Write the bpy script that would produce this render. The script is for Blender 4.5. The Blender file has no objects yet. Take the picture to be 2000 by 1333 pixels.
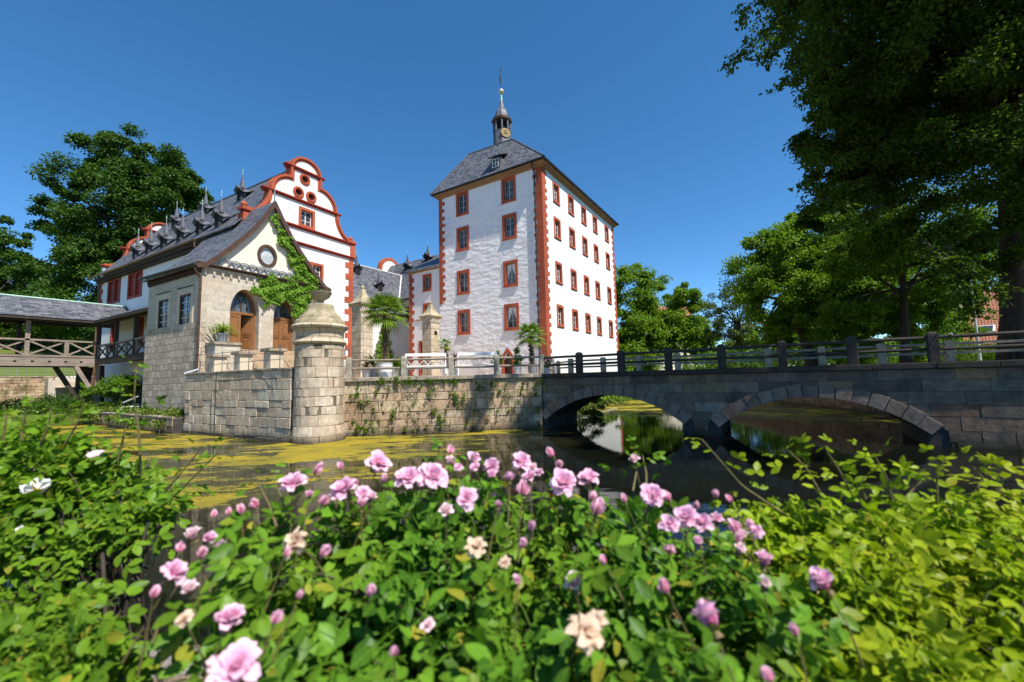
import bpy, math, random
import numpy as np
from mathutils import Vector
from mathutils.geometry import tessellate_polygon

random.seed(7)
rng = np.random.default_rng(11)
scene = bpy.context.scene
col = scene.collection

# ------------------------------------------------------------------ camera
# World axes follow the walls of the castle: +X runs along the gable fronts,
# +Y along the long side walls, z = 0 is the water of the moat.
FOC = 819.0
def _n(v):
    v = np.array(v, float)
    return v / np.linalg.norm(v)
_c1 = _n((523, 60, FOC))
_c2 = np.array((-1294, 105, FOC), float)
_c2 = _n(_c2 - _c1 * np.dot(_c1, _c2))
_c3 = np.cross(_c1, _c2)
RM = np.array([_c1, _c2, _c3])
EYE = np.array((0.0, 0.0, 2.6))
cam_data = bpy.data.cameras.new('camera')
cam = bpy.data.objects.new('camera', cam_data)
col.objects.link(cam)
from mathutils import Matrix
cam.matrix_world = Matrix(((RM[0, 0], -RM[0, 1], -RM[0, 2], EYE[0]),
                           (RM[1, 0], -RM[1, 1], -RM[1, 2], EYE[1]),
                           (RM[2, 0], -RM[2, 1], -RM[2, 2], EYE[2]),
                           (0, 0, 0, 1)))
cam_data.sensor_width = 36.0
cam_data.lens = 36.0 * FOC / 2000.0
cam_data.clip_start = 0.05
cam_data.clip_end = 3000
cam_data.dof.use_dof = True
cam_data.dof.focus_distance = 22.0
cam_data.dof.aperture_fstop = 2.3
scene.camera = cam

def ray(x, y):
    return RM @ np.array((x - 1000.0, y - 666.5, FOC))
def onx(x, y, X):
    d = ray(x, y); return EYE + d * (X / d[0])
def ony(x, y, Y):
    d = ray(x, y); return EYE + d * (Y / d[1])
def onz(x, y, Z):
    d = ray(x, y); return EYE + d * ((Z - EYE[2]) / d[2])
def atd(x, y, dist):
    return EYE + ray(x, y) * (dist / FOC)
_fh = _n((RM[0, 2], RM[1, 2], 0)); FWD = _fh[:2]; RGT = np.array((FWD[1], -FWD[0]))
def W(l, d, z):
    """lateral, depth, height seen from the bank -> world"""
    return np.array((RGT[0] * l + FWD[0] * d, RGT[1] * l + FWD[1] * d, z))

class Frame:
    """a building turned a little about one of its corners"""
    def __init__(self, x, y, deg):
        self.p = np.array((x, y, 0.)); self.a = math.radians(deg); c, s = math.cos(self.a), math.sin(self.a)
        self.r = np.array(((c, s, 0), (-s, c, 0), (0, 0, 1))); self.e = self.r @ (EYE - self.p) + self.p
    def ray(self, x, y): return self.r @ ray(x, y)
    def y(self, px, py, Y): d = self.ray(px, py); return self.e + d * ((Y - self.e[1]) / d[1])
    def x(self, px, py, X): d = self.ray(px, py); return self.e + d * ((X - self.e[0]) / d[0])
    def plane(self, px, py, P, n): d = self.ray(px, py); return self.e + d * (np.dot(np.array(P) - self.e, n) / np.dot(d, n))
    def out(self, P): return (np.asarray(P) - self.p) @ self.r + self.p

# ------------------------------------------------------------------ sky, sun, exposure
SUN_EL = math.radians(57)
SUN_AZ = math.radians(10)             # turned from -Y towards -X
to_sun = Vector((-math.sin(SUN_AZ) * math.cos(SUN_EL), -math.cos(SUN_AZ) * math.cos(SUN_EL), math.sin(SUN_EL)))
world = bpy.data.worlds.new('World')
scene.world = world
world.use_nodes = True
wn = world.node_tree
sky = wn.nodes.new('ShaderNodeTexSky')
sky.sky_type = 'NISHITA'
sky.sun_disc = False
sky.sun_elevation = SUN_EL
sky.sun_rotation = math.atan2(to_sun.x, to_sun.y)
sky.altitude = 2500
sky.air_density = 0.8
sky.dust_density = 0.0
sky.ozone_density = 2.0
wn.nodes['Background'].inputs['Strength'].default_value = 0.12
gam = wn.nodes.new('ShaderNodeGamma'); gam.inputs['Gamma'].default_value = 0.93
hsv = wn.nodes.new('ShaderNodeHueSaturation'); hsv.inputs['Saturation'].default_value = 1.29; hsv.inputs['Value'].default_value = 1.22; hsv.inputs['Hue'].default_value = 0.495
wn.links.new(sky.outputs['Color'], gam.inputs['Color'])
wn.links.new(gam.outputs['Color'], hsv.inputs['Color'])
wn.links.new(hsv.outputs['Color'], wn.nodes['Background'].inputs['Color'])
sun_data = bpy.data.lights.new('sun', 'SUN')
sun_data.energy = 4.7
sun_data.angle = math.radians(0.55)
sun_data.color = (1.0, 0.95, 0.87)
sun = bpy.data.objects.new('sun', sun_data)
sun.rotation_euler = to_sun.to_track_quat('Z', 'Y').to_euler()
col.objects.link(sun)
scene.view_settings.view_transform = 'Standard'
scene.view_settings.look = 'None'
scene.view_settings.exposure = 0.78
scene.view_settings.gamma = 1.0
scene.render.engine = 'CYCLES'
scene.cycles.use_denoising = True
scene.cycles.max_bounces = 8
scene.cycles.transmission_bounces = 4
scene.cycles.transparent_max_bounces = 4

# ------------------------------------------------------------------ objects
def tag(o, label=None, cat=None, group=None, kind=None):
    if label: o['label'] = label
    if cat: o['category'] = cat
    if group: o['group'] = group
    if kind: o['kind'] = kind
    return o
def thing(name, label, cat, loc=(0, 0, 0), rz=0.0, group=None):
    o = bpy.data.objects.new(name, None)
    col.objects.link(o)
    o.location = tuple(float(c) for c in loc)
    o.rotation_euler = (0, 0, rz)
    o.empty_display_size = 0.2
    return tag(o, label, cat, group)
def kids(o):
    return [c for c in o.children]
def copy_tree(o, parent=None):
    c = o.copy(); col.objects.link(c)
    if parent is not None: c.parent = parent
    for ch in list(o.children): copy_tree(ch, c)
    return c
def origin_of(p):
    """world position of a parent (parents of world-built parts are never rotated)"""
    v = Vector((0, 0, 0))
    while p is not None:
        v += p.location; p = p.parent
    return v

class MB:
    """collects simple solids; build() links them as one mesh object"""
    def __init__(self):
        self.v = []; self.f = []; self.uv = {}
    def add(self, vs, fs, uvs=None):
        b = len(self.v)
        self.v += [tuple(float(c) for c in p) for p in vs]
        for i, f in enumerate(fs):
            if uvs is not None: self.uv[len(self.f)] = uvs[i]
            self.f.append(tuple(b + k for k in f))
    def hexa(self, p, u, v, w):
        p = np.array(p, float); u = np.array(u, float); v = np.array(v, float); w = np.array(w, float)
        c = [p, p + u, p + u + v, p + v, p + w, p + u + w, p + u + v + w, p + v + w]
        self.add(c, [(0, 3, 2, 1), (4, 5, 6, 7), (0, 1, 5, 4), (1, 2, 6, 5), (2, 3, 7, 6), (3, 0, 4, 7)])
    def box(self, x0, x1, y0, y1, z0, z1):
        self.hexa((x0, y0, z0), (x1 - x0, 0, 0), (0, y1 - y0, 0), (0, 0, z1 - z0))
    def frustum(self, c, a0, b0, a1, b1, z0, z1):
        x, y = c
        vs = [(x - a0, y - b0, z0), (x + a0, y - b0, z0), (x + a0, y + b0, z0), (x - a0, y + b0, z0),
              (x - a1, y - b1, z1), (x + a1, y - b1, z1), (x + a1, y + b1, z1), (x - a1, y + b1, z1)]
        self.add(vs, [(0, 3, 2, 1), (4, 5, 6, 7), (0, 1, 5, 4), (1, 2, 6, 5), (2, 3, 7, 6), (3, 0, 4, 7)])
    def beam(self, a, b, w, h, up=(0, 0, 1)):
        a = np.array(a, float); b = np.array(b, float); d = b - a
        s = np.cross(d, up)
        if np.linalg.norm(s) < 1e-6: s = np.cross(d, (0, 1, 0))
        s = _n(s) * w; t = _n(np.cross(s, d)) * h
        self.hexa(a - s / 2 - t / 2, d, s, t)
    def tube(self, pts, r, n=8, caps=True):
        pts = [np.array(p, float) for p in pts]
        rs = r if hasattr(r, '__len__') else [r] * len(pts)
        b = len(self.v); vs = []; prev = None
        for i, p in enumerate(pts):
            d = pts[min(i + 1, len(pts) - 1)] - pts[max(i - 1, 0)]
            d = _n(d) if np.linalg.norm(d) > 1e-9 else np.array((0, 0, 1.))
            if prev is None:
                s = np.cross(d, (0, 0, 1.))
                if np.linalg.norm(s) < 1e-3: s = np.cross(d, (0, 1., 0))
            else:
                s = prev - d * np.dot(prev, d)
            s = _n(s); prev = s; t = np.cross(d, s)
            for k in range(n):
                a = 2 * math.pi * k / n
                vs.append(p + rs[i] * (math.cos(a) * s + math.sin(a) * t))
        fs = []; uvs = []
        ln = 0.0
        for i in range(len(pts) - 1):
            l2 = ln + float(np.linalg.norm(pts[i + 1] - pts[i])); c = 2 * math.pi * rs[i]
            for k in range(n):
                k2 = (k + 1) % n
                fs.append((i * n + k, i * n + k2, (i + 1) * n + k2, (i + 1) * n + k))
                uvs.append([(c * k / n, ln), (c * (k + 1) / n, ln), (c * (k + 1) / n, l2), (c * k / n, l2)])
            ln = l2
        if caps:
            fs.append(tuple(range(n - 1, -1, -1))); uvs.append([(0, 0)] * n)
            fs.append(tuple((len(pts) - 1) * n + k for k in range(n))); uvs.append([(0, 0)] * n)
        self.add(vs, fs, uvs)
    def lathe(self, prof, c, n=32, rot=0.0):
        """prof: (radius, z) from bottom to top"""
        vs = []; fs = []; uvs = []
        m = len(prof)
        rr = max(p[0] for p in prof)
        for (r, z) in prof:
            for k in range(n):
                a = rot + 2 * math.pi * k / n
                vs.append((c[0] + r * math.cos(a), c[1] + r * math.sin(a), c[2] + z))
        ln = 0.0
        for i in range(m - 1):
            l2 = ln + math.hypot(prof[i + 1][0] - prof[i][0], prof[i + 1][1] - prof[i][1])
            for k in range(n):
                k2 = (k + 1) % n
                fs.append((i * n + k, i * n + k2, (i + 1) * n + k2, (i + 1) * n + k))
                u0 = rr * 2 * math.pi * k / n; u1 = rr * 2 * math.pi * (k + 1) / n
                uvs.append([(u0, ln), (u1, ln), (u1, l2), (u0, l2)])
            ln = l2
        fs.append(tuple(range(n - 1, -1, -1))); uvs.append([(vs[k][0], vs[k][1]) for k in range(n - 1, -1, -1)])
        fs.append(tuple((m - 1) * n + k for k in range(n))); uvs.append([(vs[k][0], vs[k][1]) for k in range(n)])
        self.add(vs, fs, uvs)
    def panel(self, outer, holes, O, U, V, N, depth, back=True, rim=True, hole_rim=True):
        """flat plate in the U,V plane with holes; the front looks along N, thickness goes back by depth"""
        O = np.array(O, float); U = np.array(U, float); V = np.array(V, float); N = np.array(N, float)
        loops = [outer] + list(holes)
        flat = [p for lp in loops for p in lp]
        tris = tessellate_polygon([[Vector((p[0], p[1], 0)) for p in lp] for lp in loops])
        P = [O + U * p[0] + V * p[1] for p in flat]
        self.add(P, [tuple(t) for t in tris], [[flat[i] for i in t] for t in tris])
        if back:
            self.add([p - N * depth for p in P], [tuple(reversed(t)) for t in tris], [[flat[i] for i in reversed(t)] for t in tris])
        for li, lp in enumerate(loops):
            if li == 0 and not rim: continue
            if li > 0 and not hole_rim: continue
            m = len(lp)
            A = [O + U * p[0] + V * p[1] for p in lp]
            vs = A + [a - N * depth for a in A]
            self.add(vs, [(i, (i + 1) % m, m + (i + 1) % m, m + i) for i in range(m)])
    def strip(self, path, inn, out, O, U, V, N, back, front, closed=False):
        """sweeps a rectangular moulding along a 2D path; 'out' is to the left of travel"""
        O = np.array(O, float); U = np.array(U, float); V = np.array(V, float); N = np.array(N, float)
        m = len(path); rows = []
        for i, p in enumerate(path):
            a = path[(i - 1) % m] if (closed or i > 0) else None
            b = path[(i + 1) % m] if (closed or i < m - 1) else None
            ds = []
            if a is not None: ds.append(_n((p[0] - a[0], p[1] - a[1])))
            if b is not None: ds.append(_n((b[0] - p[0], b[1] - p[1])))
            if len(ds) == 2:
                t = ds[0] + ds[1]
                t = _n(t) if np.linalg.norm(t) > 1e-6 else ds[0]
                k = 1.0 / max(0.35, float(np.dot((-t[1], t[0]), (-ds[0][1], ds[0][0]))))
            else:
                t = ds[0]; k = 1.0
            nn = np.array((-t[1], t[0])) * k
            q = np.array(p, float)
            row = []
            for off, dep in ((-inn, front), (out, front), (out, back), (-inn, back)):
                z = q + nn * off
                row.append(O + U * z[0] + V * z[1] + N * dep)
            rows.append(row)
        vs = [p for r in rows for p in r]; fs = []
        rng_ = range(m if closed else m - 1)
        for i in rng_:
            j = (i + 1) % m
            for k in range(4):
                k2 = (k + 1) % 4
                fs.append((i * 4 + k, i * 4 + k2, j * 4 + k2, j * 4 + k))
        if not closed:
            fs.append((3, 2, 1, 0)); b = (m - 1) * 4; fs.append((b, b + 1, b + 2, b + 3))
        self.add(vs, fs)
    def sheet(self, rows):
        m = len(rows[0]); vs = [p for r in rows for p in r]; fs = []
        for i in range(len(rows) - 1):
            for k in range(m - 1):
                fs.append((i * m + k, i * m + k + 1, (i + 1) * m + k + 1, (i + 1) * m + k))
        self.add(vs, fs)
    def build(self, name, mat, parent=None, smooth=False, bevel=0.0, local=False, solid=0.0):
        me = bpy.data.meshes.new(name)
        off = Vector((0, 0, 0)) if (parent is None or local) else origin_of(parent)
        vs = np.array(self.v, float) - np.array(off)[None, :]
        me.from_pydata([tuple(p) for p in vs], [], self.f)
        uvl = me.uv_layers.new(name='UVMap')
        data = np.zeros(len(me.loops) * 2, np.float32)
        VV = np.array(self.v, float)
        k = 0
        for i, f in enumerate(self.f):
            if i in self.uv:
                for q in self.uv[i]:
                    data[k] = q[0]; data[k + 1] = q[1]; k += 2
            else:
                P = VV[list(f)]
                nn = np.zeros(3)
                for a in range(len(f)):
                    nn += np.cross(P[a], P[(a + 1) % len(f)])
                ln = np.linalg.norm(nn)
                nn = nn / ln if ln > 1e-12 else np.array((0, 0, 1.))
                if abs(nn[2]) > 0.95:
                    t = np.array((1., 0, 0)); b = np.array((0, 1., 0))
                else:
                    t = _n(np.cross((0, 0, 1.), nn)); b = np.cross(nn, t)
                for q in P:
                    data[k] = np.dot(q, t); data[k + 1] = np.dot(q, b); k += 2
        uvl.data.foreach_set('uv', data)
        if smooth: me.polygons.foreach_set('use_smooth', [True] * len(me.polygons))
        me.materials.append(mat)
        me.update()
        o = bpy.data.objects.new(name, me)
        col.objects.link(o)
        if parent is not None: o.parent = parent
        if bevel > 0:
            md = o.modifiers.new('bevel', 'BEVEL'); md.width = bevel; md.segments = 2
            md.limit_method = 'ANGLE'; md.angle_limit = math.radians(40)
        if solid > 0:
            md = o.modifiers.new('solid', 'SOLIDIFY'); md.thickness = solid; md.offset = -1
        if smooth:
            try:
                me.set_sharp_from_angle(angle=math.radians(50))
            except Exception: pass
        return o

def np_mesh(name, verts, faces, mat, parent=None, smooth=False):
    """verts (N,3), faces (M,k) -> mesh object in world coordinates"""
    me = bpy.data.meshes.new(name)
    off = np.array(origin_of(parent)) if parent is not None else np.zeros(3)
    verts = (np.asarray(verts, np.float32) - off.astype(np.float32)[None, :])
    faces = np.asarray(faces, np.int32)
    me.vertices.add(len(verts)); me.vertices.foreach_set('co', verts.ravel())
    k = faces.shape[1]
    me.loops.add(faces.size); me.loops.foreach_set('vertex_index', faces.ravel())
    me.polygons.add(len(faces))
    me.polygons.foreach_set('loop_start', np.arange(0, faces.size, k, dtype=np.int32))
    me.update(calc_edges=True)
    if smooth: me.polygons.foreach_set('use_smooth', np.ones(len(faces), bool))
    me.materials.append(mat)
    o = bpy.data.objects.new(name, me)
    col.objects.link(o)
    if parent is not None: o.parent = parent
    return o

def arc2(cx, cy, rx, ry, a0, a1, n):
    return [(cx + rx * math.cos(math.radians(a0 + (a1 - a0) * i / n)), cy + ry * math.sin(math.radians(a0 + (a1 - a0) * i / n))) for i in range(n + 1)]
def rect(u0, u1, v0, v1):
    return [(u0, v0), (u1, v0), (u1, v1), (u0, v1)]
# ------------------------------------------------------------------ materials
class NT:
    def __init__(self, name):
        self.m = bpy.data.materials.new(name); self.m.use_nodes = True
        self.t = self.m.node_tree; self.t.nodes.clear()
        self.out = self.t.nodes.new('ShaderNodeOutputMaterial')
    def n(self, typ, ins=None, **attrs):
        nd = self.t.nodes.new('ShaderNode' + typ)
        for k, v in attrs.items(): setattr(nd, k, v)
        for k, v in (ins or {}).items():
            s = nd.inputs[k]
            if isinstance(v, bpy.types.NodeSocket): self.t.links.new(v, s)
            else: s.default_value = v
        return nd
    def mix(self, fac, a, b, mode='MIX'):
        nd = self.t.nodes.new('ShaderNodeMix'); nd.data_type = 'RGBA'; nd.blend_type = mode
        for s, v in ((nd.inputs[0], fac), (nd.inputs[6], a), (nd.inputs[7], b)):
            if isinstance(v, bpy.types.NodeSocket): self.t.links.new(v, s)
            else: s.default_value = v if not isinstance(v, tuple) or len(v) == 4 else v + (1,)
        return nd.outputs[2]
    def math(self, op, a, b=0.5, clamp=False):
        nd = self.t.nodes.new('ShaderNodeMath'); nd.operation = op; nd.use_clamp = clamp
        for s, v in ((nd.inputs[0], a), (nd.inputs[1], b)):
            if isinstance(v, bpy.types.NodeSocket): self.t.links.new(v, s)
            else: s.default_value = v
        return nd.outputs[0]
    def rng(self, v, a, b, c=0.0, d=1.0):
        nd = self.n('MapRange', {0: v, 1: a, 2: b, 3: c, 4: d}); return nd.outputs[0]
    def noise(self, vec, scale, detail=4.0, rough=0.55, out=0):
        nd = self.n('TexNoise', {'Vector': vec, 'Scale': scale, 'Detail': detail, 'Roughness': rough}); return nd.outputs[out]
    def mapping(self, vec, scale=(1, 1, 1), rot=(0, 0, 0)):
        return self.n('Mapping', {'Vector': vec, 'Scale': scale, 'Rotation': rot}).outputs[0]
    def pos(self): return self.n('NewGeometry').outputs['Position']
    def uv(self): return self.n('UVMap').outputs[0]
    def bump(self, h, strength=0.5, dist=0.02, nrm=None):
        ins = {'Height': h, 'Strength': strength, 'Distance': dist}
        if nrm is not None: ins['Normal'] = nrm
        return self.n('Bump', ins).outputs[0]
    def pbr(self, color, rough=0.8, normal=None, spec=0.3, metal=0.0):
        ins = {'Base Color': color if not isinstance(color, tuple) or len(color) == 4 else color + (1,), 'Roughness': rough, 'Metallic': metal, 'Specular IOR Level': spec}
        if normal is not None: ins['Normal'] = normal
        p = self.n('BsdfPrincipled', ins)
        return p.outputs[0]
    def done(self, shader):
        self.t.links.new(shader, self.out.inputs['Surface']); return self.m

def c4(c): return tuple(c) + (1,)

def m_plain(name, c, rough=0.6, var=0.12, scale=6.0, bump=0.15, dist=0.01, spec=0.3, metal=0.0):
    t = NT(name); p = t.pos()
    nz = t.noise(p, scale, 5)
    cc = t.mix(t.rng(nz, 0.3, 0.7), c4([x * (1 - var) for x in c]), c4([min(1, x * (1 + var)) for x in c]))
    return t.done(t.pbr(cc, rough, t.bump(t.noise(p, scale * 4, 4), bump, dist), spec, metal))

def m_masonry(name, c1, c2, mortar, bw, rh, ms=0.012, distort=0.02, bump=0.7, dist=0.03, stain=(0.1, 0.08, 0.05), stain_amt=0.4, moss=None, rough=0.9, grain=8.0, squash=1.0, base_dark=False, smooth=0.2):
    t = NT(name); uv = t.uv()
    nz = t.n('TexNoise', {'Vector': uv, 'Scale': 1.1, 'Detail': 3.0})
    off = t.n('VectorMath', {0: nz.outputs['Color'], 1: (0.5, 0.5, 0.5)}, operation='SUBTRACT').outputs[0]
    sc = t.n('VectorMath', {0: off, 'Scale': distort * 6}, operation='SCALE').outputs[0]
    vec = t.n('VectorMath', {0: uv, 1: sc}, operation='ADD').outputs[0]
    br = t.n('TexBrick', {'Vector': vec, 'Color1': c4(c1), 'Color2': c4(c2), 'Mortar': c4(mortar), 'Scale': 1.0, 'Mortar Size': ms, 'Mortar Smooth': smooth, 'Bias': 0.0, 'Brick Width': bw, 'Row Height': rh}, offset=0.42, squash=squash, squash_frequency=3)
    p = t.pos()
    n1 = t.noise(p, 0.9, 6, 0.65); n2 = t.noise(p, grain, 6, 0.65)
    col1 = t.mix(t.rng(n2, 0.25, 0.75), (0.62, 0.62, 0.62, 1), (1.3, 1.28, 1.22, 1))
    base = t.mix(0.75, br.outputs['Color'], col1, 'MULTIPLY')
    base = t.mix(t.math('MULTIPLY', t.rng(n1, 0.5, 0.72), stain_amt), base, c4(stain))
    if moss is not None:
        n3 = t.noise(t.mapping(p, (1.3, 1.3, 0.7)), 1.6, 6, 0.7)
        base = t.mix(t.math('MULTIPLY', t.rng(n3, 0.52, 0.66), moss[1]), base, c4(moss[0]))
    if base_dark:
        z = t.n('SeparateXYZ', {0: p}).outputs[2]
        wet = t.rng(t.math('ADD', z, t.math('MULTIPLY', n1, 0.5)), 0.55, 0.28)
        base = t.mix(t.math('MULTIPLY', wet, 0.8), base, (0.035, 0.034, 0.022, 1))
    h = t.math('SUBTRACT', t.math('ADD', t.math('MULTIPLY', n2, 0.6), t.math('MULTIPLY', n1, 0.5)), t.math('MULTIPLY', br.outputs['Fac'], 1.3))
    return t.done(t.pbr(base, rough, t.bump(h, bump, dist), 0.2))

def m_block(name, cols, stain=(0.12, 0.09, 0.06), stain_amt=0.6, moss=None, grain=5.0, bump=0.9, dist=0.03, base_dark=True, vert=0.25):
    t = NT(name); g = t.n('NewGeometry'); r = g.outputs['Random Per Island']; p = g.outputs['Position']
    cr = t.n('ValToRGB', {0: r}); el = cr.color_ramp.elements
    while len(el) < len(cols): el.new(0.5)
    for i, c in enumerate(cols): el[i].position = i / max(1, len(cols) - 1); el[i].color = c4(c)
    off = t.n('VectorMath', {0: p, 1: t.n('CombineXYZ', {0: t.math('MULTIPLY', r, 37.0), 1: t.math('MULTIPLY', r, 17.0), 2: t.math('MULTIPLY', r, 51.0)}).outputs[0]}, operation='ADD').outputs[0]
    n1 = t.noise(p, 0.8, 6, 0.65); n2 = t.noise(off, grain, 7, 0.68); n3 = t.noise(off, 1.6, 4, 0.6); fine = t.noise(p, grain * 6, 4, 0.6)
    base = t.mix(0.85, cr.outputs[0], t.mix(t.rng(n2, 0.28, 0.72), (0.6, 0.58, 0.55, 1), (1.3, 1.27, 1.2, 1)), 'MULTIPLY')
    base = t.mix(0.6, base, t.mix(t.rng(n3, 0.3, 0.7), (0.72, 0.7, 0.7, 1), (1.2, 1.17, 1.1, 1)), 'MULTIPLY')
    base = t.mix(t.math('MULTIPLY', t.rng(n1, 0.48, 0.70), stain_amt), base, c4(stain))
    st = t.noise(t.mapping(p, (2.2, 2.2, 0.22)), 1.0, 5, 0.65)
    base = t.mix(t.math('MULTIPLY', t.rng(st, 0.52, 0.72), vert), base, c4([x * .5 for x in stain]))
    if moss is not None:
        m3 = t.noise(t.mapping(p, (1.2, 1.2, 0.7)), 1.7, 7, 0.72)
        base = t.mix(t.math('MULTIPLY', t.rng(m3, 0.50, 0.63), moss[1]), base, t.mix(t.rng(fine, .4, .6), c4(moss[0]), c4([x * 1.9 for x in moss[0]])))
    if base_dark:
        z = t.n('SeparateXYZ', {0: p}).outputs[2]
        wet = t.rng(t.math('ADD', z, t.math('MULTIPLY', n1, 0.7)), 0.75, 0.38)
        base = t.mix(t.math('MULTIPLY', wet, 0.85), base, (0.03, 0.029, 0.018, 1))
    h = t.math('ADD', t.math('MULTIPLY', n2, 0.8), t.math('ADD', t.math('MULTIPLY', n3, 0.6), t.math('MULTIPLY', fine, 0.15)))
    return t.done(t.pbr(base, 0.92, t.bump(h, bump, dist), 0.15))

def m_slate(name, c1=(0.035, 0.04, 0.052), c2=(0.155, 0.16, 0.18), bw=0.26, rh=0.17):
    t = NT(name); uv = t.uv(); p = t.pos()
    br = t.n('TexBrick', {'Vector': uv, 'Color1': c4(c1), 'Color2': c4(c2), 'Mortar': (0.02, 0.021, 0.025, 1), 'Scale': 1.0, 'Mortar Size': 0.012, 'Mortar Smooth': 0.3, 'Brick Width': bw, 'Row Height': rh}, offset=0.37, squash=1.3, squash_frequency=2)
    n1 = t.noise(p, 0.7, 6, 0.6); n2 = t.noise(p, 14, 4, 0.6)
    base = t.mix(t.math('MULTIPLY', t.rng(n1, 0.45, 0.72), 0.35), br.outputs['Color'], (0.15, 0.145, 0.14, 1))
    lic = t.noise(p, 5.0, 6, 0.7)
    base = t.mix(t.math('MULTIPLY', t.rng(lic, 0.60, 0.70), 0.5), base, (0.2, 0.195, 0.16, 1))
    base = t.mix(0.6, base, t.mix(t.rng(n2, 0.3, 0.7), (0.7, 0.7, 0.7, 1), (1.25, 1.22, 1.2, 1)), 'MULTIPLY')
    sep = t.n('SeparateXYZ', {0: uv}).outputs[1]
    saw = t.math('FRACT', t.math('DIVIDE', sep, rh))
    h = t.math('SUBTRACT', t.math('MULTIPLY', saw, -0.7), t.math('MULTIPLY', br.outputs['Fac'], 0.7))
    h = t.math('ADD', h, t.math('MULTIPLY', n2, 0.35))
    return t.done(t.pbr(base, t.rng(n2, 0.3, 0.7, 0.42, 0.62), t.bump(h, 0.7, 0.02), 0.45))

def m_plaster(name, c=(0.8, 0.79, 0.775), rough_patch=False, scale=9.0, bump=0.18):
    t = NT(name); p = t.pos()
    n1 = t.noise(p, 0.55, 6, 0.62); n2 = t.noise(p, scale, 5, 0.6)
    streak = t.noise(t.mapping(p, (2.4, 2.4, 0.16)), 1.0, 5, 0.6)
    base = t.mix(t.rng(n1, 0.35, 0.75), c4(c), c4([x * 0.93 for x in c]))
    base = t.mix(t.math('MULTIPLY', t.rng(streak, 0.54, 0.75), 0.5), base, c4([x * k for x, k in zip(c, (.74, .72, .70))]))
    patch = t.noise(p, 0.23, 3, 0.5)
    base = t.mix(t.math('MULTIPLY', t.rng(patch, 0.55, 0.62), 0.25), base, c4([x * k for x, k in zip(c, (.9, .88, .84))]))
    zc = t.n('SeparateXYZ', {0: p}).outputs[2]
    base = t.mix(t.math('MULTIPLY', t.rng(t.math('ADD', zc, t.math('MULTIPLY', n1, 3.0)), 5.6, 3.6), 0.4), base, (0.52, 0.46, 0.40, 1))
    nrm = t.bump(n2, bump, 0.012)
    if rough_patch:
        xyz = t.n('SeparateXYZ', {0: p})
        big = t.noise(p, 0.42, 4, 0.6)
        zz = t.math('ADD', xyz.outputs[2], t.math('MULTIPLY', t.math('SUBTRACT', big, 0.5), 9.0))
        m1 = t.rng(zz, 3.6, 6.2); m2 = t.rng(zz, 18.0, 15.5)
        mask = t.math('MULTIPLY', m1, m2, True)
        lump = t.noise(t.mapping(p, (1, 1.0, 2.8)), 0.95, 6, 0.58)
        h = t.math('MULTIPLY', lump, mask)
        nrm = t.bump(h, 1.0, 0.30, nrm)
        base = t.mix(t.math('MULTIPLY', t.rng(xyz.outputs[2], 6.5, 3.0), 0.3), base, (0.6, 0.52, 0.46, 1))
    return t.done(t.pbr(base, 0.92, nrm, 0.15))

def m_wood(name, c1, c2, scale=3.0, rough=0.7, grain=(1, 1, 14), bump=0.4):
    t = NT(name); p = t.pos()
    g = t.noise(t.mapping(p, grain), scale, 6, 0.6)
    big = t.noise(p, 1.3, 4)
    base = t.mix(t.rng(g, 0.3, 0.7), c4(c1), c4(c2))
    base = t.mix(t.math('MULTIPLY', t.rng(big, 0.45, 0.75), 0.45), base, c4([x * 0.5 for x in c1]))
    return t.done(t.pbr(base, rough, t.bump(g, bump, 0.01), 0.3))

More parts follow.
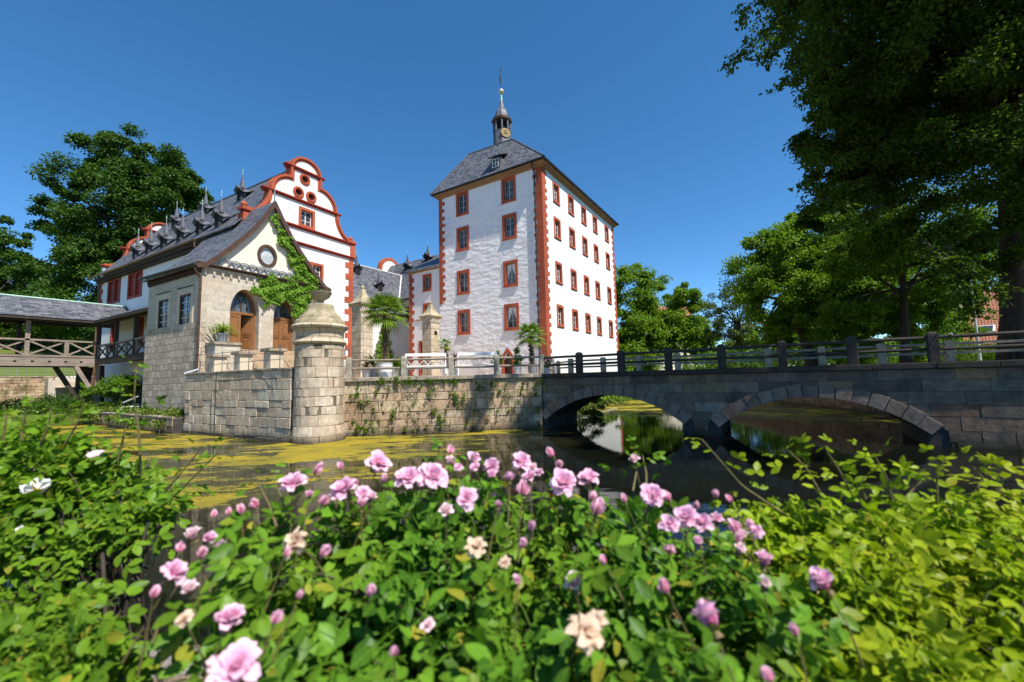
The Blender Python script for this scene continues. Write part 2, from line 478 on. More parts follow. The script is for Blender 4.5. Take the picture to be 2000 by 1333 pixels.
def m_leaf(name, dark, light, trans=0.3, gloss=0.12, rough=0.45, hue_pos=0.0, tint=None, veins=False):
    t = NT(name)
    g = t.n('NewGeometry')
    r = g.outputs['Random Per Island']
    base = t.mix(r, c4(dark), c4(light))
    nrm = None
    if veins:
        lv = t.n('SeparateXYZ', {0: t.n('Attribute', attribute_name='leaf_xy').outputs['Vector']})
        ay = t.math('ABSOLUTE', lv.outputs[1])
        rib = t.rng(ay, 0.0, 0.035, 1.0, 0.0)
        sv = t.math('ABSOLUTE', t.math('SUBTRACT', t.math('FRACT', t.math('MULTIPLY', t.math('SUBTRACT', lv.outputs[0], t.math('MULTIPLY', ay, 0.75)), 8.0)), 0.5))
        side = t.rng(sv, 0.0, 0.16, 0.55, 0.0)
        v_ = t.math('MAXIMUM', rib, side)
        old = t.rng(t.math('FRACT', t.math('MULTIPLY', r, 13.7)), 0.93, 0.98)
        base = t.mix(old, base, (0.30, 0.25, 0.03, 1))
        base = t.mix(t.math('MULTIPLY', v_, 0.35), base, c4([min(1, x * 1.7) for x in light]))
        mott = t.noise(g.outputs['Position'], 90.0, 3)
        base = t.mix(0.5, base, t.mix(t.rng(mott, 0.3, 0.7), (0.7, 0.74, 0.7, 1), (1.25, 1.22, 1.1, 1)), 'MULTIPLY')
        nrm = t.bump(t.math('MULTIPLY', v_, -1.0), 0.5, 0.0015)
    if tint is not None:
        p = t.noise(g.outputs['Position'], tint[1], 3)
        base = t.mix(t.rng(p, 0.42, 0.62, 0.0, tint[2]), base, c4(tint[0]))
    d = t.n('BsdfDiffuse', {'Color': base} if nrm is None else {'Color': base, 'Normal': nrm})
    tr = t.n('BsdfTranslucent', {'Color': t.mix(1.0, base, (1.15, 1.25, 0.55, 1), 'MULTIPLY')})
    s1 = t.n('MixShader', {0: trans, 1: d.outputs[0], 2: tr.outputs[0]})
    gl = t.n('BsdfGlossy', {'Color': (0.9, 0.95, 1, 1), 'Roughness': rough})
    fr = t.n('LayerWeight', {'Blend': 0.25})
    s2 = t.n('MixShader', {0: t.math('ADD', t.math('MULTIPLY', fr.outputs['Fresnel'], gloss * 0.5), gloss * 0.22), 1: s1.outputs[0], 2: gl.outputs[0]})
    return t.done(s2.outputs[0])

def m_petal(name, inner, outer, trans=0.35):
    t = NT(name); g = t.n('NewGeometry')
    vc = t.n('Attribute', attribute_name='tipness')
    base = t.mix(vc.outputs['Fac'], c4(inner), c4(outer))
    base = t.mix(t.math('MULTIPLY', g.outputs['Random Per Island'], 0.45), base, c4(outer))
    d = t.n('BsdfDiffuse', {'Color': base}); tr = t.n('BsdfTranslucent', {'Color': base})
    s = t.n('MixShader', {0: trans, 1: d.outputs[0], 2: tr.outputs[0]})
    return t.done(s.outputs[0])

M = {}
M['plaster'] = m_plaster('plaster')
M['plaster_tower'] = m_plaster('plaster_tower', (0.8, 0.785, 0.78), True)
M['plaster_cream'] = m_plaster('plaster_cream', (0.74, 0.68, 0.55))
M['red'] = m_masonry('red_sandstone', (0.44, 0.105, 0.052), (0.345, 0.078, 0.04), (0.3, 0.1, 0.06), 3.0, 3.0, 0.0, 0.0, 0.35, 0.01, (0.2, 0.05, 0.03), 0.45, grain=11)
M['red_paint'] = m_plain('red_paint', (0.27, 0.035, 0.016), 0.55, 0.2, 3)
M['slate'] = m_slate('slate')
M['slate_small'] = m_slate('slate_small', (0.07, 0.075, 0.09), (0.16, 0.165, 0.185), 0.2, 0.15)
M['slate_dark'] = m_slate('slate_dark', (0.02, 0.021, 0.027), (0.05, 0.052, 0.06), 0.2, 0.15)
M['slate_bridge'] = m_slate('slate_bridge', (0.04, 0.043, 0.055), (0.15, 0.155, 0.17), 0.34, 0.22)
M['ashlar'] = m_masonry('sandstone_ashlar', (0.43, 0.375, 0.305), (0.52, 0.465, 0.39), (0.30, 0.255, 0.20), 0.95, 0.42, 0.006, 0.006, 0.3, 0.012, (0.44, 0.34, 0.23), 0.5, grain=5)
M['ashlar_side'] = m_masonry('sandstone_ashlar_side', (0.43, 0.385, 0.32), (0.51, 0.46, 0.385), (0.27, 0.22, 0.17), 0.95, 0.42, 0.008, 0.01, 0.4, 0.015, (0.40, 0.29, 0.16), 0.5, grain=5)
M['rubble'] = m_masonry('sandstone_blocks', (0.40, 0.325, 0.25), (0.54, 0.46, 0.37), (0.22, 0.18, 0.14), 0.72, 0.40, 0.016, 0.045, 1.0, 0.055, (0.22, 0.16, 0.105), 0.7, grain=4.5, squash=0.75, base_dark=True)
M['rubble_moss'] = m_masonry('sandstone_blocks_weathered', (0.40, 0.285, 0.185), (0.52, 0.40, 0.27), (0.09, 0.07, 0.045), 0.85, 0.43, 0.022, 0.035, 1.0, 0.06, (0.12, 0.075, 0.045), 0.85, ((0.075, 0.07, 0.03), 0.75), grain=4.2, squash=0.75, base_dark=True)
M['pier'] = m_masonry('pier_stone', (0.42, 0.34, 0.24), (0.52, 0.44, 0.33), (0.2, 0.155, 0.105), 0.85, 0.44, 0.016, 0.012, 0.9, 0.05, (0.28, 0.2, 0.11), 0.55, grain=4, base_dark=True)
M['cap_stone'] = m_masonry('cap_stone', (0.36, 0.30, 0.2), (0.44, 0.37, 0.25), (0.2, 0.16, 0.1), 2.0, 2.0, 0.0, 0.0, 0.8, 0.03, (0.10, 0.085, 0.055), 0.85, ((0.17, 0.145, 0.045), 0.65), grain=6)
M['bridge'] = m_masonry('bridge_stone', (0.20, 0.19, 0.185), (0.33, 0.305, 0.28), (0.05, 0.047, 0.043), 1.35, 0.46, 0.014, 0.012, 0.7, 0.035, (0.075, 0.065, 0.06), 0.75, grain=4, squash=0.7, base_dark=True)
M['voussoir'] = m_block('arch_stone', [(0.155, 0.13, 0.107), (0.26, 0.21, 0.17), (0.19, 0.125, 0.095), (0.25, 0.215, 0.18)], (0.08, 0.07, 0.065), 0.6, None, 4.0)
M['blk_sand'] = m_block('sand_blocks', [(0.46, 0.365, 0.27), (0.62, 0.53, 0.42), (0.52, 0.415, 0.32), (0.66, 0.59, 0.49)], (0.24, 0.18, 0.12), 0.5, ((0.10, 0.085, 0.05), 0.35))
M['blk_weath'] = m_block('weathered_blocks', [(0.38, 0.27, 0.17), (0.52, 0.41, 0.28), (0.43, 0.29, 0.20), (0.55, 0.46, 0.34)], (0.10, 0.07, 0.04), 0.75, ((0.05, 0.052, 0.018), 0.85), vert=0.5)
M['blk_pier'] = m_block('pier_blocks', [(0.42, 0.34, 0.255), (0.53, 0.45, 0.355), (0.45, 0.36, 0.28), (0.57, 0.50, 0.41)], (0.27, 0.19, 0.11), 0.65, None, 4.0)
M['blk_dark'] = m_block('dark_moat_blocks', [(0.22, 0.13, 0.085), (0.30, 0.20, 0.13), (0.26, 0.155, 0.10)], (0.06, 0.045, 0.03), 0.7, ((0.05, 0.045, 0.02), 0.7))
M['blk_bridge'] = m_block('bridge_blocks', [(0.115, 0.092, 0.072), (0.21, 0.165, 0.125), (0.15, 0.115, 0.088), (0.28, 0.235, 0.185), (0.18, 0.105, 0.068), (0.16, 0.135, 0.112), (0.27, 0.19, 0.105), (0.125, 0.107, 0.092)], (0.05, 0.045, 0.042), 0.8, None, 4.0, vert=0.5)
M['joint'] = m_plain('wall_joint', (0.13, 0.105, 0.075), 0.95, 0.3, 6, 0.5, 0.02)
M['joint_dark'] = m_plain('wall_joint_dark', (0.05, 0.045, 0.04), 0.95, 0.3, 6, 0.5, 0.02)
M['post'] = m_plain('post_stone', (0.30, 0.265, 0.205), 0.9, 0.35, 5, 0.6, 0.02)
M['post_shaded'] = m_plain('post_stone_shaded', (0.045, 0.038, 0.031), 0.95, 0.3, 5, 0.6, 0.02)  # tree shade put into the stone colour of the near bridge posts and coping
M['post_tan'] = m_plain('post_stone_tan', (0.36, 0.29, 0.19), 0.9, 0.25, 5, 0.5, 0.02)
M['low_pillar'] = m_plain('low_pillar_stone', (0.56, 0.47, 0.34), 0.9, 0.12, 5, 0.4, 0.015)
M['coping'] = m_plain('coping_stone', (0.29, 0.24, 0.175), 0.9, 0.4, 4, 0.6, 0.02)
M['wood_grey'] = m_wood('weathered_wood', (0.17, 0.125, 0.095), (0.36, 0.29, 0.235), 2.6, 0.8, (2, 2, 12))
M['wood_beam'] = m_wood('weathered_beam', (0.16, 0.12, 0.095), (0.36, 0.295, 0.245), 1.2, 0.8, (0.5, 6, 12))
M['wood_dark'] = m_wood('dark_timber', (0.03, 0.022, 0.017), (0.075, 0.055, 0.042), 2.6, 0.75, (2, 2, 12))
M['wood_rail'] = m_wood('rail_wood', (0.17, 0.135, 0.10), (0.33, 0.28, 0.215), 2.0, 0.8, (2, 2, 12))
M['wood_rail_shaded'] = m_wood('rail_wood_shaded', (0.03, 0.024, 0.018), (0.062, 0.05, 0.038), 2.0, 0.8, (2, 2, 12))  # near bridge rails, their wood colour darkened to carry the same shade
M['door'] = m_wood('door_wood', (0.19, 0.082, 0.03), (0.29, 0.135, 0.052), 2.4, 0.4, (9, 9, 1.0), 0.15)
M['cornice'] = m_wood('eave_wood', (0.30, 0.165, 0.07), (0.40, 0.235, 0.115), 1.5, 0.6, (3, 3, 12), 0.2)
M['brown_metal'] = m_plain('brown_painted_trim', (0.075, 0.04, 0.026), 0.5, 0.2, 4, 0.1)
M['gutter'] = m_plain('copper_gutter', (0.16, 0.085, 0.045), 0.42, 0.3, 2, 0.1, spec=0.5, metal=0.3)
M['zinc'] = m_plain('zinc', (0.34, 0.35, 0.36), 0.4, 0.15, 3, 0.1, spec=0.5, metal=0.5)
M['lead'] = m_plain('lead', (0.5, 0.5, 0.48), 0.5, 0.15, 3, 0.1)
M['iron'] = m_plain('dark_iron', (0.03, 0.03, 0.032), 0.5, 0.2, 5, 0.1)
M['steel'] = m_plain('grey_steel', (0.16, 0.16, 0.165), 0.4, 0.15, 5, 0.05, metal=0.4)
M['verdigris'] = m_plain('verdigris', (0.30, 0.47, 0.38), 0.6, 0.15, 3, 0.1)
M['gold'] = m_plain('gilt', (0.75, 0.5, 0.14), 0.35, 0.1, 3, 0.05, spec=0.5, metal=0.6)
M['ball'] = m_plain('gilt_ball', (0.62, 0.5, 0.33), 0.35, 0.1, 2, 0.03, spec=0.5, metal=0.4)
M['white_paint'] = m_plain('white_paint', (0.78, 0.78, 0.77), 0.5, 0.05, 4, 0.05)
M['pot_white'] = m_plain('white_tub', (0.62, 0.63, 0.65), 0.6, 0.1, 3, 0.1)
M['pot_grey'] = m_plain('grey_pot', (0.2, 0.21, 0.22), 0.6, 0.15, 4, 0.1)
M['sash'] = m_plain('sash_paint', (0.36, 0.43, 0.42), 0.5, 0.1, 5, 0.05)
M['sash_white'] = m_plain('sash_white', (0.72, 0.70, 0.66), 0.5, 0.06, 5, 0.05)
M['curtain'] = m_plain('curtain', (0.7, 0.7, 0.69), 0.9, 0.1, 4, 0.2)
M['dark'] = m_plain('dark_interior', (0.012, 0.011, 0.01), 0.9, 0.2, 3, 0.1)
t = NT('window_glass'); p = t.pos()
M['glass'] = t.done(t.pbr(t.mix(t.n('ObjectInfo').outputs['Random'], t.mix(t.rng(t.noise(p, 0.8, 3), 0.35, 0.65), (0.010, 0.016, 0.02, 1), (0.04, 0.055, 0.06, 1)), t.mix(t.rng(t.noise(p, 0.9, 3), 0.4, 0.6), (0.03, 0.05, 0.055, 1), (0.16, 0.17, 0.17, 1))), 0.07, t.bump(t.noise(p, 2.5, 2), 0.12, 0.02), 0.6))
t = NT('frosted_glass'); p = t.pos()
M['frosted'] = t.done(t.pbr(t.mix(t.rng(t.noise(p, 3.0, 5), 0.35, 0.65), (0.34, 0.36, 0.38, 1), (0.55, 0.57, 0.58, 1)), 0.3, None, 0.5))
M['tile'] = m_masonry('roof_tile', (0.42, 0.17, 0.10), (0.54, 0.24, 0.15), (0.13, 0.05, 0.03), 0.2, 0.34, 0.03, 0.0, 0.9, 0.04, (0.24, 0.10, 0.07), 0.6, grain=5)
M['gravel'] = m_plain('courtyard_gravel', (0.42, 0.31, 0.22), 0.95, 0.2, 9, 0.6, 0.02)
M['step'] = m_masonry('step_stone', (0.36, 0.255, 0.165), (0.43, 0.32, 0.21), (0.14, 0.1, 0.07), 1.4, 0.5, 0.01, 0.0, 0.5, 0.02, (0.2, 0.14, 0.09), 0.5, grain=5)
M['lane'] = m_plain('lane_gravel', (0.22, 0.19, 0.15), 0.95, 0.2, 9, 0.6, 0.02)
M['bark'] = m_wood('bark', (0.018, 0.014, 0.010), (0.055, 0.043, 0.031), 3.0, 0.95, (3.5, 3.5, 0.8), 1.0)
M['palm_bark'] = m_wood('palm_bark', (0.055, 0.035, 0.022), (0.15, 0.105, 0.07), 3.0, 0.95, (4, 4, 9), 1.0)
M['cane'] = m_wood('rose_cane', (0.10, 0.11, 0.03), (0.20, 0.13, 0.06), 5.0, 0.6, (3, 3, 3), 0.3)
M['cane_dark'] = m_wood('old_cane', (0.028, 0.02, 0.014), (0.085, 0.065, 0.05), 5.0, 0.9, (3, 3, 3), 0.6)
# foliage
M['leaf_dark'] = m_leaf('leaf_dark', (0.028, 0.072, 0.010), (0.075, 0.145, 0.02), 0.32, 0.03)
M['leaf_mid'] = m_leaf('leaf_mid', (0.065, 0.135, 0.010), (0.155, 0.255, 0.022), 0.42, 0.03)
M['leaf_bright'] = m_leaf('leaf_bright', (0.085, 0.165, 0.010), (0.19, 0.30, 0.02), 0.42, 0.03)
M['leaf_lime'] = m_leaf('leaf_lime', (0.055, 0.115, 0.010), (0.14, 0.225, 0.02), 0.48, 0.02)
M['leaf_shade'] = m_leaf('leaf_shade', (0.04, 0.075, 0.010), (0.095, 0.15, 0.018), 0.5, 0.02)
M['leaf_grey'] = m_leaf('leaf_grey', (0.06, 0.095, 0.025), (0.14, 0.18, 0.05), 0.35, 0.03)
M['leaf_ivy'] = m_leaf('leaf_ivy', (0.09, 0.20, 0.012), (0.22, 0.38, 0.03), 0.32, 0.04)
M['leaf_rose'] = m_leaf('leaf_rose', (0.022, 0.07, 0.008), (0.115, 0.255, 0.020), 0.25, 0.03, 0.4, tint=((0.20, 0.29, 0.02), 3.5, 0.4), veins=True)
M['leaf_dog'] = m_leaf('leaf_dog', (0.030, 0.085, 0.008), (0.145, 0.265, 0.016), 0.27, 0.03, 0.4, tint=((0.14, 0.235, 0.02), 3.0, 0.7), veins=True)
M['leaf_yellow'] = m_leaf('leaf_yellow', (0.10, 0.18, 0.007), (0.28, 0.38, 0.014), 0.36, 0.03, 0.4, tint=((0.33, 0.36, 0.02), 3.0, 0.8), veins=True)
M['leaf_palm'] = m_leaf('leaf_palm', (0.085, 0.16, 0.018), (0.22, 0.32, 0.035), 0.35, 0.08, 0.35)
M['leaf_agave'] = m_leaf('leaf_agave', (0.14, 0.23, 0.02), (0.30, 0.38, 0.04), 0.35, 0.06)
M['leaf_red'] = m_leaf('leaf_red', (0.11, 0.012, 0.016), (0.2, 0.03, 0.03), 0.3, 0.15)
M['leaf_dry'] = m_leaf('leaf_dry', (0.14, 0.10, 0.045), (0.26, 0.20, 0.09), 0.3, 0.08)
M['grass'] = m_leaf('grass_blade', (0.07, 0.12, 0.012), (0.17, 0.22, 0.03), 0.3, 0.08)
M['petal_pink'] = m_petal('petal_pink', (0.80, 0.19, 0.45), (0.93, 0.64, 0.77))
M['petal_pale'] = m_petal('petal_pale', (0.86, 0.42, 0.52), (0.93, 0.76, 0.77))
M['petal_deep'] = m_petal('petal_deep', (0.82, 0.26, 0.43), (0.93, 0.62, 0.72))
M['petal_faded'] = m_petal('petal_faded', (0.50, 0.28, 0.15), (0.80, 0.62, 0.47))
M['petal_white'] = m_petal('petal_white', (0.84, 0.72, 0.72), (0.88, 0.85, 0.84))
M['stamen'] = m_plain('stamen', (0.75, 0.5, 0.05), 0.7)
M['sepal'] = m_leaf('sepal', (0.09, 0.12, 0.02), (0.18, 0.14, 0.05), 0.2, 0.05)

# lawn / soil / bank / water
t = NT('lawn'); p = t.pos()
c = t.mix(t.rng(t.noise(p, 0.35, 5), 0.35, 0.65), (0.045, 0.085, 0.012, 1), (0.11, 0.15, 0.025, 1))
c = t.mix(t.rng(t.noise(p, 14, 4), 0.35, 0.7), c, (0.13, 0.15, 0.035, 1))
M['lawn'] = t.done(t.pbr(c, 0.95, t.bump(t.noise(p, 22, 4), 0.8, 0.05), 0.1))
t = NT('bank_soil'); p = t.pos()
n1 = t.noise(p, 1.9, 6, 0.6); n2 = t.noise(p, 11, 6, 0.7); n3 = t.noise(p, 45, 3, 0.6)
vo = t.n('TexVoronoi', {'Vector': p, 'Scale': 24.0}); 
c = t.mix(t.rng(n2, 0.35, 0.65), (0.06, 0.045, 0.034, 1), (0.23, 0.165, 0.105, 1))
c = t.mix(t.math('MULTIPLY', t.rng(n1, 0.52, 0.6), 0.85), c, (0.30, 0.285, 0.27, 1))
c = t.mix(t.math('MULTIPLY', t.rng(n1, 0.48, 0.40), 0.8), c, t.mix(t.rng(n3, 0.4, 0.6), (0.11, 0.075, 0.012, 1), (0.24, 0.16, 0.02, 1)))
c = t.mix(t.math('MULTIPLY', t.rng(n3, 0.55, 0.68), 0.5), c, (0.34, 0.28, 0.19, 1))
h = t.math('ADD', t.math('MULTIPLY', n2, 0.8), t.math('ADD', t.math('MULTIPLY', n3, 0.35), t.math('MULTIPLY', vo.outputs['Distance'], -0.5)))
M['bank'] = t.done(t.pbr(c, 0.9, t.bump(h, 0.9, 0.04), 0.2))

t = NT('moat_water'); p = t.pos()
xyz = t.n('SeparateXYZ', {0: p})
ang = math.atan2(FWD[1], FWD[0])
q = t.mapping(p, (1, 1, 1), (0, 0, -ang))                 # x: away from the bank, y: along it
st = t.mapping(q, (1.0, 0.38, 1))
n1 = t.noise(st, 0.55, 8, 0.68); n2 = t.noise(st, 2.6, 6, 0.72); n3 = t.noise(p, 9.0, 4, 0.6)
mA = t.rng(xyz.outputs[1], 5.5, 11.0); mB = t.rng(xyz.outputs[0], 22.5, 28.0)
mm = t.math('MAXIMUM', mA, mB)
cov = t.math('ADD', t.math('ADD', t.math('MULTIPLY', n1, 0.75), t.math('MULTIPLY', n2, 0.25)), t.math('MULTIPLY', t.math('SUBTRACT', mm, 1.0), 0.32))
grain = t.noise(p, 16.0, 5, 0.7)
cov = t.math('ADD', cov, t.math('MULTIPLY', t.math('SUBTRACT', grain, 0.5), 0.10))
mask = t.rng(cov, 0.492, 0.512)
wcol = t.mix(t.math('MULTIPLY', t.rng(t.noise(q, 0.5, 4), 0.3, 0.7), mm), (0.005, 0.006, 0.004, 1), (0.034, 0.030, 0.010, 1))
rip = t.noise(t.mapping(q, (1.0, 0.45, 1)), 2.6, 4, 0.5)
water = t.n('BsdfPrincipled', {'Base Color': wcol, 'Roughness': 0.035, 'IOR': 1.33, 'Specular IOR Level': 0.30, 'Normal': t.bump(rip, 0.05, 0.05)}).outputs[0]
dcol = t.mix(t.rng(n3, 0.3, 0.7), (0.185, 0.14, 0.010, 1), (0.34, 0.26, 0.014, 1))
dcol = t.mix(t.rng(t.noise(p, 0.5, 4), 0.46, 0.68), dcol, (0.13, 0.12, 0.018, 1))
duck = t.pbr(dcol, 0.75, t.bump(n3, 0.6, 0.02), 0.25)
film = t.math('MULTIPLY', t.rng(cov, 0.40, 0.505, 0.0, 0.34), t.math('ADD', t.math('MULTIPLY', mm, 0.9), 0.10))
thin = t.n('BsdfPrincipled', {'Base Color': (0.12, 0.115, 0.02, 1), 'Roughness': 0.5}).outputs[0]
s1 = t.n('MixShader', {0: film, 1: water, 2: thin}).outputs[0]
M['water'] = t.done(t.n('MixShader', {0: mask, 1: s1, 2: duck}).outputs[0])
# ------------------------------------------------------------------ shared building pieces
ROT_X = -math.pi / 2        # pieces on walls that face -X
def window_proto(parent, w, h, band, recess, nx, ny, frame_mat, sash_mat, pane_mat=None, lip=True, name='window'):
    """local: opening centred on the origin, the wall plane is y = 0, outside is -y"""
    f = MB()
    ow, oh = w / 2 + band, h / 2 + band
    f.panel(rect(-ow, ow, -oh, oh), [rect(-w / 2, w / 2, -h / 2, h / 2)], (0, -0.045, 0), (1, 0, 0), (0, 0, 1), (0, -1, 0), 0.045 + recess)
    if lip:
        f.box(-ow - 0.03, ow + 0.03, -0.1, 0.0, -oh - 0.02, -oh + 0.07)
    fr = f.build(name, frame_mat, parent, local=True, bevel=0.012)
    s = MB(); y = recess - 0.05
    t_ = 0.055
    for x in (-w / 2, w / 2 - t_): s.box(x, x + t_, y, y + 0.05, -h / 2, h / 2)
    for z in (-h / 2, h / 2 - t_): s.box(-w / 2 + t_, w / 2 - t_, y + 0.002, y + 0.048, z, z + t_)
    for i in range(1, nx):
        x = -w / 2 + w * i / nx; s.box(x - 0.035, x + 0.035, y - 0.012, y + 0.046, -h / 2 + t_, h / 2 - t_)
    for i in range(1, ny):
        z = -h / 2 + h * i / ny; s.box(-w / 2 + t_, w / 2 - t_, y + 0.008, y + 0.04, z - 0.018, z + 0.018)
    s.build('sash', sash_mat, fr, local=True)
    p = MB(); p.box(-w / 2, w / 2, recess - 0.012, recess, -h / 2, h / 2)
    p.build('pane', pane_mat or M['glass'], fr, local=True)
    return fr
def place_all(proto, spots, parent_loc, rz):
    for i, s in enumerate(spots):
        o = proto if i == 0 else copy_tree(proto, proto.parent)
        o.location = (s[0] - parent_loc[0], s[1] - parent_loc[1], s[2] - parent_loc[2]); o.rotation_euler = (0, 0, rz)
def quoins(mb, cx, cy, z0, z1, sx, sy, long=0.95, short=0.55, proud=0.03, ch=0.37, phase=0):
    """corner stones at (cx, cy); the wall faces run away along sx*X and sy*Y; faces look -sx, -sy"""
    n = int((z1 - z0) / ch); k = 0; z = z0
    while z < z1 - 0.05:
        hgt = min(ch * (0.9 + 0.2 * ((k * 37) % 7) / 6), z1 - z)
        a, b = (long, short) if (k + phase) % 2 else (short, long)
        a *= 0.94 + 0.12 * ((k * 53) % 5) / 4; b *= 0.94 + 0.12 * ((k * 29) % 5) / 4
        x0, x1 = sorted((cx - sx * proud, cx + sx * a)); y0, y1 = sorted((cy - sy * proud, cy + sy * b))
        mb.box(x0, x1, y0, y1, z + 0.008, z + hgt - 0.008)
        z += hgt; k += 1

# ------------------------------------------------------------------ the tower
TX, TY, TX2, TY2, TZ = 30.8, 16.1, 49.2, 27.85, 21.0
tl = (TX, TY, 2.8)
tower = thing('castle_tower', 'tall white castle tower with red corner stones and slate bell turret', 'tower', tl)
LW = [(24.85, z) for z in (19.6, 16.1, 11.85, 8.0)] + [(19.5, z) for z in (19.55, 16.12, 11.85, 7.97)]
RW = [(x, z) for z in (19.3, 16.0, 11.9, 8.0) for x in (33.5, 36.72, 39.9, 43.05, 46.75)]
WW, WH, BND = 1.03, 1.85, 0.25
door_out = [(19.36, 2.4), (20.66, 2.4), (20.66, 4.25), (20.5, 4.72), (20.01, 5.32), (19.52, 4.72), (19.36, 4.25)]
m = MB()
holes = [rect(y - WW / 2 - 0.1, y + WW / 2 + 0.1, z - WH / 2 - 0.1, z + WH / 2 + 0.1) for y, z in LW]
holes.append([(19.56, 2.5), (20.46, 2.5), (20.46, 4.2), (20.01, 4.98), (19.56, 4.2)])
m.panel(rect(TY, TY2, 2.3, TZ), holes, (TX, 0, 0), (0, 1, 0), (0, 0, 1), (-1, 0, 0), 0.3, back=False, rim=False)
m.build('wall', M['plaster_tower'], tower)
m = MB()
holes = [rect(x - 0.55, x + 0.55, z - WH / 2 - 0.1, z + WH / 2 + 0.1) for x, z in RW]
m.panel(rect(TX, TX2, -0.5, TZ), holes, (0, TY, 0), (1, 0, 0), (0, 0, 1), (0, -1, 0), 0.3, back=False, rim=False)
m.add([(TX2, TY, -0.5), (TX2, TY2, -0.5), (TX2, TY2, TZ), (TX2, TY, TZ)], [(0, 1, 2, 3)])
m.add([(TX, TY2, 2), (TX2, TY2, 2), (TX2, TY2, TZ), (TX, TY2, TZ)], [(0, 1, 2, 3)])
m.build('wall', M['plaster'], tower)
wp = window_proto(tower, WW, WH, BND, 0.24, 2, 3, M['red'], M['sash'])
place_all(wp, [(TX, y, z) for y, z in LW], tl, ROT_X)
cur = MB(); rc = .24 - .03
for sg in (-1, 1):
    cur.add([(sg * WW * .46, rc, WH * .46), (sg * .03, rc, WH * .46), (sg * .1, rc, WH * .2), (sg * WW * .3, rc, -WH * .02), (sg * WW * .4, rc, -WH * .16), (sg * WW * .46, rc, -WH * .2)], [(0, 1, 2, 3, 4, 5)])
c0 = None
for wnd in [o for o in tower.children if o.name.startswith('window')]:
    y_, z_ = wnd.location.y + tl[1], wnd.location.z + tl[2]
    if abs(y_ - 19.5) < .1 and z_ < 13:
        if c0 is None: c0 = cur.build('curtain', M['curtain'], wnd, local=True)
        else:
            c1_ = c0.copy(); col.objects.link(c1_); c1_.parent = wnd
wp = window_proto(tower, 0.98, 1.52, 0.2, 0.24, 2, 3, M['red'], M['sash_white'])
place_all(wp, [(x, TY, z) for x, z in RW], tl, 0)
m = MB(); quoins(m, TX, TY, 2.8, TZ - 0.25, 1, 1, .85, .58); m.build('corner_stones', M['red'], tower, bevel=0.01)
m = MB(); quoins(m, TX, TY2, 10.0, TZ - 0.25, 1, -1, 0.75, 0.42, phase=1); m.build('corner_stones', M['red'], tower, bevel=0.01)
m = MB(); quoins(m, TX2, TY, 0.4, TZ - 0.25, -1, 1, 0.75, 0.42); m.build('corner_stones', M['red'], tower, bevel=0.01)
m = MB()
for o_, za, zb in ((0.15, 20.72, 20.86), (0.27, 20.862, 20.97), (0.42, 20.972, 21.10)):
    m.box(TX - o_, TX2 + o_, TY - o_, TY2 + o_, za, zb)
m.build('eave_moulding', M['cornice'], tower, bevel=0.02)
m = MB()
m.box(TX - 0.6, TX2 + 0.6, TY - 0.6, TY2 + 0.6, 21.103, 21.2)
m.build('gutter_edge', M['iron'], tower)
m = MB()
e = 0.63
b0 = [(TX - e, TY - e, 21.202), (TX2 + e, TY - e, 21.202), (TX2 + e, TY2 + e, 21.202), (TX - e, TY2 + e, 21.202)]
t0_ = [(32.85, 20.2, 25.6), (47.2, 20.2, 25.6), (47.2, 25.55, 25.75), (32.85, 25.55, 25.75)]
t1_ = [(34.6, 22.1, 26.15), (45.8, 22.1, 26.15), (45.8, 23.9, 26.2), (34.6, 23.9, 26.2)]
m.add(b0 + t0_ + t1_, [(0, 1, 5, 4), (1, 2, 6, 5), (2, 3, 7, 6), (3, 0, 4, 7), (4, 5, 9, 8), (5, 6, 10, 9), (6, 7, 11, 10), (7, 4, 8, 11), (8, 9, 10, 11), (0, 3, 2, 1)])
roof = m.build('roof', M['slate'], tower)
m = MB()
for a, b in ((b0[0], t0_[0]), (b0[3], t0_[3]), (t0_[0], t0_[3]), (t0_[0], t0_[1])):
    m.tube([a, b], 0.07, 6)
m.build('ridge_tiles', M['slate'], roof)
# dormer on the slope over the courtyard
dy = 20.62
def slope_x(z): return TX - e + (z - 21.2) / (25.65 - 21.2) * (32.85 - TX + e)
m = MB()
zb_, zt_ = 21.75, 22.75
xf = slope_x(zb_) - 0.02
m.add([(xf, dy - .5, zb_), (xf, dy + .5, zb_), (xf, dy + .5, zt_), (xf, dy - .5, zt_), (slope_x(zb_) + .3, dy - .5, zb_), (slope_x(zb_) + .3, dy + .5, zb_), (slope_x(zt_) + .3, dy + .5, zt_), (slope_x(zt_) + .3, dy - .5, zt_)],
      [(0, 1, 2, 3), (0, 3, 7, 4), (1, 5, 6, 2), (3, 2, 6, 7)])
dm = m.build('dormer', M['slate_small'], tower)
m = MB(); m.hexa((xf - 0.3, dy - .75, zt_ + .0), (0, 1.5, 0), (2.0, 0, 1.0), (0, 0, 0.07)); m.build('dormer_roof', M['slate'], dm)
m = MB(); m.box(xf - 0.03, xf + .02, dy - .33, dy + .33, zb_ + .12, zt_ - .1); m.build('dormer_pane', M['glass'], dm)
m = MB()
for q in ((-.36, -.29), (-.03, .03), (.29, .36)): m.box(xf - 0.06, xf - .035, dy + q[0], dy + q[1], zb_ + .1, zt_ - .08)
for q in (zb_ + .1, zb_ + .48, zt_ - .14): m.box(xf - 0.058, xf - .037, dy - .29, dy + .29, q, q + .05)
m.build('dormer_sash', M['sash_white'], dm)
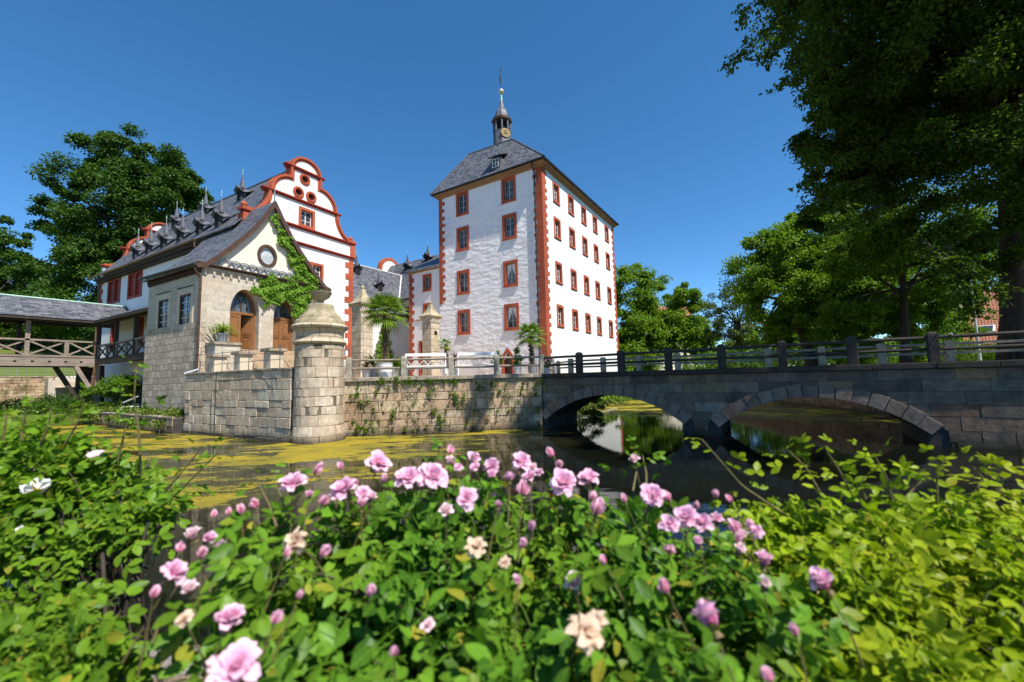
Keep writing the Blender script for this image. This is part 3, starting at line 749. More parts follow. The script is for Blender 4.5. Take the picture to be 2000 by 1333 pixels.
# bell turret
TC = (33.95, 22.1)
oct_rot = math.radians(191 + 22.5)
m = MB(); m.lathe([(0.90, 23.2), (0.90, 27.3)], (TC[0], TC[1], 0), 8, oct_rot)
tur = m.build('bell_turret', M['slate_small'], tower)
m = MB()
for k in range(8):
    a = oct_rot + k * math.pi / 4
    x, y = TC[0] + .82 * math.cos(a), TC[1] + .82 * math.sin(a)
    m.tube([(x, y, 27.3), (x, y, 28.5)], 0.1, 6)
m.lathe([(0.915, 27.3), (0.915, 27.38)], (TC[0], TC[1], 0), 8, oct_rot)
m.build('turret_post', M['slate_small'], tur)
m = MB(); m.lathe([(0.56, 27.4), (0.56, 28.45)], (TC[0], TC[1], 0), 8, oct_rot); m.build('belfry_core', M['dark'], tur)
m = MB(); m.lathe([(0.8, 28.42), (1.04, 28.52), (1.06, 28.72), (0.9, 28.86), (0.70, 28.98)], (TC[0], TC[1], 0), 8, oct_rot); m.build('turret_eave', M['brown_metal'], tur)
m = MB(); m.lathe([(0.78, 28.90), (0.69, 29.05), (0.68, 29.3), (0.60, 29.6), (0.44, 29.85), (0.3, 30.1), (0.2, 30.5), (0.13, 30.85)], (TC[0], TC[1], 0), 8, oct_rot)
m.build('turret_dome', M['slate_small'], tur)
m = MB(); m.lathe([(0.135, 30.84), (0.10, 31.2), (0.075, 31.65)], (TC[0], TC[1], 0), 10); m.build('finial_pole', M['verdigris'], tur)
m = MB(); m.lathe([(0.02, 31.58)] + [(0.27 * math.sin(a), 31.87 - 0.27 * math.cos(a)) for a in np.linspace(.3, 2.9, 12)], (TC[0], TC[1], 0), 16); m.build('finial_ball', M['ball'], tur, smooth=True)
m = MB(); m.tube([(TC[0], TC[1], 32.1), (TC[0], TC[1], 34.5)], 0.025, 6)
m.panel([(0.03, 32.75), (0.16, 32.9), (0.2, 33.3), (0.1, 33.65), (0.03, 33.5)], [], (TC[0], TC[1], 0), (-.54, .84, 0), (0, 0, 1), (-.84, -.54, 0), 0.02)
m.panel([(-0.16, 34.2), (0.16, 34.2), (0.16, 34.26), (-.16, 34.26)], [], (TC[0], TC[1] - .012, 0), (.54, -.84, 0), (0, 0, 1), (-.84, -.54, 0), 0.02)
m.build('weather_vane', M['iron'], tur)
ca = math.radians(191 + 45); cn = np.array((math.cos(ca), math.sin(ca), 0)); cu = np.array((-math.sin(ca), math.cos(ca), 0))
cc = np.array((TC[0], TC[1], 26.95)) + cn * 0.84
m = MB(); m.panel(arc2(0, 0, .45, .45, 0, 345, 23), [], cc + cn * .06, cu, (0, 0, 1), cn, .08)
clock = m.build('clock', M['iron'], tower)
m = MB()
for r_ in (.44, .27): m.strip(arc2(0, 0, r_, r_, 0, 350, 35), .012, .012, cc, cu, (0, 0, 1), cn, .055, .075, True)
for k in range(12):
    a = k * math.pi / 6
    for dd in ((-.03, 0.03) if k % 3 else (-.05, 0, .05)):
        m.hexa(cc + cn * .062 + cu * (math.sin(a) * .30 + math.cos(a) * (dd - .012)) + np.array((0, 0, math.cos(a) * .30 - math.sin(a) * (dd - .012))),
               cu * math.cos(a) * .024 - np.array((0, 0, math.sin(a) * .024)), cu * math.sin(a) * .11 + np.array((0, 0, math.cos(a) * .11)), cn * .014)
m.build('numerals', M['gold'], clock)
m = MB()
for ang, ln in ((math.radians(285), .30), (math.radians(85), .2)):
    d = cu * math.sin(-ang) + np.array((0, 0, math.cos(ang)))
    m.beam(cc + cn * .085 - d * .06, cc + cn * .085 + d * ln, .03, .015, tuple(cn))
m.build('clock_hand', M['gold'], clock)
# downpipe, door
m = MB(); px_ = TX - 0.1; py_ = TY + 0.68
m.tube([(TX - .5, py_, 21.05), (TX - .5, py_, 20.85), (px_, py_, 20.35), (px_, py_, 2.9)], 0.065, 8)
for z in (19, 15.5, 12, 8.5, 5): m.lathe([(.085, z), (.085, z + .08)], (px_, py_, 0), 8)
m.build('downpipe', M['iron'], tower)
m = MB()
inner = [(19.58, 2.5), (20.44, 2.5), (20.44, 4.2), (20.35, 4.52), (20.01, 4.95), (19.67, 4.52), (19.58, 4.2)]
m.panel(door_out, [inner], (TX - 0.05, 0, 0), (0, 1, 0), (0, 0, 1), (-1, 0, 0), .35)
dr = m.build('door', M['red'], tower)
m = MB(); m.box(TX + .26, TX + .3, 19.5, 20.5, 2.5, 5.0)
for k in range(5): m.box(TX + .245, TX + .27, 19.6 + k * .175, 19.75 + k * .175, 2.6, 4.9)
m.build('door_leaf', M['brown_metal'], dr)
# worn spots above windows
# ------------------------------------------------------------------ the gabled house
HX, HX2, HY, HY2 = 14.2, 23.5, 31.1, 57.3
HF = Frame(HX, HY, 2.7)
HC = (HX + HX2) / 2
hl = (HX, HY, 2.8)
house = thing('gabled_house', 'long white house with curved red trimmed gables and slate roof', 'house', hl, HF.a)
half = [(HX2 - 0.02, 15.0)] + list(reversed(arc2(HX2 - .06, 17.1, 1.70, 2.08, 180, 270, 10))) + arc2(20.08, 17.2, 1.52, 1.52, 0, 90, 10) + [(20.08, 19.66), (19.96, 19.68)] + arc2(HC, 19.68, 1.2, 1.02, 1, 90, 12)
half = [(x, z) for x, z in half]
mir = [(2 * HC - x, z) for x, z in reversed(half[:-1])]
outline = [(HX, 2.3), (HX2, 2.3), (HX2, 14.9)] + half + mir + [(HX, 14.9)]
gw = (18.96, 15.86)
rounds = [(18.72, 19.0), (18.2, 17.74), (19.30, 17.74)]
gh = [rect(gw[0] - .6, gw[0] + .6, gw[1] - .7, gw[1] + .7)] + [rect(x - .48, x + .48, 10.68, 12.32) for x in (18.9, 19.98)] + [arc2(x, z, .4, .4, 0, 345, 23) for x, z in rounds]
m = MB(); m.panel(outline, gh, (0, HY, 0), (1, 0, 0), (0, 0, 1), (0, -1, 0), .5, rim=True)
m.build('gable_wall', M['plaster'], house)
out2 = [(x, z) for x, z in outline if True]
m = MB(); m.panel(out2, [], (0, HY2 - .5, 0), (1, 0, 0), (0, 0, 1), (0, -1, 0), .5); m.build('gable_wall', M['plaster'], house)
m = MB()
S1 = [(52.3, 55.3), (47.5, 50.5)]
sh_holes = [rect(a + .1, b - .1, 10.85, 13.0) for a, b in S1] + [rect(y - .8, y + .8, 6.3, 8.7) for y in (42.5, 47.6, 53)]
m.panel(rect(HY + .5, HY2 - .5, 1.0, 14.0), sh_holes, (HX + .02, 0, 0), (0, 1, 0), (0, 0, 1), (-1, 0, 0), .35, back=False, rim=False)
m.add([(HX2 - .02, HY + .5, 2), (HX2 - .02, HY2 - .5, 2), (HX2 - .02, HY2 - .5, 14.3), (HX2 - .02, HY + .5, 14.3)], [(0, 1, 2, 3)])
m.build('side_wall', M['plaster'], house)
path = list(reversed(half + mir))          # left to right over the top: outside on the left
for y0 in (HY, HY2 - .5):
    m = MB(); m.strip(path, .21, .06, (0, y0, 0), (1, 0, 0), (0, 0, 1), (0, -1, 0), -.56, .05)
    m.strip(path, .05, .13, (0, y0, 0), (1, 0, 0), (0, 0, 1), (0, -1, 0), -.6, .14)
    m.build('gable_coping', M['red'], house)
    m = MB()
    for x0, x1, z0, z1 in ((17.03, 20.48, 19.5, 19.76), (15.34, 22.14, 16.96, 17.2), (13.95, 23.72, 14.78, 15.02), (14.02, 23.68, 13.5, 13.72)):
        m.box(x0 + .1, x1 - .1, y0 - .1, y0 + .3, z0, z0 + (z1 - z0) * .5); m.box(x0, x1, y0 - .2, y0 + .3, z0 + (z1 - z0) * .5 + .003, z1)
    m.build('gable_cornice', M['red_paint'], house, bevel=.02)
m = MB()
for x in (HX + .1, HX2 - .1):
    s = -1 if x < HC else 1
    m.box(x - .22, x + .22, HY - .12, HY + .62, 13.75, 14.76); m.box(x - .3, x + .3, HY - .16, HY + .66, 15.03, 15.2)
    m.lathe([(.1, 15.2), (.1, 15.26)] + [(.2 * math.sin(a), 15.45 - .2 * math.cos(a)) for a in np.linspace(.45, 3.0, 10)], (x + s * .02, HY + .25, 0), 12)
m.build('kneeler', M['red'], house)
for x, z in rounds:
    m = MB(); m.panel(arc2(x, z, .47, .47, 0, 350, 35), [arc2(x, z, .27, .27, 0, 345, 23)], (0, HY - .06, 0), (1, 0, 0), (0, 0, 1), (0, -1, 0), .22)
    m.strip(arc2(x, z, .34, .34, 0, 350, 35), .03, .03, (0, HY, 0), (1, 0, 0), (0, 0, 1), (0, -1, 0), .05, .10, True)
    rw = m.build('round_window', M['red'], house)
    m = MB(); m.panel(arc2(x, z, .3, .3, 0, 345, 23), [], (0, HY + .12, 0), (1, 0, 0), (0, 0, 1), (0, -1, 0), .02); m.build('pane', M['red_paint'], rw)
    m = MB(); m.panel(arc2(x, z, .18, .2, 0, 345, 23), [], (0, HY + .10, 0), (1, 0, 0), (0, 0, 1), (0, -1, 0), .01); m.build('opening', M['dark'], rw)
wp = window_proto(house, 1.0, 1.2, .21, .26, 2, 3, M['red'], M['sash_white']); place_all(wp, [(gw[0], HY, gw[1])], hl, 0)
wp = window_proto(house, .76, 1.42, .18, .26, 2, 3, M['red'], M['sash_white']); place_all(wp, [(18.89, HY, 11.5), (19.98, HY, 11.5)], hl, 0)
# red shuttered windows of the long side
f = MB()
wO = 3.5
f.panel(rect(-1.55, 1.55, -1.22, 1.22), [rect(-1.3, 1.3, -1.0, 1.0)], (0, -.05, 0), (1, 0, 0), (0, 0, 1), (0, -1, 0), .3); f.box(-.14, .14, -.045, .2, -1.0, 1.0)
fr = f.build('window', M['red_paint'], house, local=True, bevel=.015)
s = MB()
for a, b in ((-1.3, -.14), (.14, 1.3)):
    w_ = (b - a) / 2
    for k in range(2):
        x0 = a + k * w_
        s.box(x0 + .02, x0 + w_ - .02, .13, .17, -1.0, 1.0)
        for z0, z1 in ((-.95, -.05), (.05, .95)): s.box(x0 + .1, x0 + w_ - .1, .115, .14, z0, z1)
s.build('shutter', M['red_paint'], fr, local=True, bevel=.01)
p_ = MB(); p_.box(-1.3, 1.3, .2, .22, -1.0, 1.0); p_.build('pane', M['dark'], fr, local=True)
place_all(fr, [(HX + .02, (a + b) / 2, 11.93) for a, b in S1], hl, ROT_X)
wp = window_proto(house, 1.5, 2.2, .2, .2, 2, 2, M['red_paint'], M['red_paint'], M['red_paint']); place_all(wp, [(HX + .02, y, 7.5) for y in (42.5, 47.6, 53)], hl, ROT_X)
m = MB(); quoins(m, HX2, HY, 2.8, 13.45, -1, 1, .82, .45, ch=.52); m.build('corner_stones', M['red'], house, bevel=.01)
m = MB(); quoins(m, HX, HY2, 3.0, 13.4, 1, -1, .7, .4, ch=.5); m.build('corner_stones', M['red'], house, bevel=.01)
# roof
RZ, EZ = 20.45, 13.66
EX = 13.55
def roof_prof(x):
    tt = (x - EX) / (HC - EX)
    return EZ + (RZ - EZ) * tt - 0.22 * math.sin(math.pi * min(1, tt * 1.0)) * (1 - tt)
m = MB()
rows = []
for y in (HY + .45, HY2 - .42):
    L_ = [(x, y, roof_prof(x)) for x in np.linspace(EX, HC, 8)]
    R_ = [(2 * HC - x, y, roof_prof(x)) for x in np.linspace(HC, EX, 8)[1:]]
    rows.append(L_ + R_)
m.sheet(rows)
hroof = m.build('roof', M['slate'], house, solid=.12)
m = MB(); m.hexa((EX, HY + .02, EZ - .03), (1.2, 0, 1.2 * (RZ - EZ) / (HC - EX) - .12), (0, .45, 0), (0, 0, .08)); m.build('roof_edge', M['slate'], hroof)
m = MB(); m.tube([(HC, HY + .4, RZ + .03), (HC, HY2 - .4, RZ + .03)], .09, 6); m.build('ridge', M['slate'], hroof)
m = MB()
m.box(EX + .1, HX + .1, HY + 5, HY2 + .1, EZ - .38, EZ - .22); m.box(EX + .3, HX + .1, HY + 5, HY2, EZ - .55, EZ - .384)
m.build('eave_board', M['wood_dark'], house)
m = MB(); m.tube([(EX - .05, 36.4, EZ - .05), (EX - .05, HY2 + 1.0, EZ - .05)], .11, 8); m.tube([(EX - .05, 36.5, EZ - .05), (EX - .05, 36.5, EZ - .6), (EX + .4, 36.4, EZ - .8)], .06, 8)
m.build('gutter', M['gutter'], house)
m = MB(); m.tube([(HX - .1, HY2 + .1, EZ - .3), (HX - .1, HY2 + .1, 2.9)], .07, 8); m.build('downpipe', M['gutter'], house)
def on_plane(px, py, P0, N):
    d = ray(px, py); t_ = np.dot(np.array(P0) - EYE, N) / np.dot(d, N); return EYE + d * t_
sl = (RZ - EZ) / (HC - EX); rn = _n((-sl, 0, 1))
def lucarne(parent, mat_):
    """narrow slated roof dormer with a flared cap and a spire; local origin at the foot of its front"""
    m = MB()
    w_, h_, sl_ = .34, 1.3, 1.28
    m.box(0, .05, -w_, w_, -.3, h_)
    for sgn in (-1, 1):
        m.add([(0.05, sgn * w_, -.1), (.3, sgn * w_, .25), (.3, sgn * w_, h_ - .1), (0.05, sgn * w_, h_ - .05)], [(0, 1, 2, 3)])
    o = m.build('dormer', M['slate_dark'], parent, local=True); o.scale = (.88, .88, .88)
    m = MB(); m.box(-.03, -.005, -w_ + .07, w_ - .07, .2, h_ - .12); m.build('louvre', M['dark'], o, local=True)
    # swept slate cheeks run from the little cap down to the main roof
    m = MB()
    for sgn in (-1, 1):
        rows = []
        for t in np.linspace(0, 1, 7):
            xa = -.26 + 1.35 * t; A_ = np.array((xa, 0, h_ + .30 - .18 * t))
            xb = -.26 + 1.5 * t; yb = .56 + .42 * t; zb = (h_ - .1) * (1 - t) ** 1.5 + max(sl_ * (xb - .02), 0) * (1 - (1 - t) ** 3) + .05
            B_ = np.array((xb, sgn * yb, zb)); row = []
            for q in np.linspace(0, 1, 6):
                c_ = A_ + (B_ - A_) * q; c_[2] -= .16 * math.sin(math.pi * q) * (1 - .3 * t); row.append(tuple(c_))
            rows.append(row)
        m.sheet(rows)
    m.build('dormer_roof', M['slate_small'], o, local=True, solid=.04)
    m = MB()
    m.add([(-.16 + .25, -.2, h_ + .15), (.25 + .22, -.2, h_ + .15), (.25 + .22, .2, h_ + .15), (-.16 + .25, .2, h_ + .15), (.28, -.03, h_ + 1.55), (.31, -.03, h_ + 1.55), (.31, .03, h_ + 1.55), (.28, .03, h_ + 1.55)],
          [(0, 1, 5, 4), (1, 2, 6, 5), (2, 3, 7, 6), (3, 0, 4, 7), (4, 5, 6, 7)])
    m.build('spire', M['slate_small'], o, local=True)
    m = MB(); m.lathe([(.03, h_ + 1.5), (.02, h_ + 1.8), (.06, h_ + 1.86), (.06, h_ + 1.93), (.015, h_ + 1.98), (.01, h_ + 2.2)], (.295, 0, 0), 8); m.build('finial', M['verdigris'], o, local=True)
    return o
luc = lucarne(house, None)
spots = []
for y in (49.0, 46.3, 43.4, 40.45, 37.3, 34.45): spots.append((14.0, y, roof_prof(14.0)))
for y in (49.4, 43.7, 37.5): spots.append((17.0, y, roof_prof(17.0)))
lowz = 14.75
fixed = []
for i, s in enumerate(spots):
    fixed.append((s[0], s[1], s[2] + .05))
LUC_SPOTS = fixed
place_all(luc, fixed, hl, 0)

# ------------------------------------------------------------------ stone entrance annex
AX, AX2, AY, AY2 = 10.7, 18.75, 28.2, 35.3
AF = Frame(AX, AY, 2.7)
AC = (AX + AX2) / 2
al = (AX, AY, 2.8)
annex = thing('stone_annex', 'beige sandstone entrance building with sweeping slate roof and two arched doors', 'building', al, AF.a)
def gothic(cx, w, z0, zs, zt):
    return [(cx - w / 2, z0), (cx + w / 2, z0)] + arc2(cx, zs, w / 2, zt - zs, 0, 180, 16)
DZ = 4.78
doors = [(13.16, 1.76, 7.1, 8.65), (15.8, 1.64, 7.05, 8.45)]
m = MB()
ch_ = [gothic(cx, w, DZ, zs, zt) for cx, w, zs, zt in doors]
m.panel(rect(AX, AX2, 1.2, 9.62), ch_, (0, AY, 0), (1, 0, 0), (0, 0, 1), (0, -1, 0), .45, back=False, rim=False)
m.build('wall', M['ashlar'], annex)
curve = [(10.72, 9.75), (11.4, 10.42), (12.13, 11.22), (12.8, 12.0), (13.45, 12.83), (14.0, 13.68), (14.4, 14.4), (AC, 14.9)]
gout = [(10.9, 9.6), (AX2 - .2, 9.6)] + [(2 * AC - x, z - .12) for x, z in curve[:-1]] + [(AC, 14.75)] + [(x, z - .12) for x, z in reversed(curve[:-1])]
m = MB(); m.panel(gout, [arc2(14.46, 11.16, .5, .6, 0, 345, 23)], (0, AY + .03, 0), (1, 0, 0), (0, 0, 1), (0, -1, 0), .3); m.build('gable_wall', M['plaster_cream'], annex)
m = MB(); m.strip(arc2(14.46, 11.16, .55, .66, 0, 350, 35), .1, .08, (0, AY, 0), (1, 0, 0), (0, 0, 1), (0, -1, 0), -.1, .05, True)
rw = m.build('oval_window', M['brown_metal'], annex)
m = MB(); m.panel(arc2(14.46, 11.16, .5, .6, 0, 345, 23), [], (0, AY + .1, 0), (1, 0, 0), (0, 0, 1), (0, -1, 0), .02); m.build('pane', M['frosted'], rw)
AW = [(33.0, 7.22), (30.1, 7.15)]
m = MB()
m.panel(rect(AY, AY2, 6.3, 10.1), [rect(y - .68, y + .68, 6.3, 8.2) for y, z in AW], (AX, 0, 0), (0, 1, 0), (0, 0, 1), (-1, 0, 0), .3, back=False, rim=False)
m.add([(AX, AY2, 1), (AX2, AY2, 1), (AX2, AY2, 10), (AX, AY2, 10)], [(0, 1, 2, 3)])
m.build('wall', M['ashlar_side'], annex)
m = MB(); m.panel([(AY - .06, 0.9), (AY2 + .05, .9), (AY2 + .05, 6.35), (AY - .06, 6.35)], [], (AX - .05, 0, 0), (0, 1, 0), (0, 0, 1), (-1, 0, 0), .3); m.build('base_wall', M['rubble'], annex)
for y, z in AW:
    f = MB(); f.panel(rect(y - 1.0, y + 1.0, 5.95 if y > 31 else 5.8, 8.5), [rect(y - .7, y + .7, 6.28, 8.18)], (AX - .03, 0, 0), (0, 1, 0), (0, 0, 1), (-1, 0, 0), .25)
    fr = f.build('window', M['low_pillar'], annex)
    f = MB(); f.strip(rect(y - .7, y + .7, 6.28, 8.18), .0, .1, (AX + .06, 0, 0), (0, 1, 0), (0, 0, 1), (-1, 0, 0), 0, .05, True)
    f.strip(list(reversed(rect(y - .7, y + .7, 6.28, 8.18))), .0, -.09, (AX + .06, 0, 0), (0, 1, 0), (0, 0, 1), (-1, 0, 0), 0, .06, True)
    f.box(AX + .0, AX + .06, y - .76, y - .62, 6.22, 8.24); f.box(AX + .0, AX + .06, y + .62, y + .76, 6.22, 8.24); f.box(AX + .002, AX + .058, y - .62, y + .62, 6.22, 6.34); f.box(AX + .002, AX + .058, y - .62, y + .62, 8.12, 8.24)
    f.build('frame', M['brown_metal'], fr)
    f = MB(); f.box(AX + .05, AX + .08, y - .03, y + .03, 6.34, 8.12)
    for k in (1, 2, 3): f.box(AX + .053, AX + .078, y - .62, y + .62, 6.28 + k * .475 - .018, 6.28 + k * .475 + .018)
    f.build('sash', M['sash_white'], fr)
    f = MB(); f.box(AX + .09, AX + .11, y - .65, y + .65, 6.3, 8.18); f.build('pane', M['glass'], fr)
    f = MB(); f.box(AX - .05, AX + .01, y - .95, y + 1.05, 8.6, 8.64); f.build('drip_line', M['dark'], fr)
# scalloped friezes
m = MB()
n_ = 26
for k in range(n_):
    y0 = AY + .02 + k * (AY2 - AY) / n_; w_ = (AY2 - AY) / n_
    m.box(AX - .16, AX - .02, y0, y0 + w_ * .36, 9.36, 9.78)
    m.box(AX - .13, AX - .03, y0 + .03, y0 + w_ * .3, 9.24, 9.355)
m.box(AX - .2, AX - .005, AY - .02, AY2 + .05, 9.74, 9.92); m.box(AX - .12, AX - .008, AY - .01, AY2 + .05, 9.6, 9.737)
m.build('frieze', M['brown_metal'], annex)
m = MB()
n_ = 17
for k in range(n_):
    x0 = AX + .08 + k * (AX2 - AX - .1) / n_; w_ = (AX2 - AX - .1) / n_
    arch = [(x0, 9.62), (x0, 9.2), (x0 + w_ * .12, 9.14), (x0 + w_ * .24, 9.2)] + arc2(x0 + w_ * .62, 9.3, w_ * .38, .2, 180, 0, 8) + [(x0 + w_, 9.62)]
    m.panel(arch, [], (0, AY - .09, 0), (1, 0, 0), (0, 0, 1), (0, -1, 0), .08)
m.build('frieze', M['ashlar_side'], annex)
m = MB(); m.box(AX - .12, AX2 + .1, AY - .22, AY + .05, 9.625, 9.72); m.box(AX - .16, AX2 + .12, AY - .3, AY + .02, 9.723, 9.78)
m.build('ledge', M['brown_metal'], annex)
m = MB()
for k in range(13):
    cx = AX + 1.3 + k * .5
    m.strip(arc2(cx, 9.8, .48, .5, 0, 180, 14), .03, .03, (0, AY, 0), (1, 0, 0), (0, 0, 1), (0, -1, 0), .02, .09 + .012 * (k % 2))
m.build('interlaced_arches', M['zinc'], annex)
# roof
full = [(10.25, 9.62)] + [(x, z + .03) for x, z in curve[:-1]] + [(AC, 14.98)]
def arows(pts, ys):
    return [[(x, y, z) for x, z in pts] for y in ys]
m = MB(); m.sheet(arows(full, (AY - .28, AY2 + .1)))
aroof = m.build('roof', M['slate'], annex, solid=.1)
m = MB(); m.sheet(arows([(2 * AC - x, z) for x, z in full], (AY - .28, HY - .02))); m.build('roof', M['slate'], annex, solid=.1)
m = MB(); both = full + [(2 * AC - x, z) for x, z in reversed(full[:-1])]
m.strip(both, .22, .03, (0, AY - .28, 0), (1, 0, 0), (0, 0, 1), (0, -1, 0), -.06, .03); m.build('bargeboard', M['brown_metal'], annex)
m = MB(); m.tube([(AC, AY - .2, 14.9), (AC, AY - .2, 15.9)], [.07, .02], 6); m.build('finial', M['zinc'], annex)
m = MB(); m.tube([(10.2, AY - .3, 9.62), (10.2, AY2 + .2, 9.75)], .09, 8); m.build('gutter', M['iron'], annex)
m = MB(); m.tube([(10.2, AY - .15, 9.6), (10.25, AY - .15, 9.35), (AX - .12, AY - .1, 8.9), (AX - .12, AY - .1, 3.5)], .07, 8)
for z in (8.2, 6.2, 4.4): m.lathe([(.09, z), (.09, z + .07)], (AX - .12, AY - .1, 0), 8)
m.build('downpipe', M['brown_metal'], annex)
# doors
for i, (cx, w, zs, zt) in enumerate(doors):
    y = AY + .42
    f = MB(); inner = [(cx - w / 2 + .12, DZ + .0), (cx + w / 2 - .12, DZ)] + arc2(cx, zs, w / 2 - .12, zt - zs - .12, 0, 180, 16)
    f.panel(gothic(cx, w + .04, DZ - .02, zs, zt + .02), [inner], (0, y, 0), (1, 0, 0), (0, 0, 1), (0, -1, 0), .12)
    f.box(cx - w / 2 + .12, cx + w / 2 - .12, y + .02, y + .12, zs - .02, zs + .14)
    d_ = f.build('door', M['door'], annex)
    f = MB(); f.panel([(cx - w / 2 + .1, zs + .1), (cx + w / 2 - .1, zs + .1)] + arc2(cx, zs + .1, w / 2 - .1, zt - zs - .2, 5, 175, 14), [], (0, y + .1, 0), (1, 0, 0), (0, 0, 1), (0, -1, 0), .02); f.build('fanlight', M['glass'], d_)
    f = MB()
    hw = w / 2 - .12
    for off in (-hw, -hw / 2, 0, hw / 2, hw):
        pth = [q for q in arc2(cx + off, zs + .14, hw, (zt - zs) * 1.0, 0, 180, 24) if abs(q[0] - cx) < hw and q[1] < zs + .14 + (zt - zs - .2) * math.sqrt(max(0, 1 - ((q[0] - cx) / hw) ** 2))]
        if len(pth) > 2: f.strip(pth, .022, .022, (0, y + .09, 0), (1, 0, 0), (0, 0, 1), (0, -1, 0), 0, .03)
    f.build('fanlight_tracery', M['brown_metal'], d_)
    def leaf(x0, x1, ang=0.0, hinge='l'):
        L = MB(); ww = x1 - x0; hh = zs - .04 - DZ
        L.box(0, ww, 0, .06, 0, hh)
        for z0, z1 in ((.12, .95), (1.05, hh - .12)):
            L.strip(rect(.12, ww - .12, z0, z1), .03, .03, (0, 0, 0), (1, 0, 0), (0, 0, 1), (0, -1, 0), 0, .03, True)
            L.box(.2, ww - .2, -.018, .01, z0 + .08, z1 - .08)
        if hinge == 'r':
            L.v = [(-a_, b_, c_) for a_, b_, c_ in L.v]
        o = L.build('door_leaf', M['door'], d_, local=True, bevel=.006)
        o.location = ((x0 if hinge == 'l' else x1) - al[0], y + .04 - al[1], DZ - al[2]); o.rotation_euler = (0, 0, ang)
        return o
    if i == 0:
        leaf(cx - hw, cx, 0.0); leaf(cx, cx + hw, math.radians(-52), 'r')
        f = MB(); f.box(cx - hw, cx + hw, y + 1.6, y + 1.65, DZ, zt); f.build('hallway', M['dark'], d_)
    else:
        leaf(cx - hw, cx - .004); leaf(cx + .004, cx + hw, 0.0, 'r')
        f = MB(); f.beam((cx + .06, y - .02, 5.85), (cx + .06, y - .07, 5.85), .02, .02); f.beam((cx + .06, y - .07, 5.85), (cx + .2, y - .07, 5.85), .02, .02); f.build('handle', M['iron'], d_)
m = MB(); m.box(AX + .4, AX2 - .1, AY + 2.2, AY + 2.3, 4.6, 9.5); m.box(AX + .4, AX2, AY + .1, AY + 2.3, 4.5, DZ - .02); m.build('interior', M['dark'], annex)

# ------------------------------------------------------------------ narrow wing beside the tower, connecting wing, rear range
wl = (31.02, 30, 2.8)
wing = thing('stair_wing', 'narrow white wing with red corner stones left of the tower', 'building', wl)
WX, WY0, WY1, WZ = 31.02, TY2 - .02, 32.3, 13.95
wh = [(29.75, 12.55, .72, 1.3), (29.75, 9.55, .72, 1.3)]
m = MB(); m.panel(rect(WY0, WY1, 2.3, WZ), [rect(y - a / 2 - .08, y + a / 2 + .08, z - b / 2 - .08, z + b / 2 + .08) for y, z, a, b in wh] + [rect(30.08, 30.85, 2.6, 6.5)], (WX, 0, 0), (0, 1, 0), (0, 0, 1), (-1, 0, 0), .3, back=False, rim=False)
m.add([(WX, WY1, 2.3), (WX + 8, WY1, 2.3), (WX + 8, WY1, WZ), (WX, WY1, WZ)], [(0, 1, 2, 3)])
m.build('wall', M['plaster'], wing)
wp = window_proto(wing, .72, 1.3, .24, .22, 2, 2, M['red'], M['sash']); place_all(wp, [(WX, y, z) for y, z, a, b in wh], wl, ROT_X)
m = MB(); m.panel(rect(29.95, 30.98, 2.5, 6.65), [rect(30.15, 30.78, 2.5, 6.45)], (WX - .04, 0, 0), (0, 1, 0), (0, 0, 1), (-1, 0, 0), .3); d_ = m.build('door', M['red'], wing)
m = MB(); m.box(WX + .2, WX + .24, 30.1, 30.85, 2.5, 6.5); m.build('door_leaf', M['red_paint'], d_)
m = MB(); quoins(m, WX, WY1, 2.8, WZ - .2, 1, -1, .7, .42, ch=.42); m.build('corner_stones', M['red'], wing, bevel=.01)
m = MB(); m.box(WX - .18, WX + .1, WY0 + .02, WY1 + .2, WZ - .16, WZ); m.box(WX - .06, WX + .02, WY0 + .04, WY1 - .9, 8.72, 8.86); m.build('eave_moulding', M['cornice'], wing)
m = MB(); m.hexa((WX - .42, WY0 + .02, WZ + .0), (0, WY1 - WY0 + .35, 0), (8, 0, 4.4), (0, 0, .1)); m.build('roof', M['slate'], wing)

cl = (27, 36.4, 2.8)
conn = thing('connecting_wing', 'white wing with slate roof between the gabled house and the rear range', 'building', cl)
m = MB(); m.panel(rect(23.36, 35.4, 2.3, 10.6), [rect(28.5, 29.5, 7.1, 8.6), rect(28.6, 29.6, 2.8, 5.2)], (0, 36.4, 0), (1, 0, 0), (0, 0, 1), (0, -1, 0), .3, back=False, rim=False); m.build('wall', M['plaster'], conn)
wp = window_proto(conn, .85, 1.35, .2, .2, 2, 3, M['red'], M['sash_white']); place_all(wp, [(29.0, 36.4, 7.85)], cl, 0)
m = MB(); m.panel(rect(28.4, 29.8, 2.7, 5.4), [rect(28.62, 29.58, 2.7, 5.2)], (0, 36.36, 0), (1, 0, 0), (0, 0, 1), (0, -1, 0), .3); d_ = m.build('door', M['red'], conn)
m = MB(); m.box(28.6, 29.6, 36.6, 36.64, 2.7, 5.2); m.build('door_leaf', M['door'], d_)
m = MB(); m.sheet([[(23.3, 36.0, 10.1), (23.3, 40.0, 15.97), (23.3, 44, 10)], [(38.2, 36.0, 10.1), (38.2, 40.0, 15.97), (38.2, 44, 10)]]); croof = m.build('roof', M['slate'], conn, solid=.1)
m = MB(); m.tube([(23.3, 40, 16.0), (36.8, 40, 16.0)], .1, 6); m.build('ridge', M['lead'], croof)
m = MB(); m.tube([(23.4, 35.95, 10.05), (35, 35.95, 10.05)], .09, 8); m.build('gutter', M['iron'], conn)

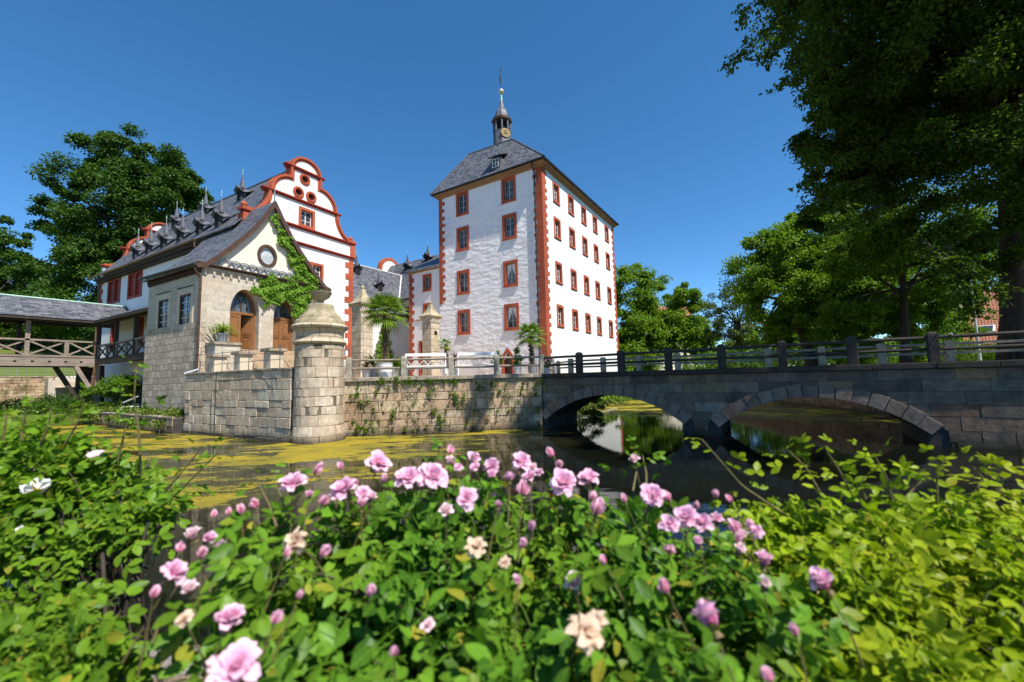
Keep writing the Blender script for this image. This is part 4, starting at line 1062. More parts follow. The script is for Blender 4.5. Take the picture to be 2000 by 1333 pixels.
rl = (34.6, 38, 2.8)
rear = thing('rear_range', 'rear slate roofed range with curved red gable behind the stair wing', 'building', rl)
m = MB(); m.panel(rect(27.9, 44, 2.3, 12.4), [rect(35.35, 36.35, 9.6, 11.2)], (34.6, 0, 0), (0, 1, 0), (0, 0, 1), (-1, 0, 0), .3, back=False, rim=False); m.build('wall', M['plaster_cream'], rear)
wp = window_proto(rear, .9, 1.4, .22, .2, 2, 3, M['red'], M['sash']); place_all(wp, [(34.6, 35.85, 10.4)], rl, ROT_X)
m = MB(); m.sheet([[(34.25, 27.9, 12.15), (38.7, 27.9, 18.3), (43.2, 27.9, 12.1)], [(34.25, 44, 12.15), (38.7, 44, 18.3), (43.2, 44, 12.1)]]); rroof = m.build('roof', M['slate'], rear, solid=.1)
m = MB()
sv = 5.87 / 4.0; sr = 6.15 / 4.45
pts = []
for z in (12.3, 14.2, 16.0):
    x = 34.25 + (z - 12.15) / sr; y = 36.0 + (z - 10.1) / sv; pts.append((x, y, z + .06))
m.tube(pts, .11, 6); m.build('valley_flashing', M['lead'], rroof)
gpts = [(34.9, 12.5), (42.6, 12.5), (42.6, 14.2), (41.0, 15.5), (40.6, 17.4)] + arc2(38.7, 17.6, 1.75, 1.75, 0, 180, 16) + [(36.8, 17.4), (36.4, 15.5), (34.9, 14.2)]
m = MB(); m.panel(gpts, [], (0, 43.9, 0), (1, 0, 0), (0, 0, 1), (0, -1, 0), .5); gwl = m.build('gable_wall', M['plaster'], rear)
m = MB(); m.strip(list(reversed(gpts[2:])), .3, .08, (0, 43.9, 0), (1, 0, 0), (0, 0, 1), (0, -1, 0), -.56, .06); m.build('gable_coping', M['red'], rear)
m = MB(); m.tube([(34.15, 27.9, 12.1), (34.15, 38.2, 12.1)], .09, 8); m.build('gutter', M['iron'], rear)
sp = []
for px, py in ((793, 533), (833, 515)): sp.append(on_plane(px, py, (34.25, 0, 12.15), _n((-sr, 0, 1))))
for i, s in enumerate(sp):
    o = copy_tree(luc, rear); o.location = tuple(s - np.array(rl))
s = on_plane(743, 572, (0, 36.0, 10.1), _n((0, -sv, 1)))
o = copy_tree(luc, conn); o.location = tuple(s - np.array(cl)); o.rotation_euler = (0, 0, math.pi / 2)
s = on_plane(699, 540, (0, 36.0, 10.1), _n((0, -sv, 1)))
o = copy_tree(luc, conn); o.location = tuple(s - np.array(cl)); o.rotation_euler = (0, 0, math.pi / 2)
# ------------------------------------------------------------------ ground, water, banks
def flat(name, pts, z, mat, holes=()):
    m = MB(); m.panel(pts, list(holes), (0, 0, z), (1, 0, 0), (0, 1, 0), (0, 0, 1), 0, back=False, rim=False, hole_rim=False)
    return tag(m.build(name, mat), kind='structure')
moat_hole = [(-140, -140), (19.9, -140), (19.9, -8.9), (22.95, -8.9), (58, 7.1), (60, 9), (58, 16.5), (51.5, 17.0), (51.5, 74), (-30, 74), (-140, 60)]
flat('ground', rect(-1500, 1500, -1500, 1500), 2.8, M['lawn'], [moat_hole])
flat('moat_water', rect(-60, 62, -60, 75), 0.0, M['water'])
flat('courtyard', [(10.7, 18.3), (12.8, 18.2), (19.6, 10.75), (23.2, 10.75), (24.5, 12.5), (30.85, 16.2), (49.3, 16.3), (51.6, 17.5), (51.6, 74.2), (10.8, 74.2)], 2.796, M['gravel'])
flat('lane', [(19.7, -40), (23.1, -40), (23.1, 10.8), (19.7, 10.8)], 2.804, M['lane'])
# low meadow left of the house and the lawn above the far wall
m = MB(); m.add([(-80, 44.5, .75), (9.75, 44.5, .75), (9.75, 28.4, .95), (10.9, 28.4, .95), (10.9, 62, 1.1), (-80, 62, 1.1), (-80, 44.5, -.4), (9.75, 44.5, -.4)], [(0, 1, 3, 4, 5), (1, 2, 3), (0, 6, 7, 1)])
tag(m.build('meadow', M['lawn']), kind='structure')
m = MB(); m.add([(-140, 61.7, 3.95), (14, 61.7, 3.95), (18, 90, 8.0), (-140, 90, 8.0), (60, 200, 26), (-200, 200, 26), (40, 74, 2.85), (120, 200, 26)], [(0, 1, 2, 3), (3, 2, 4, 5), (1, 6, 2), (2, 6, 7, 4)])
tag(m.build('hillside', M['lawn']), kind='structure')
# the near bank: an uneven rocky shelf around the camera that drops into the water
def hash_noise(x, y, seed=0):
    return (math.sin(x * 1.7 + seed) * math.cos(y * 2.3 - seed * .7) + .5 * math.sin(x * 4.1 + y * 3.3 + seed * 2) + .25 * math.sin(x * 9.7 - y * 8.9 + seed))
def bank_edge(l): return 2.85 + .25 * math.sin(l * 1.3 + .5) + .12 * math.sin(l * 3.7) + .02 * l * l * .2
def bank_z(l, d):
    e = bank_edge(l)
    z = 1.22 + .05 * hash_noise(l, d, 1.0) + .03 * hash_noise(l * 3, d * 3, 4.0) + max(0, -.02 * d)
    if d > e - .35: z -= .25 * ((d - e + .35) / .35) ** 2 if d < e else .25 + (d - e) * 2.2
    return z
rows = []
ds = list(np.linspace(-30, -1, 12)) + list(np.linspace(-.8, 2.2, 22)) + list(np.linspace(2.28, 3.9, 34))
ls = list(np.linspace(-50, -8, 10)) + list(np.linspace(-7.6, 7.6, 90)) + list(np.linspace(8, 50, 10))
for d in ds: rows.append([W(l, d, bank_z(l, d)) for l in ls])
m = MB(); m.sheet(rows); tag(m.build('near_bank', M['bank'], smooth=True), kind='structure')
# strip of bank at the foot of the tower, seen through the left arch
m = MB(); m.sheet([[(24, 10.9, -.3), (24, 11.6, .5), (24, 13.5, 1.2), (24, 17, 2.6)], [(30, 12.4, -.3), (30, 13.2, .55), (30, 14.6, .8), (30, 16.7, 1.2)], [(40, 13.0, -.3), (40, 13.8, .5), (40, 15, .7), (40, 16.7, .8)], [(52, 13.4, -.3), (52, 14.2, .5), (52, 15.4, .7), (52, 16.7, .8)], [(60, 14, -.3), (60, 15, 1.0), (60, 16, 2.2), (60, 18, 2.82)]])
tag(m.build('tower_bank', M['lawn']), kind='structure')
m = MB(); m.sheet([[(57, 5, -.3), (58.6, 5, 1), (61, 5, 2.82)], [(57.2, 9, -.3), (59, 9, 1.0), (62, 9, 2.82)], [(57, 18, -.3), (59, 18, 1.0), (61, 18, 2.82)]])
tag(m.build('far_bank', M['lawn']), kind='structure')

# ------------------------------------------------------------------ retaining walls, pier
def block_mb(L, z0, z1, put, seed, hmin=.30, hmax=.52, wmin=.45, wmax=1.25, proud=.045, gap=.011):
    """courses of separately cut stones; put(u, z, out) -> world point"""
    R = random.Random(seed); m = MB(); z = z0; k = 0
    while z < z1 - .08:
        h = R.uniform(hmin, hmax)
        if z1 - (z + h) < .2: h = z1 - z
        u = -R.uniform(0, .4)
        while u < L - .02:
            w_ = R.uniform(wmin, wmax) * (h / .42) ** .5
            if L - (u + w_) < .28: w_ = L - u
            a, b = max(0, u) + gap, min(L, u + w_) - gap
            if b - a > .06:
                o = R.uniform(0.004, proud); ns = max(1, int((b - a) / .3)) if put.__name__ == 'putc' else 1
                j = lambda q: R.uniform(-q, q)
                e = .022
                c = [(a + j(.012), z + gap + j(.012)), (b + j(.012), z + gap + j(.012)), (b + j(.012), z + h - gap + j(.012)), (a + j(.012), z + h - gap + j(.012))]
                vs = []
                for q in range(ns + 1):
                    f = q / ns
                    lo = (c[0][0] + (c[1][0] - c[0][0]) * f, c[0][1] + (c[1][1] - c[0][1]) * f); hi = (c[3][0] + (c[2][0] - c[3][0]) * f, c[3][1] + (c[2][1] - c[3][1]) * f)
                    vs += [put(lo[0], lo[1], -.06), put(lo[0], lo[1], o), put(hi[0], hi[1], o), put(hi[0], hi[1], -.06)]
                fs = [(0, 1, 2, 3), (ns * 4 + 3, ns * 4 + 2, ns * 4 + 1, ns * 4)]
                for q in range(ns):
                    b0 = q * 4
                    for s_ in range(3): fs.append((b0 + s_, b0 + 4 + s_, b0 + 5 + s_, b0 + 1 + s_))
                m.add(vs, fs)
            u += w_
        z += h; k += 1
    return m
def wall_thing(name, label, cat, a, b, z0, z1, thick, mat, cop=0.0, cop_h=.14, cop_mat=None, batter=0.0, blocks=None, **bk_):
    """a wall whose outer face runs from a to b with the outside on the right of travel"""
    a = np.array((a[0], a[1], 0.)); b = np.array((b[0], b[1], 0.)); d = _n(b - a); n = np.array((d[1], -d[0], 0.))
    L = float(np.linalg.norm(b - a))
    t_ = thing(name, label, cat, (a[0], a[1], z0))
    m = MB(); m.panel(rect(0, L, z0, z1), [], a, d, (0, 0, 1), n, thick)
    m.build('core' if blocks else 'masonry', mat, t_)
    if blocks:
        def put(u, z, o): return a + d * u + n * (o - .004) + np.array((0, 0, z))
        block_mb(L, z0, z1, put, int(abs(a[0] * 7 + a[1] * 13)), **bk_).build('masonry', blocks, t_, bevel=.018)
    if cop > 0:
        m = MB(); x = 0.0; k = 0
        while x < L - .05:
            w_ = min(L - x, 1.15 + .35 * ((k * 31) % 5) / 4); k += 1
            m.hexa(a + d * (x + .004) + n * (cop + .012 * ((k * 7) % 3)) + np.array((0, 0, z1 + .002)), d * (w_ - .008), -n * (thick + cop * 2), (0, 0, cop_h + .006 * ((k * 5) % 3))); x += w_
        m.build('coping', cop_mat or M['coping'], t_, bevel=.02)
    return t_
wall_thing('retaining_wall', 'tall sandstone terrace wall rising from the water below the entrance steps', 'wall', (10.15, 28.25), (10.68, 18.6), -.6, 3.24, .5, M['joint'], .05, .1, blocks=M['blk_sand'])
wall_thing('retaining_wall', 'weed grown sandstone wall below the white benches and terrace fence', 'wall', (12.4, 18.35), (19.42, 10.55), -.6, 2.62, .6, M['joint'], .12, .2, blocks=M['blk_weath'], hmin=.34, hmax=.55)
wall_thing('retaining_wall', 'low mossy stone ledge along the water below the annex', 'wall', (9.7, 44.6), (9.7, 28.45), -.5, .82, .5, M['joint_dark'], .03, .1, blocks=M['blk_weath'])
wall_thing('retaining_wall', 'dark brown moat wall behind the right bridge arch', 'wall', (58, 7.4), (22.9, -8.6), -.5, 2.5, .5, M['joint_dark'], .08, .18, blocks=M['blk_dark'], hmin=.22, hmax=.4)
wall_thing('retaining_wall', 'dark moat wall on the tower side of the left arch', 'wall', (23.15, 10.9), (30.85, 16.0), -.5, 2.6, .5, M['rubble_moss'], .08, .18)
far = wall_thing('stair_wall', 'sunlit sandstone garden wall with a stair beyond the wooden bridge', 'wall', (-40, 61.5), (11.0, 61.5), .6, 3.85, .5, M['joint'], .05, .12, blocks=M['blk_weath'], hmin=.24, hmax=.36)
m = MB()
for k in range(13):
    x = 10.3 + k * .27; m.box(x, x + .27, 59.9, 61.2, .6, 3.75 - k * .2)
m.build('step', M['ashlar'], far)
m = MB(); m.box(11.05, 14.5, 61.6, 62.0, .6, 3.9); m.build('masonry', M['ashlar'], far)
# wire fence on the lawn
t_ = thing('wire_fence', 'thin grey wire fence on the lawn above the garden wall', 'fence', (0, 62.4, 3.9))
m = MB()
for x in np.arange(-20, 13.5, 2.6):
    m = MB(); m.tube([(x, 62.4, 3.9), (x, 62.4, 5.2)], .035, 6); m.build('post', M['zinc'], t_)
m = MB()
for z in (4.2, 4.5, 4.8, 5.1): m.tube([(-20, 62.4, z), (13.5, 62.4, z)], .014, 4)
for x in np.arange(-20, 13.5, .65): m.tube([(x, 62.41, 4.0), (x, 62.41, 5.1)], .009, 4)
m.build('wire', M['zinc'], t_)

PC = (11.68, 18.02)
t_ = thing('round_pier', 'round sandstone corner pier with moulded cap standing in the water', 'pier', (PC[0], PC[1], 0))
def lp(*a): return list(a)
m = MB(); m.lathe([(1.13, -.6), (1.12, .35), (1.07, .5), (1.045, 2.0), (1.03, 4.35)], (PC[0], PC[1], 0), 48); m.build('core', M['joint'], t_, smooth=True)
def putc(u, z, o):
    r = float(np.interp(z, (-.6, .35, .52, 2.0, 4.4), (1.15, 1.145, 1.08, 1.06, 1.04))) + o
    a = u / 1.2; return (PC[0] + r * math.cos(a), PC[1] + r * math.sin(a), z)
block_mb(2 * math.pi * 1.2, -.6, 4.35, putc, 5, .36, .50, .5, 1.05, .028, .008).build('shaft', M['blk_pier'], t_, bevel=.016)
m = MB(); m.lathe([(1.06, 4.352), (1.12, 4.38), (1.16, 4.46), (1.12, 4.55), (1.05, 4.58), (1.03, 4.66), (1.03, 4.95), (1.08, 5.0), (1.15, 5.06), (1.22, 5.12), (1.24, 5.2), (1.18, 5.26), (1.1, 5.3)], (PC[0], PC[1], 0), 48); m.build('cornice', M['pier'], t_, smooth=True)
m = MB(); m.lathe([(1.1, 5.302), (1.08, 5.42), (1.03, 5.52), (.93, 5.56), (.90, 5.66), (.76, 5.80), (.65, 5.94), (.585, 6.08), (.57, 6.2), (.54, 6.25), (.5, 6.28)], (PC[0], PC[1], 0), 40); m.build('cap', M['cap_stone'], t_, smooth=True)
u_ = MB(); z = 6.24
u_.lathe([(.26, z + .05), (.15, z + .12), (.13, z + .2), (.2, z + .27), (.36, z + .37), (.44, z + .5), (.42, z + .53), (.47, z + .56), (.48, z + .62), (.42, z + .63), (.36, z + .5), (.1, z + .45)], (PC[0], PC[1], 0), 32)
tag(u_.build('stone_bowl', M['cap_stone'], smooth=True), 'weathered stone bowl on top of the round corner pier', 'bowl')

# ------------------------------------------------------------------ the bridge
BX, BX2 = 19.5, 23.2
def seg(y0, y1, zs, zt, n=20):
    """segmental arch through the springers (y0,zs),(y1,zs) and the crown zt"""
    c = (y1 - y0) / 2; r = zt - zs; R_ = (c * c + r * r) / (2 * r); cy = (y0 + y1) / 2; cz = zt - R_
    a = math.asin(c / R_)
    return [(cy + R_ * math.sin(-a + 2 * a * i / n), cz + R_ * math.cos(-a + 2 * a * i / n)) for i in range(n + 1)], (cy, cz, R_, a)
A1, i1 = seg(3.72, 10.3, .52, 1.70)
A2, i2 = seg(-4.05, 2.2, .46, 1.62)
poly = [(-26, -.6), (-4.05, -.6)] + A2 + [(2.2, -.6), (3.72, -.6)] + A1 + [(10.3, -.6), (10.72, -.6), (10.72, 2.58), (-26, 2.58)]
bridge = thing('stone_bridge', 'grey stone bridge with two low arches over the moat', 'bridge', (BX, 3, 0))
m = MB(); m.panel(poly, [], (BX + .03, 0, 0), (0, 1, 0), (0, 0, 1), (-1, 0, 0), BX2 - BX); m.build('core', M['joint_dark'], bridge)
# facing stones, cut where they meet the arches
R_b = random.Random(3); m = MB(); z = -.6
def arch_top(y):
    for (cy, cz, R_, a) in (i1, i2):
        dy = y - cy
        if abs(dy) < R_ * math.sin(a) + .42 and R_ + .40 > abs(dy):
            return cz + math.sqrt((R_ + .40) ** 2 - dy * dy)
    return -9.0
while z < 2.5:
    h = R_b.uniform(.34, .52)
    if 2.575 - (z + h) < .2: h = 2.575 - z
    y = -26.0
    while y < 10.7:
        w_ = min(R_b.uniform(.7, 2.0), 10.72 - y); o = R_b.uniform(-.005, .022); g_ = .006
        ns = max(1, int(w_ / .12)); cols_ = []
        for q in range(ns + 1):
            yy = y + g_ + (w_ - 2 * g_) * q / ns; zl = max(z + g_, arch_top(yy)); cols_.append((yy, zl))
        run = []
        def flush(run):
            if len(run) < 2: return
            vs = []
            for (yy, zl) in run: vs += [(BX + .05, yy, zl), (BX - o, yy, zl), (BX - o, yy, z + h - g_), (BX + .05, yy, z + h - g_)]
            fs = [(0, 3, 2, 1), tuple(len(vs) - 4 + k for k in (0, 1, 2, 3))]
            for q in range(len(run) - 1):
                for s_ in range(3): fs.append((q * 4 + s_, q * 4 + 1 + s_, q * 4 + 5 + s_, q * 4 + 4 + s_))
            m.add(vs, fs)
        for (yy, zl) in cols_:
            if zl < z + h - g_ - .03: run.append((yy, zl))
            else: flush(run); run = []
        flush(run)
        y += w_
    z += h
m.build('masonry', M['blk_bridge'], bridge)
for (cy, cz, R_, a), A in ((i1, A1), (i2, A2)):
    m = MB(); n = 15
    for xf in (BX - .03,):
        for i in range(n):
            t0 = -a * 1.04 + 2 * a * 1.04 * i / n + .002; t1 = -a * 1.04 + 2 * a * 1.04 * (i + 1) / n - .002
            th = .44 + .05 * ((i * 13) % 5) / 4
            dx = .012 * ((i * 7) % 4)
            P = [(cy + (R_ - .012) * math.sin(t0), cz + (R_ - .012) * math.cos(t0)), (cy + (R_ - .012) * math.sin(t1), cz + (R_ - .012) * math.cos(t1)), (cy + (R_ + th) * math.sin(t1), cz + (R_ + th) * math.cos(t1)), (cy + (R_ + th) * math.sin(t0), cz + (R_ + th) * math.cos(t0))]
            m.add([(xf - dx, y, z) for y, z in P] + [(xf + .3, y, z) for y, z in P], [(3, 2, 1, 0), (0, 1, 5, 4), (1, 2, 6, 5), (2, 3, 7, 6), (3, 0, 4, 7)])
    m.build('arch_ring', M['voussoir'], bridge, bevel=.012)
m = MB(); y = -26.0; k = 0
while y < 10.7:
    w_ = min(10.72 - y, 1.3 + .5 * ((k * 17) % 5) / 4); k += 1
    m.box(BX - .14 - .012 * (k % 3), BX + .45, y + .004, y + w_ - .004, 2.583, 2.785 + .006 * (k % 2)); y += w_
m.build('coping', M['post_shaded'], bridge, bevel=.02)
m = MB(); m.box(BX2 - .45, BX2 + .12, -26, 10.72, 2.583, 2.78); m.build('coping', M['post_tan'], bridge)

# ------------------------------------------------------------------ fences
def post_mb(w_, h, dome=True):
    m = MB(); a = w_ / 2
    prof = [(a, a, 0), (a, a, h - .14)] + ([(a * .93, a * .93, h - .07), (a * .68, a * .68, h - .02), (a * .3, a * .3, h)] if dome else [(a * .96, a * .96, h - .02), (a * .8, a * .8, h)])
    for i in range(len(prof) - 1):
        m.frustum((0, 0), prof[i][0], prof[i][1], prof[i + 1][0], prof[i + 1][1], prof[i][2], prof[i + 1][2])
    vs = []; fs = []
    for p in prof: vs += [(-p[0], -p[1], p[2]), (p[0], -p[1], p[2]), (p[0], p[1], p[2]), (-p[0], p[1], p[2])]
    for i in range(len(prof) - 1):
        for k in range(4): fs.append((i * 4 + k, i * 4 + (k + 1) % 4, i * 4 + 4 + (k + 1) % 4, i * 4 + 4 + k))
    e_ = (len(prof) - 1) * 4; fs.append((e_, e_ + 1, e_ + 2, e_ + 3)); fs.append((3, 2, 1, 0))
    m = MB(); m.add(vs, fs); return m
def fence(name, label, pts, z, pw, ph, pmat, rmat, rails=(.42, .82), rr=.055, square_rail=False, dome=True, ends=None):
    p0 = pts[0]; t_ = thing(name, label, 'fence', (p0[0], p0[1], z))
    d = np.array(pts[-1][:2]) - np.array(pts[0][:2]); rz = math.atan2(d[1], d[0])
    pr_ = post_mb(pw, ph, dome).build('post', pmat, t_, local=True, bevel=.025)
    for i, p in enumerate(pts):
        o = pr_ if i == 0 else copy_tree(pr_, t_)
        o.location = (p[0] - p0[0], p[1] - p0[1], 0); o.rotation_euler = (random.uniform(-.012, .012), random.uniform(-.012, .012), rz)
        s_ = 1 + random.uniform(-.03, .03); o.scale = (s_, s_, 1 + random.uniform(-.03, .02))
    seq = list(pts)
    if ends: seq = [ends[0]] * bool(ends[0]) + seq + [ends[1]] * bool(ends[1])
    for h in rails:
        for a, b in zip(seq[:-1], seq[1:]):
            m = MB()
            A_ = np.array((a[0], a[1], z + h + random.uniform(-.012, .012))); B_ = np.array((b[0], b[1], z + h + random.uniform(-.012, .012)))
            if square_rail: m.beam(A_, B_, rr * 1.7, rr * 2)
            else: m.tube([A_, (A_ + B_) / 2 + np.array((0, 0, random.uniform(-.012, .006))), B_], rr, 8)
            m.build('rail', rmat, t_)
    return t_
fd = _n((19.3 - 13.03, 10.46 - 17.83))
fpts = [onp for onp in ((13.06, 17.80), (14.78, 15.80), (16.30, 14.02), (17.82, 12.25), (19.36, 10.48))]
off = np.array((.22, .19))
fence('terrace_fence', 'stone posts with two wooden rails along the terrace edge by the benches', [(p[0] + .1, p[1] + .1) for p in fpts[:-1]] + [(19.62, 10.62)], 2.82, .27, 1.04, M['post'], M['wood_rail'], (.44, .86), .055)
bp = [(19.62, 10.62 - 2.15 * k) for k in range(0, 8)]
fence('bridge_fence', 'posts and rails coloured dark for tree shade on the near side of the bridge', bp[1:], 2.79, .30, 1.03, M['post_shaded'], M['wood_rail_shaded'], (.44, .84), .06, ends=((19.62, 10.62), (19.62, 10.62 - 2.15 * 11)))
bp2 = [(23.05, 10.5 - 2.02 * k) for k in range(0, 9)]
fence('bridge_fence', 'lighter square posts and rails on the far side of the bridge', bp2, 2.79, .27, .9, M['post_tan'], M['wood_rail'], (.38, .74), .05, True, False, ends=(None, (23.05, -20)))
fence('moat_fence', 'short stone fence turning from the bridge towards the tower', [(24.4, 12.0), (26.0, 13.1), (27.6, 14.2), (29.3, 15.3)], 2.79, .25, .86, M['post'], M['wood_rail'], (.38, .74), .05, ends=((23.05, 10.5), (30.7, 16.2)))

# ------------------------------------------------------------------ entrance: steps, plinth, low pillars, railing
m = MB()
for k in range(10):
    m.box(12.42, 17.2, 24.35 + .29 * k, 28.5, 2.8 + .193 * k + (.001 if k else 0), 2.8 + .193 * (k + 1))
tag(m.build('entrance_steps', M['step'], bevel=.015), 'broad brown stone steps rising to the two arched doors', 'steps')
t_ = thing('stone_plinth', 'square stone plinth beside the steps below the spiky pot plant', 'plinth', (11, 27, 2.8))
m = MB(); m.box(11.03, 12.38, 27.02, 28.15, 2.8, 4.95); m.build('block', M['ashlar_side'], t_)
m = MB(); m.box(10.97, 12.40, 26.94, 28.15, 4.953, 5.1); m.build('cap', M['coping'], t_, bevel=.02)
labs = ['left low stone pillar with flat cap, nearest the annex corner', 'middle low stone pillar with flat cap on the terrace wall', 'low stone pillar with flat cap closest to the round pier']
for i, y in enumerate((27.0, 24.12, 21.12)):
    t_ = thing('low_pillar', labs[i], 'pillar', (11.2, y, 2.8), group='low pillars along the terrace wall')
    m = MB(); m.box(10.88, 11.52, y - .33, y + .33, 2.8, 4.2); m.build('shaft', M['low_pillar'], t_, bevel=.015)
    m = MB(); m.box(10.76, 11.64, y - .45, y + .45, 4.203, 4.35); m.build('cap', M['coping'], t_, bevel=.02)
t_ = thing('steel_railing', 'thin steel railing on the terrace wall in front of the low pillars', 'railing', (10.4, 24.6, 3.35))
for y in (27.3, 24.66, 21.9, 19.12):
    m = MB(); m.beam((10.42, y, 3.34), (10.42, y, 4.4), .05, .012, (1, 0, 0)); m.tube([(10.75, y - .2, 3.34), (10.44, y, 3.95)], .014, 5); m.build('post', M['steel'], t_)
m = MB()
for z in (3.75, 4.32): m.tube([(10.44, 27.3, z), (10.44, 19.0, z - .02)], .016, 6)
m.build('rail', M['steel'], t_)
m = MB(); m.tube([(10.14, 24.6, 3.3), (10.14, 24.6, -.1)], .022, 6); tag(m.build('cable_pipe', M['iron']), 'thin dark pipe running down the terrace wall into the water', 'pipe')
for k, (p, q, lab) in enumerate((((10.6, 27.9, 3.55), (10.0, 28.1, 3.3), 'short zinc spout beside the annex corner above the terrace wall'), ((10.6, 37.0, 2.0), (9.6, 36.3, 1.6), 'zinc drain pipe leaning out of the bush by the annex base'))):
    m = MB(); m.tube([p, q], .07, 8, False); m.tube([p, q], .055, 8, False); tag(m.build('drain_spout', M['zinc']), lab, 'pipe')

# gate pillars
def gate_pillar(lab, corner, lpx, rpx, dist, ys, niche):
    C_ = atd(corner[0], corner[1], dist)
    yl = onx(lpx[0], lpx[1], C_[0])[1]; xr = ony(rpx[0], rpx[1], C_[1])[0]
    zc = onx(corner[0], ys[0], C_[0])[2]; zt_ = atd(corner[0], ys[1], dist * 1.015)[2]
    a = (xr - C_[0]) / 2; b = (yl - C_[1]) / 2
    a = b = (a + b) / 2
    c = (C_[0] + a, C_[1] + b)
    t_ = thing('gate_pillar', lab, 'pillar', (c[0], c[1], 2.8), group='old gate pillars in the courtyard')
    m = MB(); m.box(c[0] - a, c[0] + a, c[1] - b, c[1] + b, 2.8, zc)
    m.build('shaft', M['pier'], t_, bevel=.02)
    m = MB(); m.frustum(c, a + .06, b + .06, a + .04, b + .04, 2.8, 3.2); m.build('foot', M['pier'], t_)
    m = MB()
    k = 6
    for i in range(k):
        u0 = -a + 2 * a * i / k + .03
        m.box(c[0] + u0, c[0] + u0 + 2 * a / k * .55, c[1] - b - .06, c[1] - b + .01, zc - .32, zc + .0)
        m.box(c[0] - a - .06, c[0] - a + .01, c[1] + u0, c[1] + u0 + 2 * a / k * .55, zc - .32, zc)
    m.build('frieze', M['ashlar'], t_)
    H_ = zt_ - zc
    m = MB()
    prof = [(1.12, 0), (1.34, .09), (1.36, .16), (1.0, .26), (.70, .40), (.45, .6), (.24, .85), (.13, .92)]
    for (r0, z0), (r1, z1) in zip(prof[:-1], prof[1:]):
        m.frustum(c, a * r0, b * r0, a * r1, b * r1, zc + H_ * z0 + .001, zc + H_ * z1)
    m.lathe([(.02, zc + H_ * .9)] + [(.13 * math.sin(q), zc + H_ * .96 - .13 * math.cos(q)) for q in np.linspace(.4, 3.0, 8)], (c[0], c[1], 0), 12)
    m.build('cap', M['cap_stone'], t_)
    if niche:
        zn = 2.8 + (zc - 2.8) * .45
        m = MB(); m.panel([(-a * .42, zn), (a * .42, zn)] + arc2(0, zn + 1.35, a * .42, a * .42, 0, 180, 12), [], (c[0], c[1] - b - .012, 0), (1, 0, 0), (0, 0, 1), (0, -1, 0), .02); m.build('niche', M['cap_stone'], t_)
        m = MB(); m.panel(arc2(0, zn + 1.4, a * .34, a * .36, 0, 345, 16), [], (c[0], c[1] - b - .03, 0), (1, 0, 0), (0, 0, 1), (0, -1, 0), .02); m.build('niche', M['dark'], t_)
    else:
        m = MB(); m.strip(rect(-a * .5, a * .5, 4.2, zc - .6), .03, .03, (c[0], c[1] - b, 0), (1, 0, 0), (0, 0, 1), (0, -1, 0), -.02, .03, True); m.build('panel_moulding', M['ashlar'], t_)
    return c
def f8(x, y): return 640 + x / 6.058, 540 + y / 6.058
gpc = gate_pillar('larger stone gate pillar with pyramid cap left of the big palm', f8(395, 600), f8(310, 600), f8(570, 600), 26.0, (f8(0, 350)[1], f8(0, 105)[1]), False)
gpc2 = gate_pillar('smaller stone gate pillar with niche in front of the tower wall', f8(1225, 600), f8(1155, 600), f8(1360, 600), 32.5, (f8(0, 490)[1], f8(0, 300)[1]), True)
t_ = thing('iron_gate', 'low wrought iron gate with curling bars beside the larger gate pillar', 'gate', (gpc[0] - 2, gpc[1], 2.8))
m = MB()
for k in range(6):
    cx = gpc[0] - .75 - k * .28
    m.tube([(cx + .26 * math.cos(a) * (1 - .1 * k), gpc[1] + .1, 3.6 + 1.1 * math.sin(a)) for a in np.linspace(0, math.pi, 12)], .022, 5)
for z in (3.0, 3.6): m.tube([(gpc[0] - .5, gpc[1] + .1, z), (gpc[0] - 2.4, gpc[1] + .1, z)], .022, 5)
for k in range(12): m.tube([(gpc[0] - .55 - .16 * k, gpc[1] + .1, 2.85), (gpc[0] - .55 - .16 * k, gpc[1] + .1, 3.6)], .015, 5)
m.build('bars', M['steel'], t_)

# ------------------------------------------------------------------ covered wooden bridge and gallery
cb = thing('covered_bridge', 'roofed timber footbridge with crossed railings leading to the house', 'bridge', (6, 49, 5.2))
X0 = -12.0; XE = 11.2; YS, YN = 49.0, 52.0; DZ2 = 5.38
m = MB(); m.box(X0, XE, YS, YN, DZ2 - .06, DZ2); m.build('deck', M['wood_dark'], cb)
for y, nm in ((YS, 1), (YN, 2)):
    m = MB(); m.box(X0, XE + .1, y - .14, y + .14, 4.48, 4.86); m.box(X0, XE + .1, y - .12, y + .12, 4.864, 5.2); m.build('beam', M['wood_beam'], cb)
m = MB()
for x in np.arange(X0 + .5, XE, .9): m.box(x, x + .16, YS - .17, YS - .1, 4.8, 4.9)
m.build('joist_end', M['dark'], cb)
m = MB(); m.box(X0, XE + .1, YS - .16, YS + .1, 5.2, 5.34); m.build('sill_beam', M['wood_grey'], cb)
bays = [7.15 - 2.1 * k for k in range(9)] + [9.3]
for x in bays:
    full_ = abs(x - 9.3) > .1 and int(round((7.15 - x) / 2.1)) % 2 == 0
    m = MB(); m.box(x - .13, x + .13, YS - .1, YS + .1, 5.34, 8.2 if full_ else 6.5); m.build('post', M['wood_grey'], cb, bevel=.01)
    if full_:
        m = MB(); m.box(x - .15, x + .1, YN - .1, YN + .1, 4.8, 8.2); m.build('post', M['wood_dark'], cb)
edges = sorted(bays + [XE, X0])
m = MB()
m.box(X0, XE, YS - .1, YS + .1, 6.46, 6.6); m.build('handrail', M['wood_grey'], cb)
m = MB(); m.box(X0, XE, YN - .06, YN + .06, 6.4, 6.52); m.build('handrail', M['wood_dark'], cb)
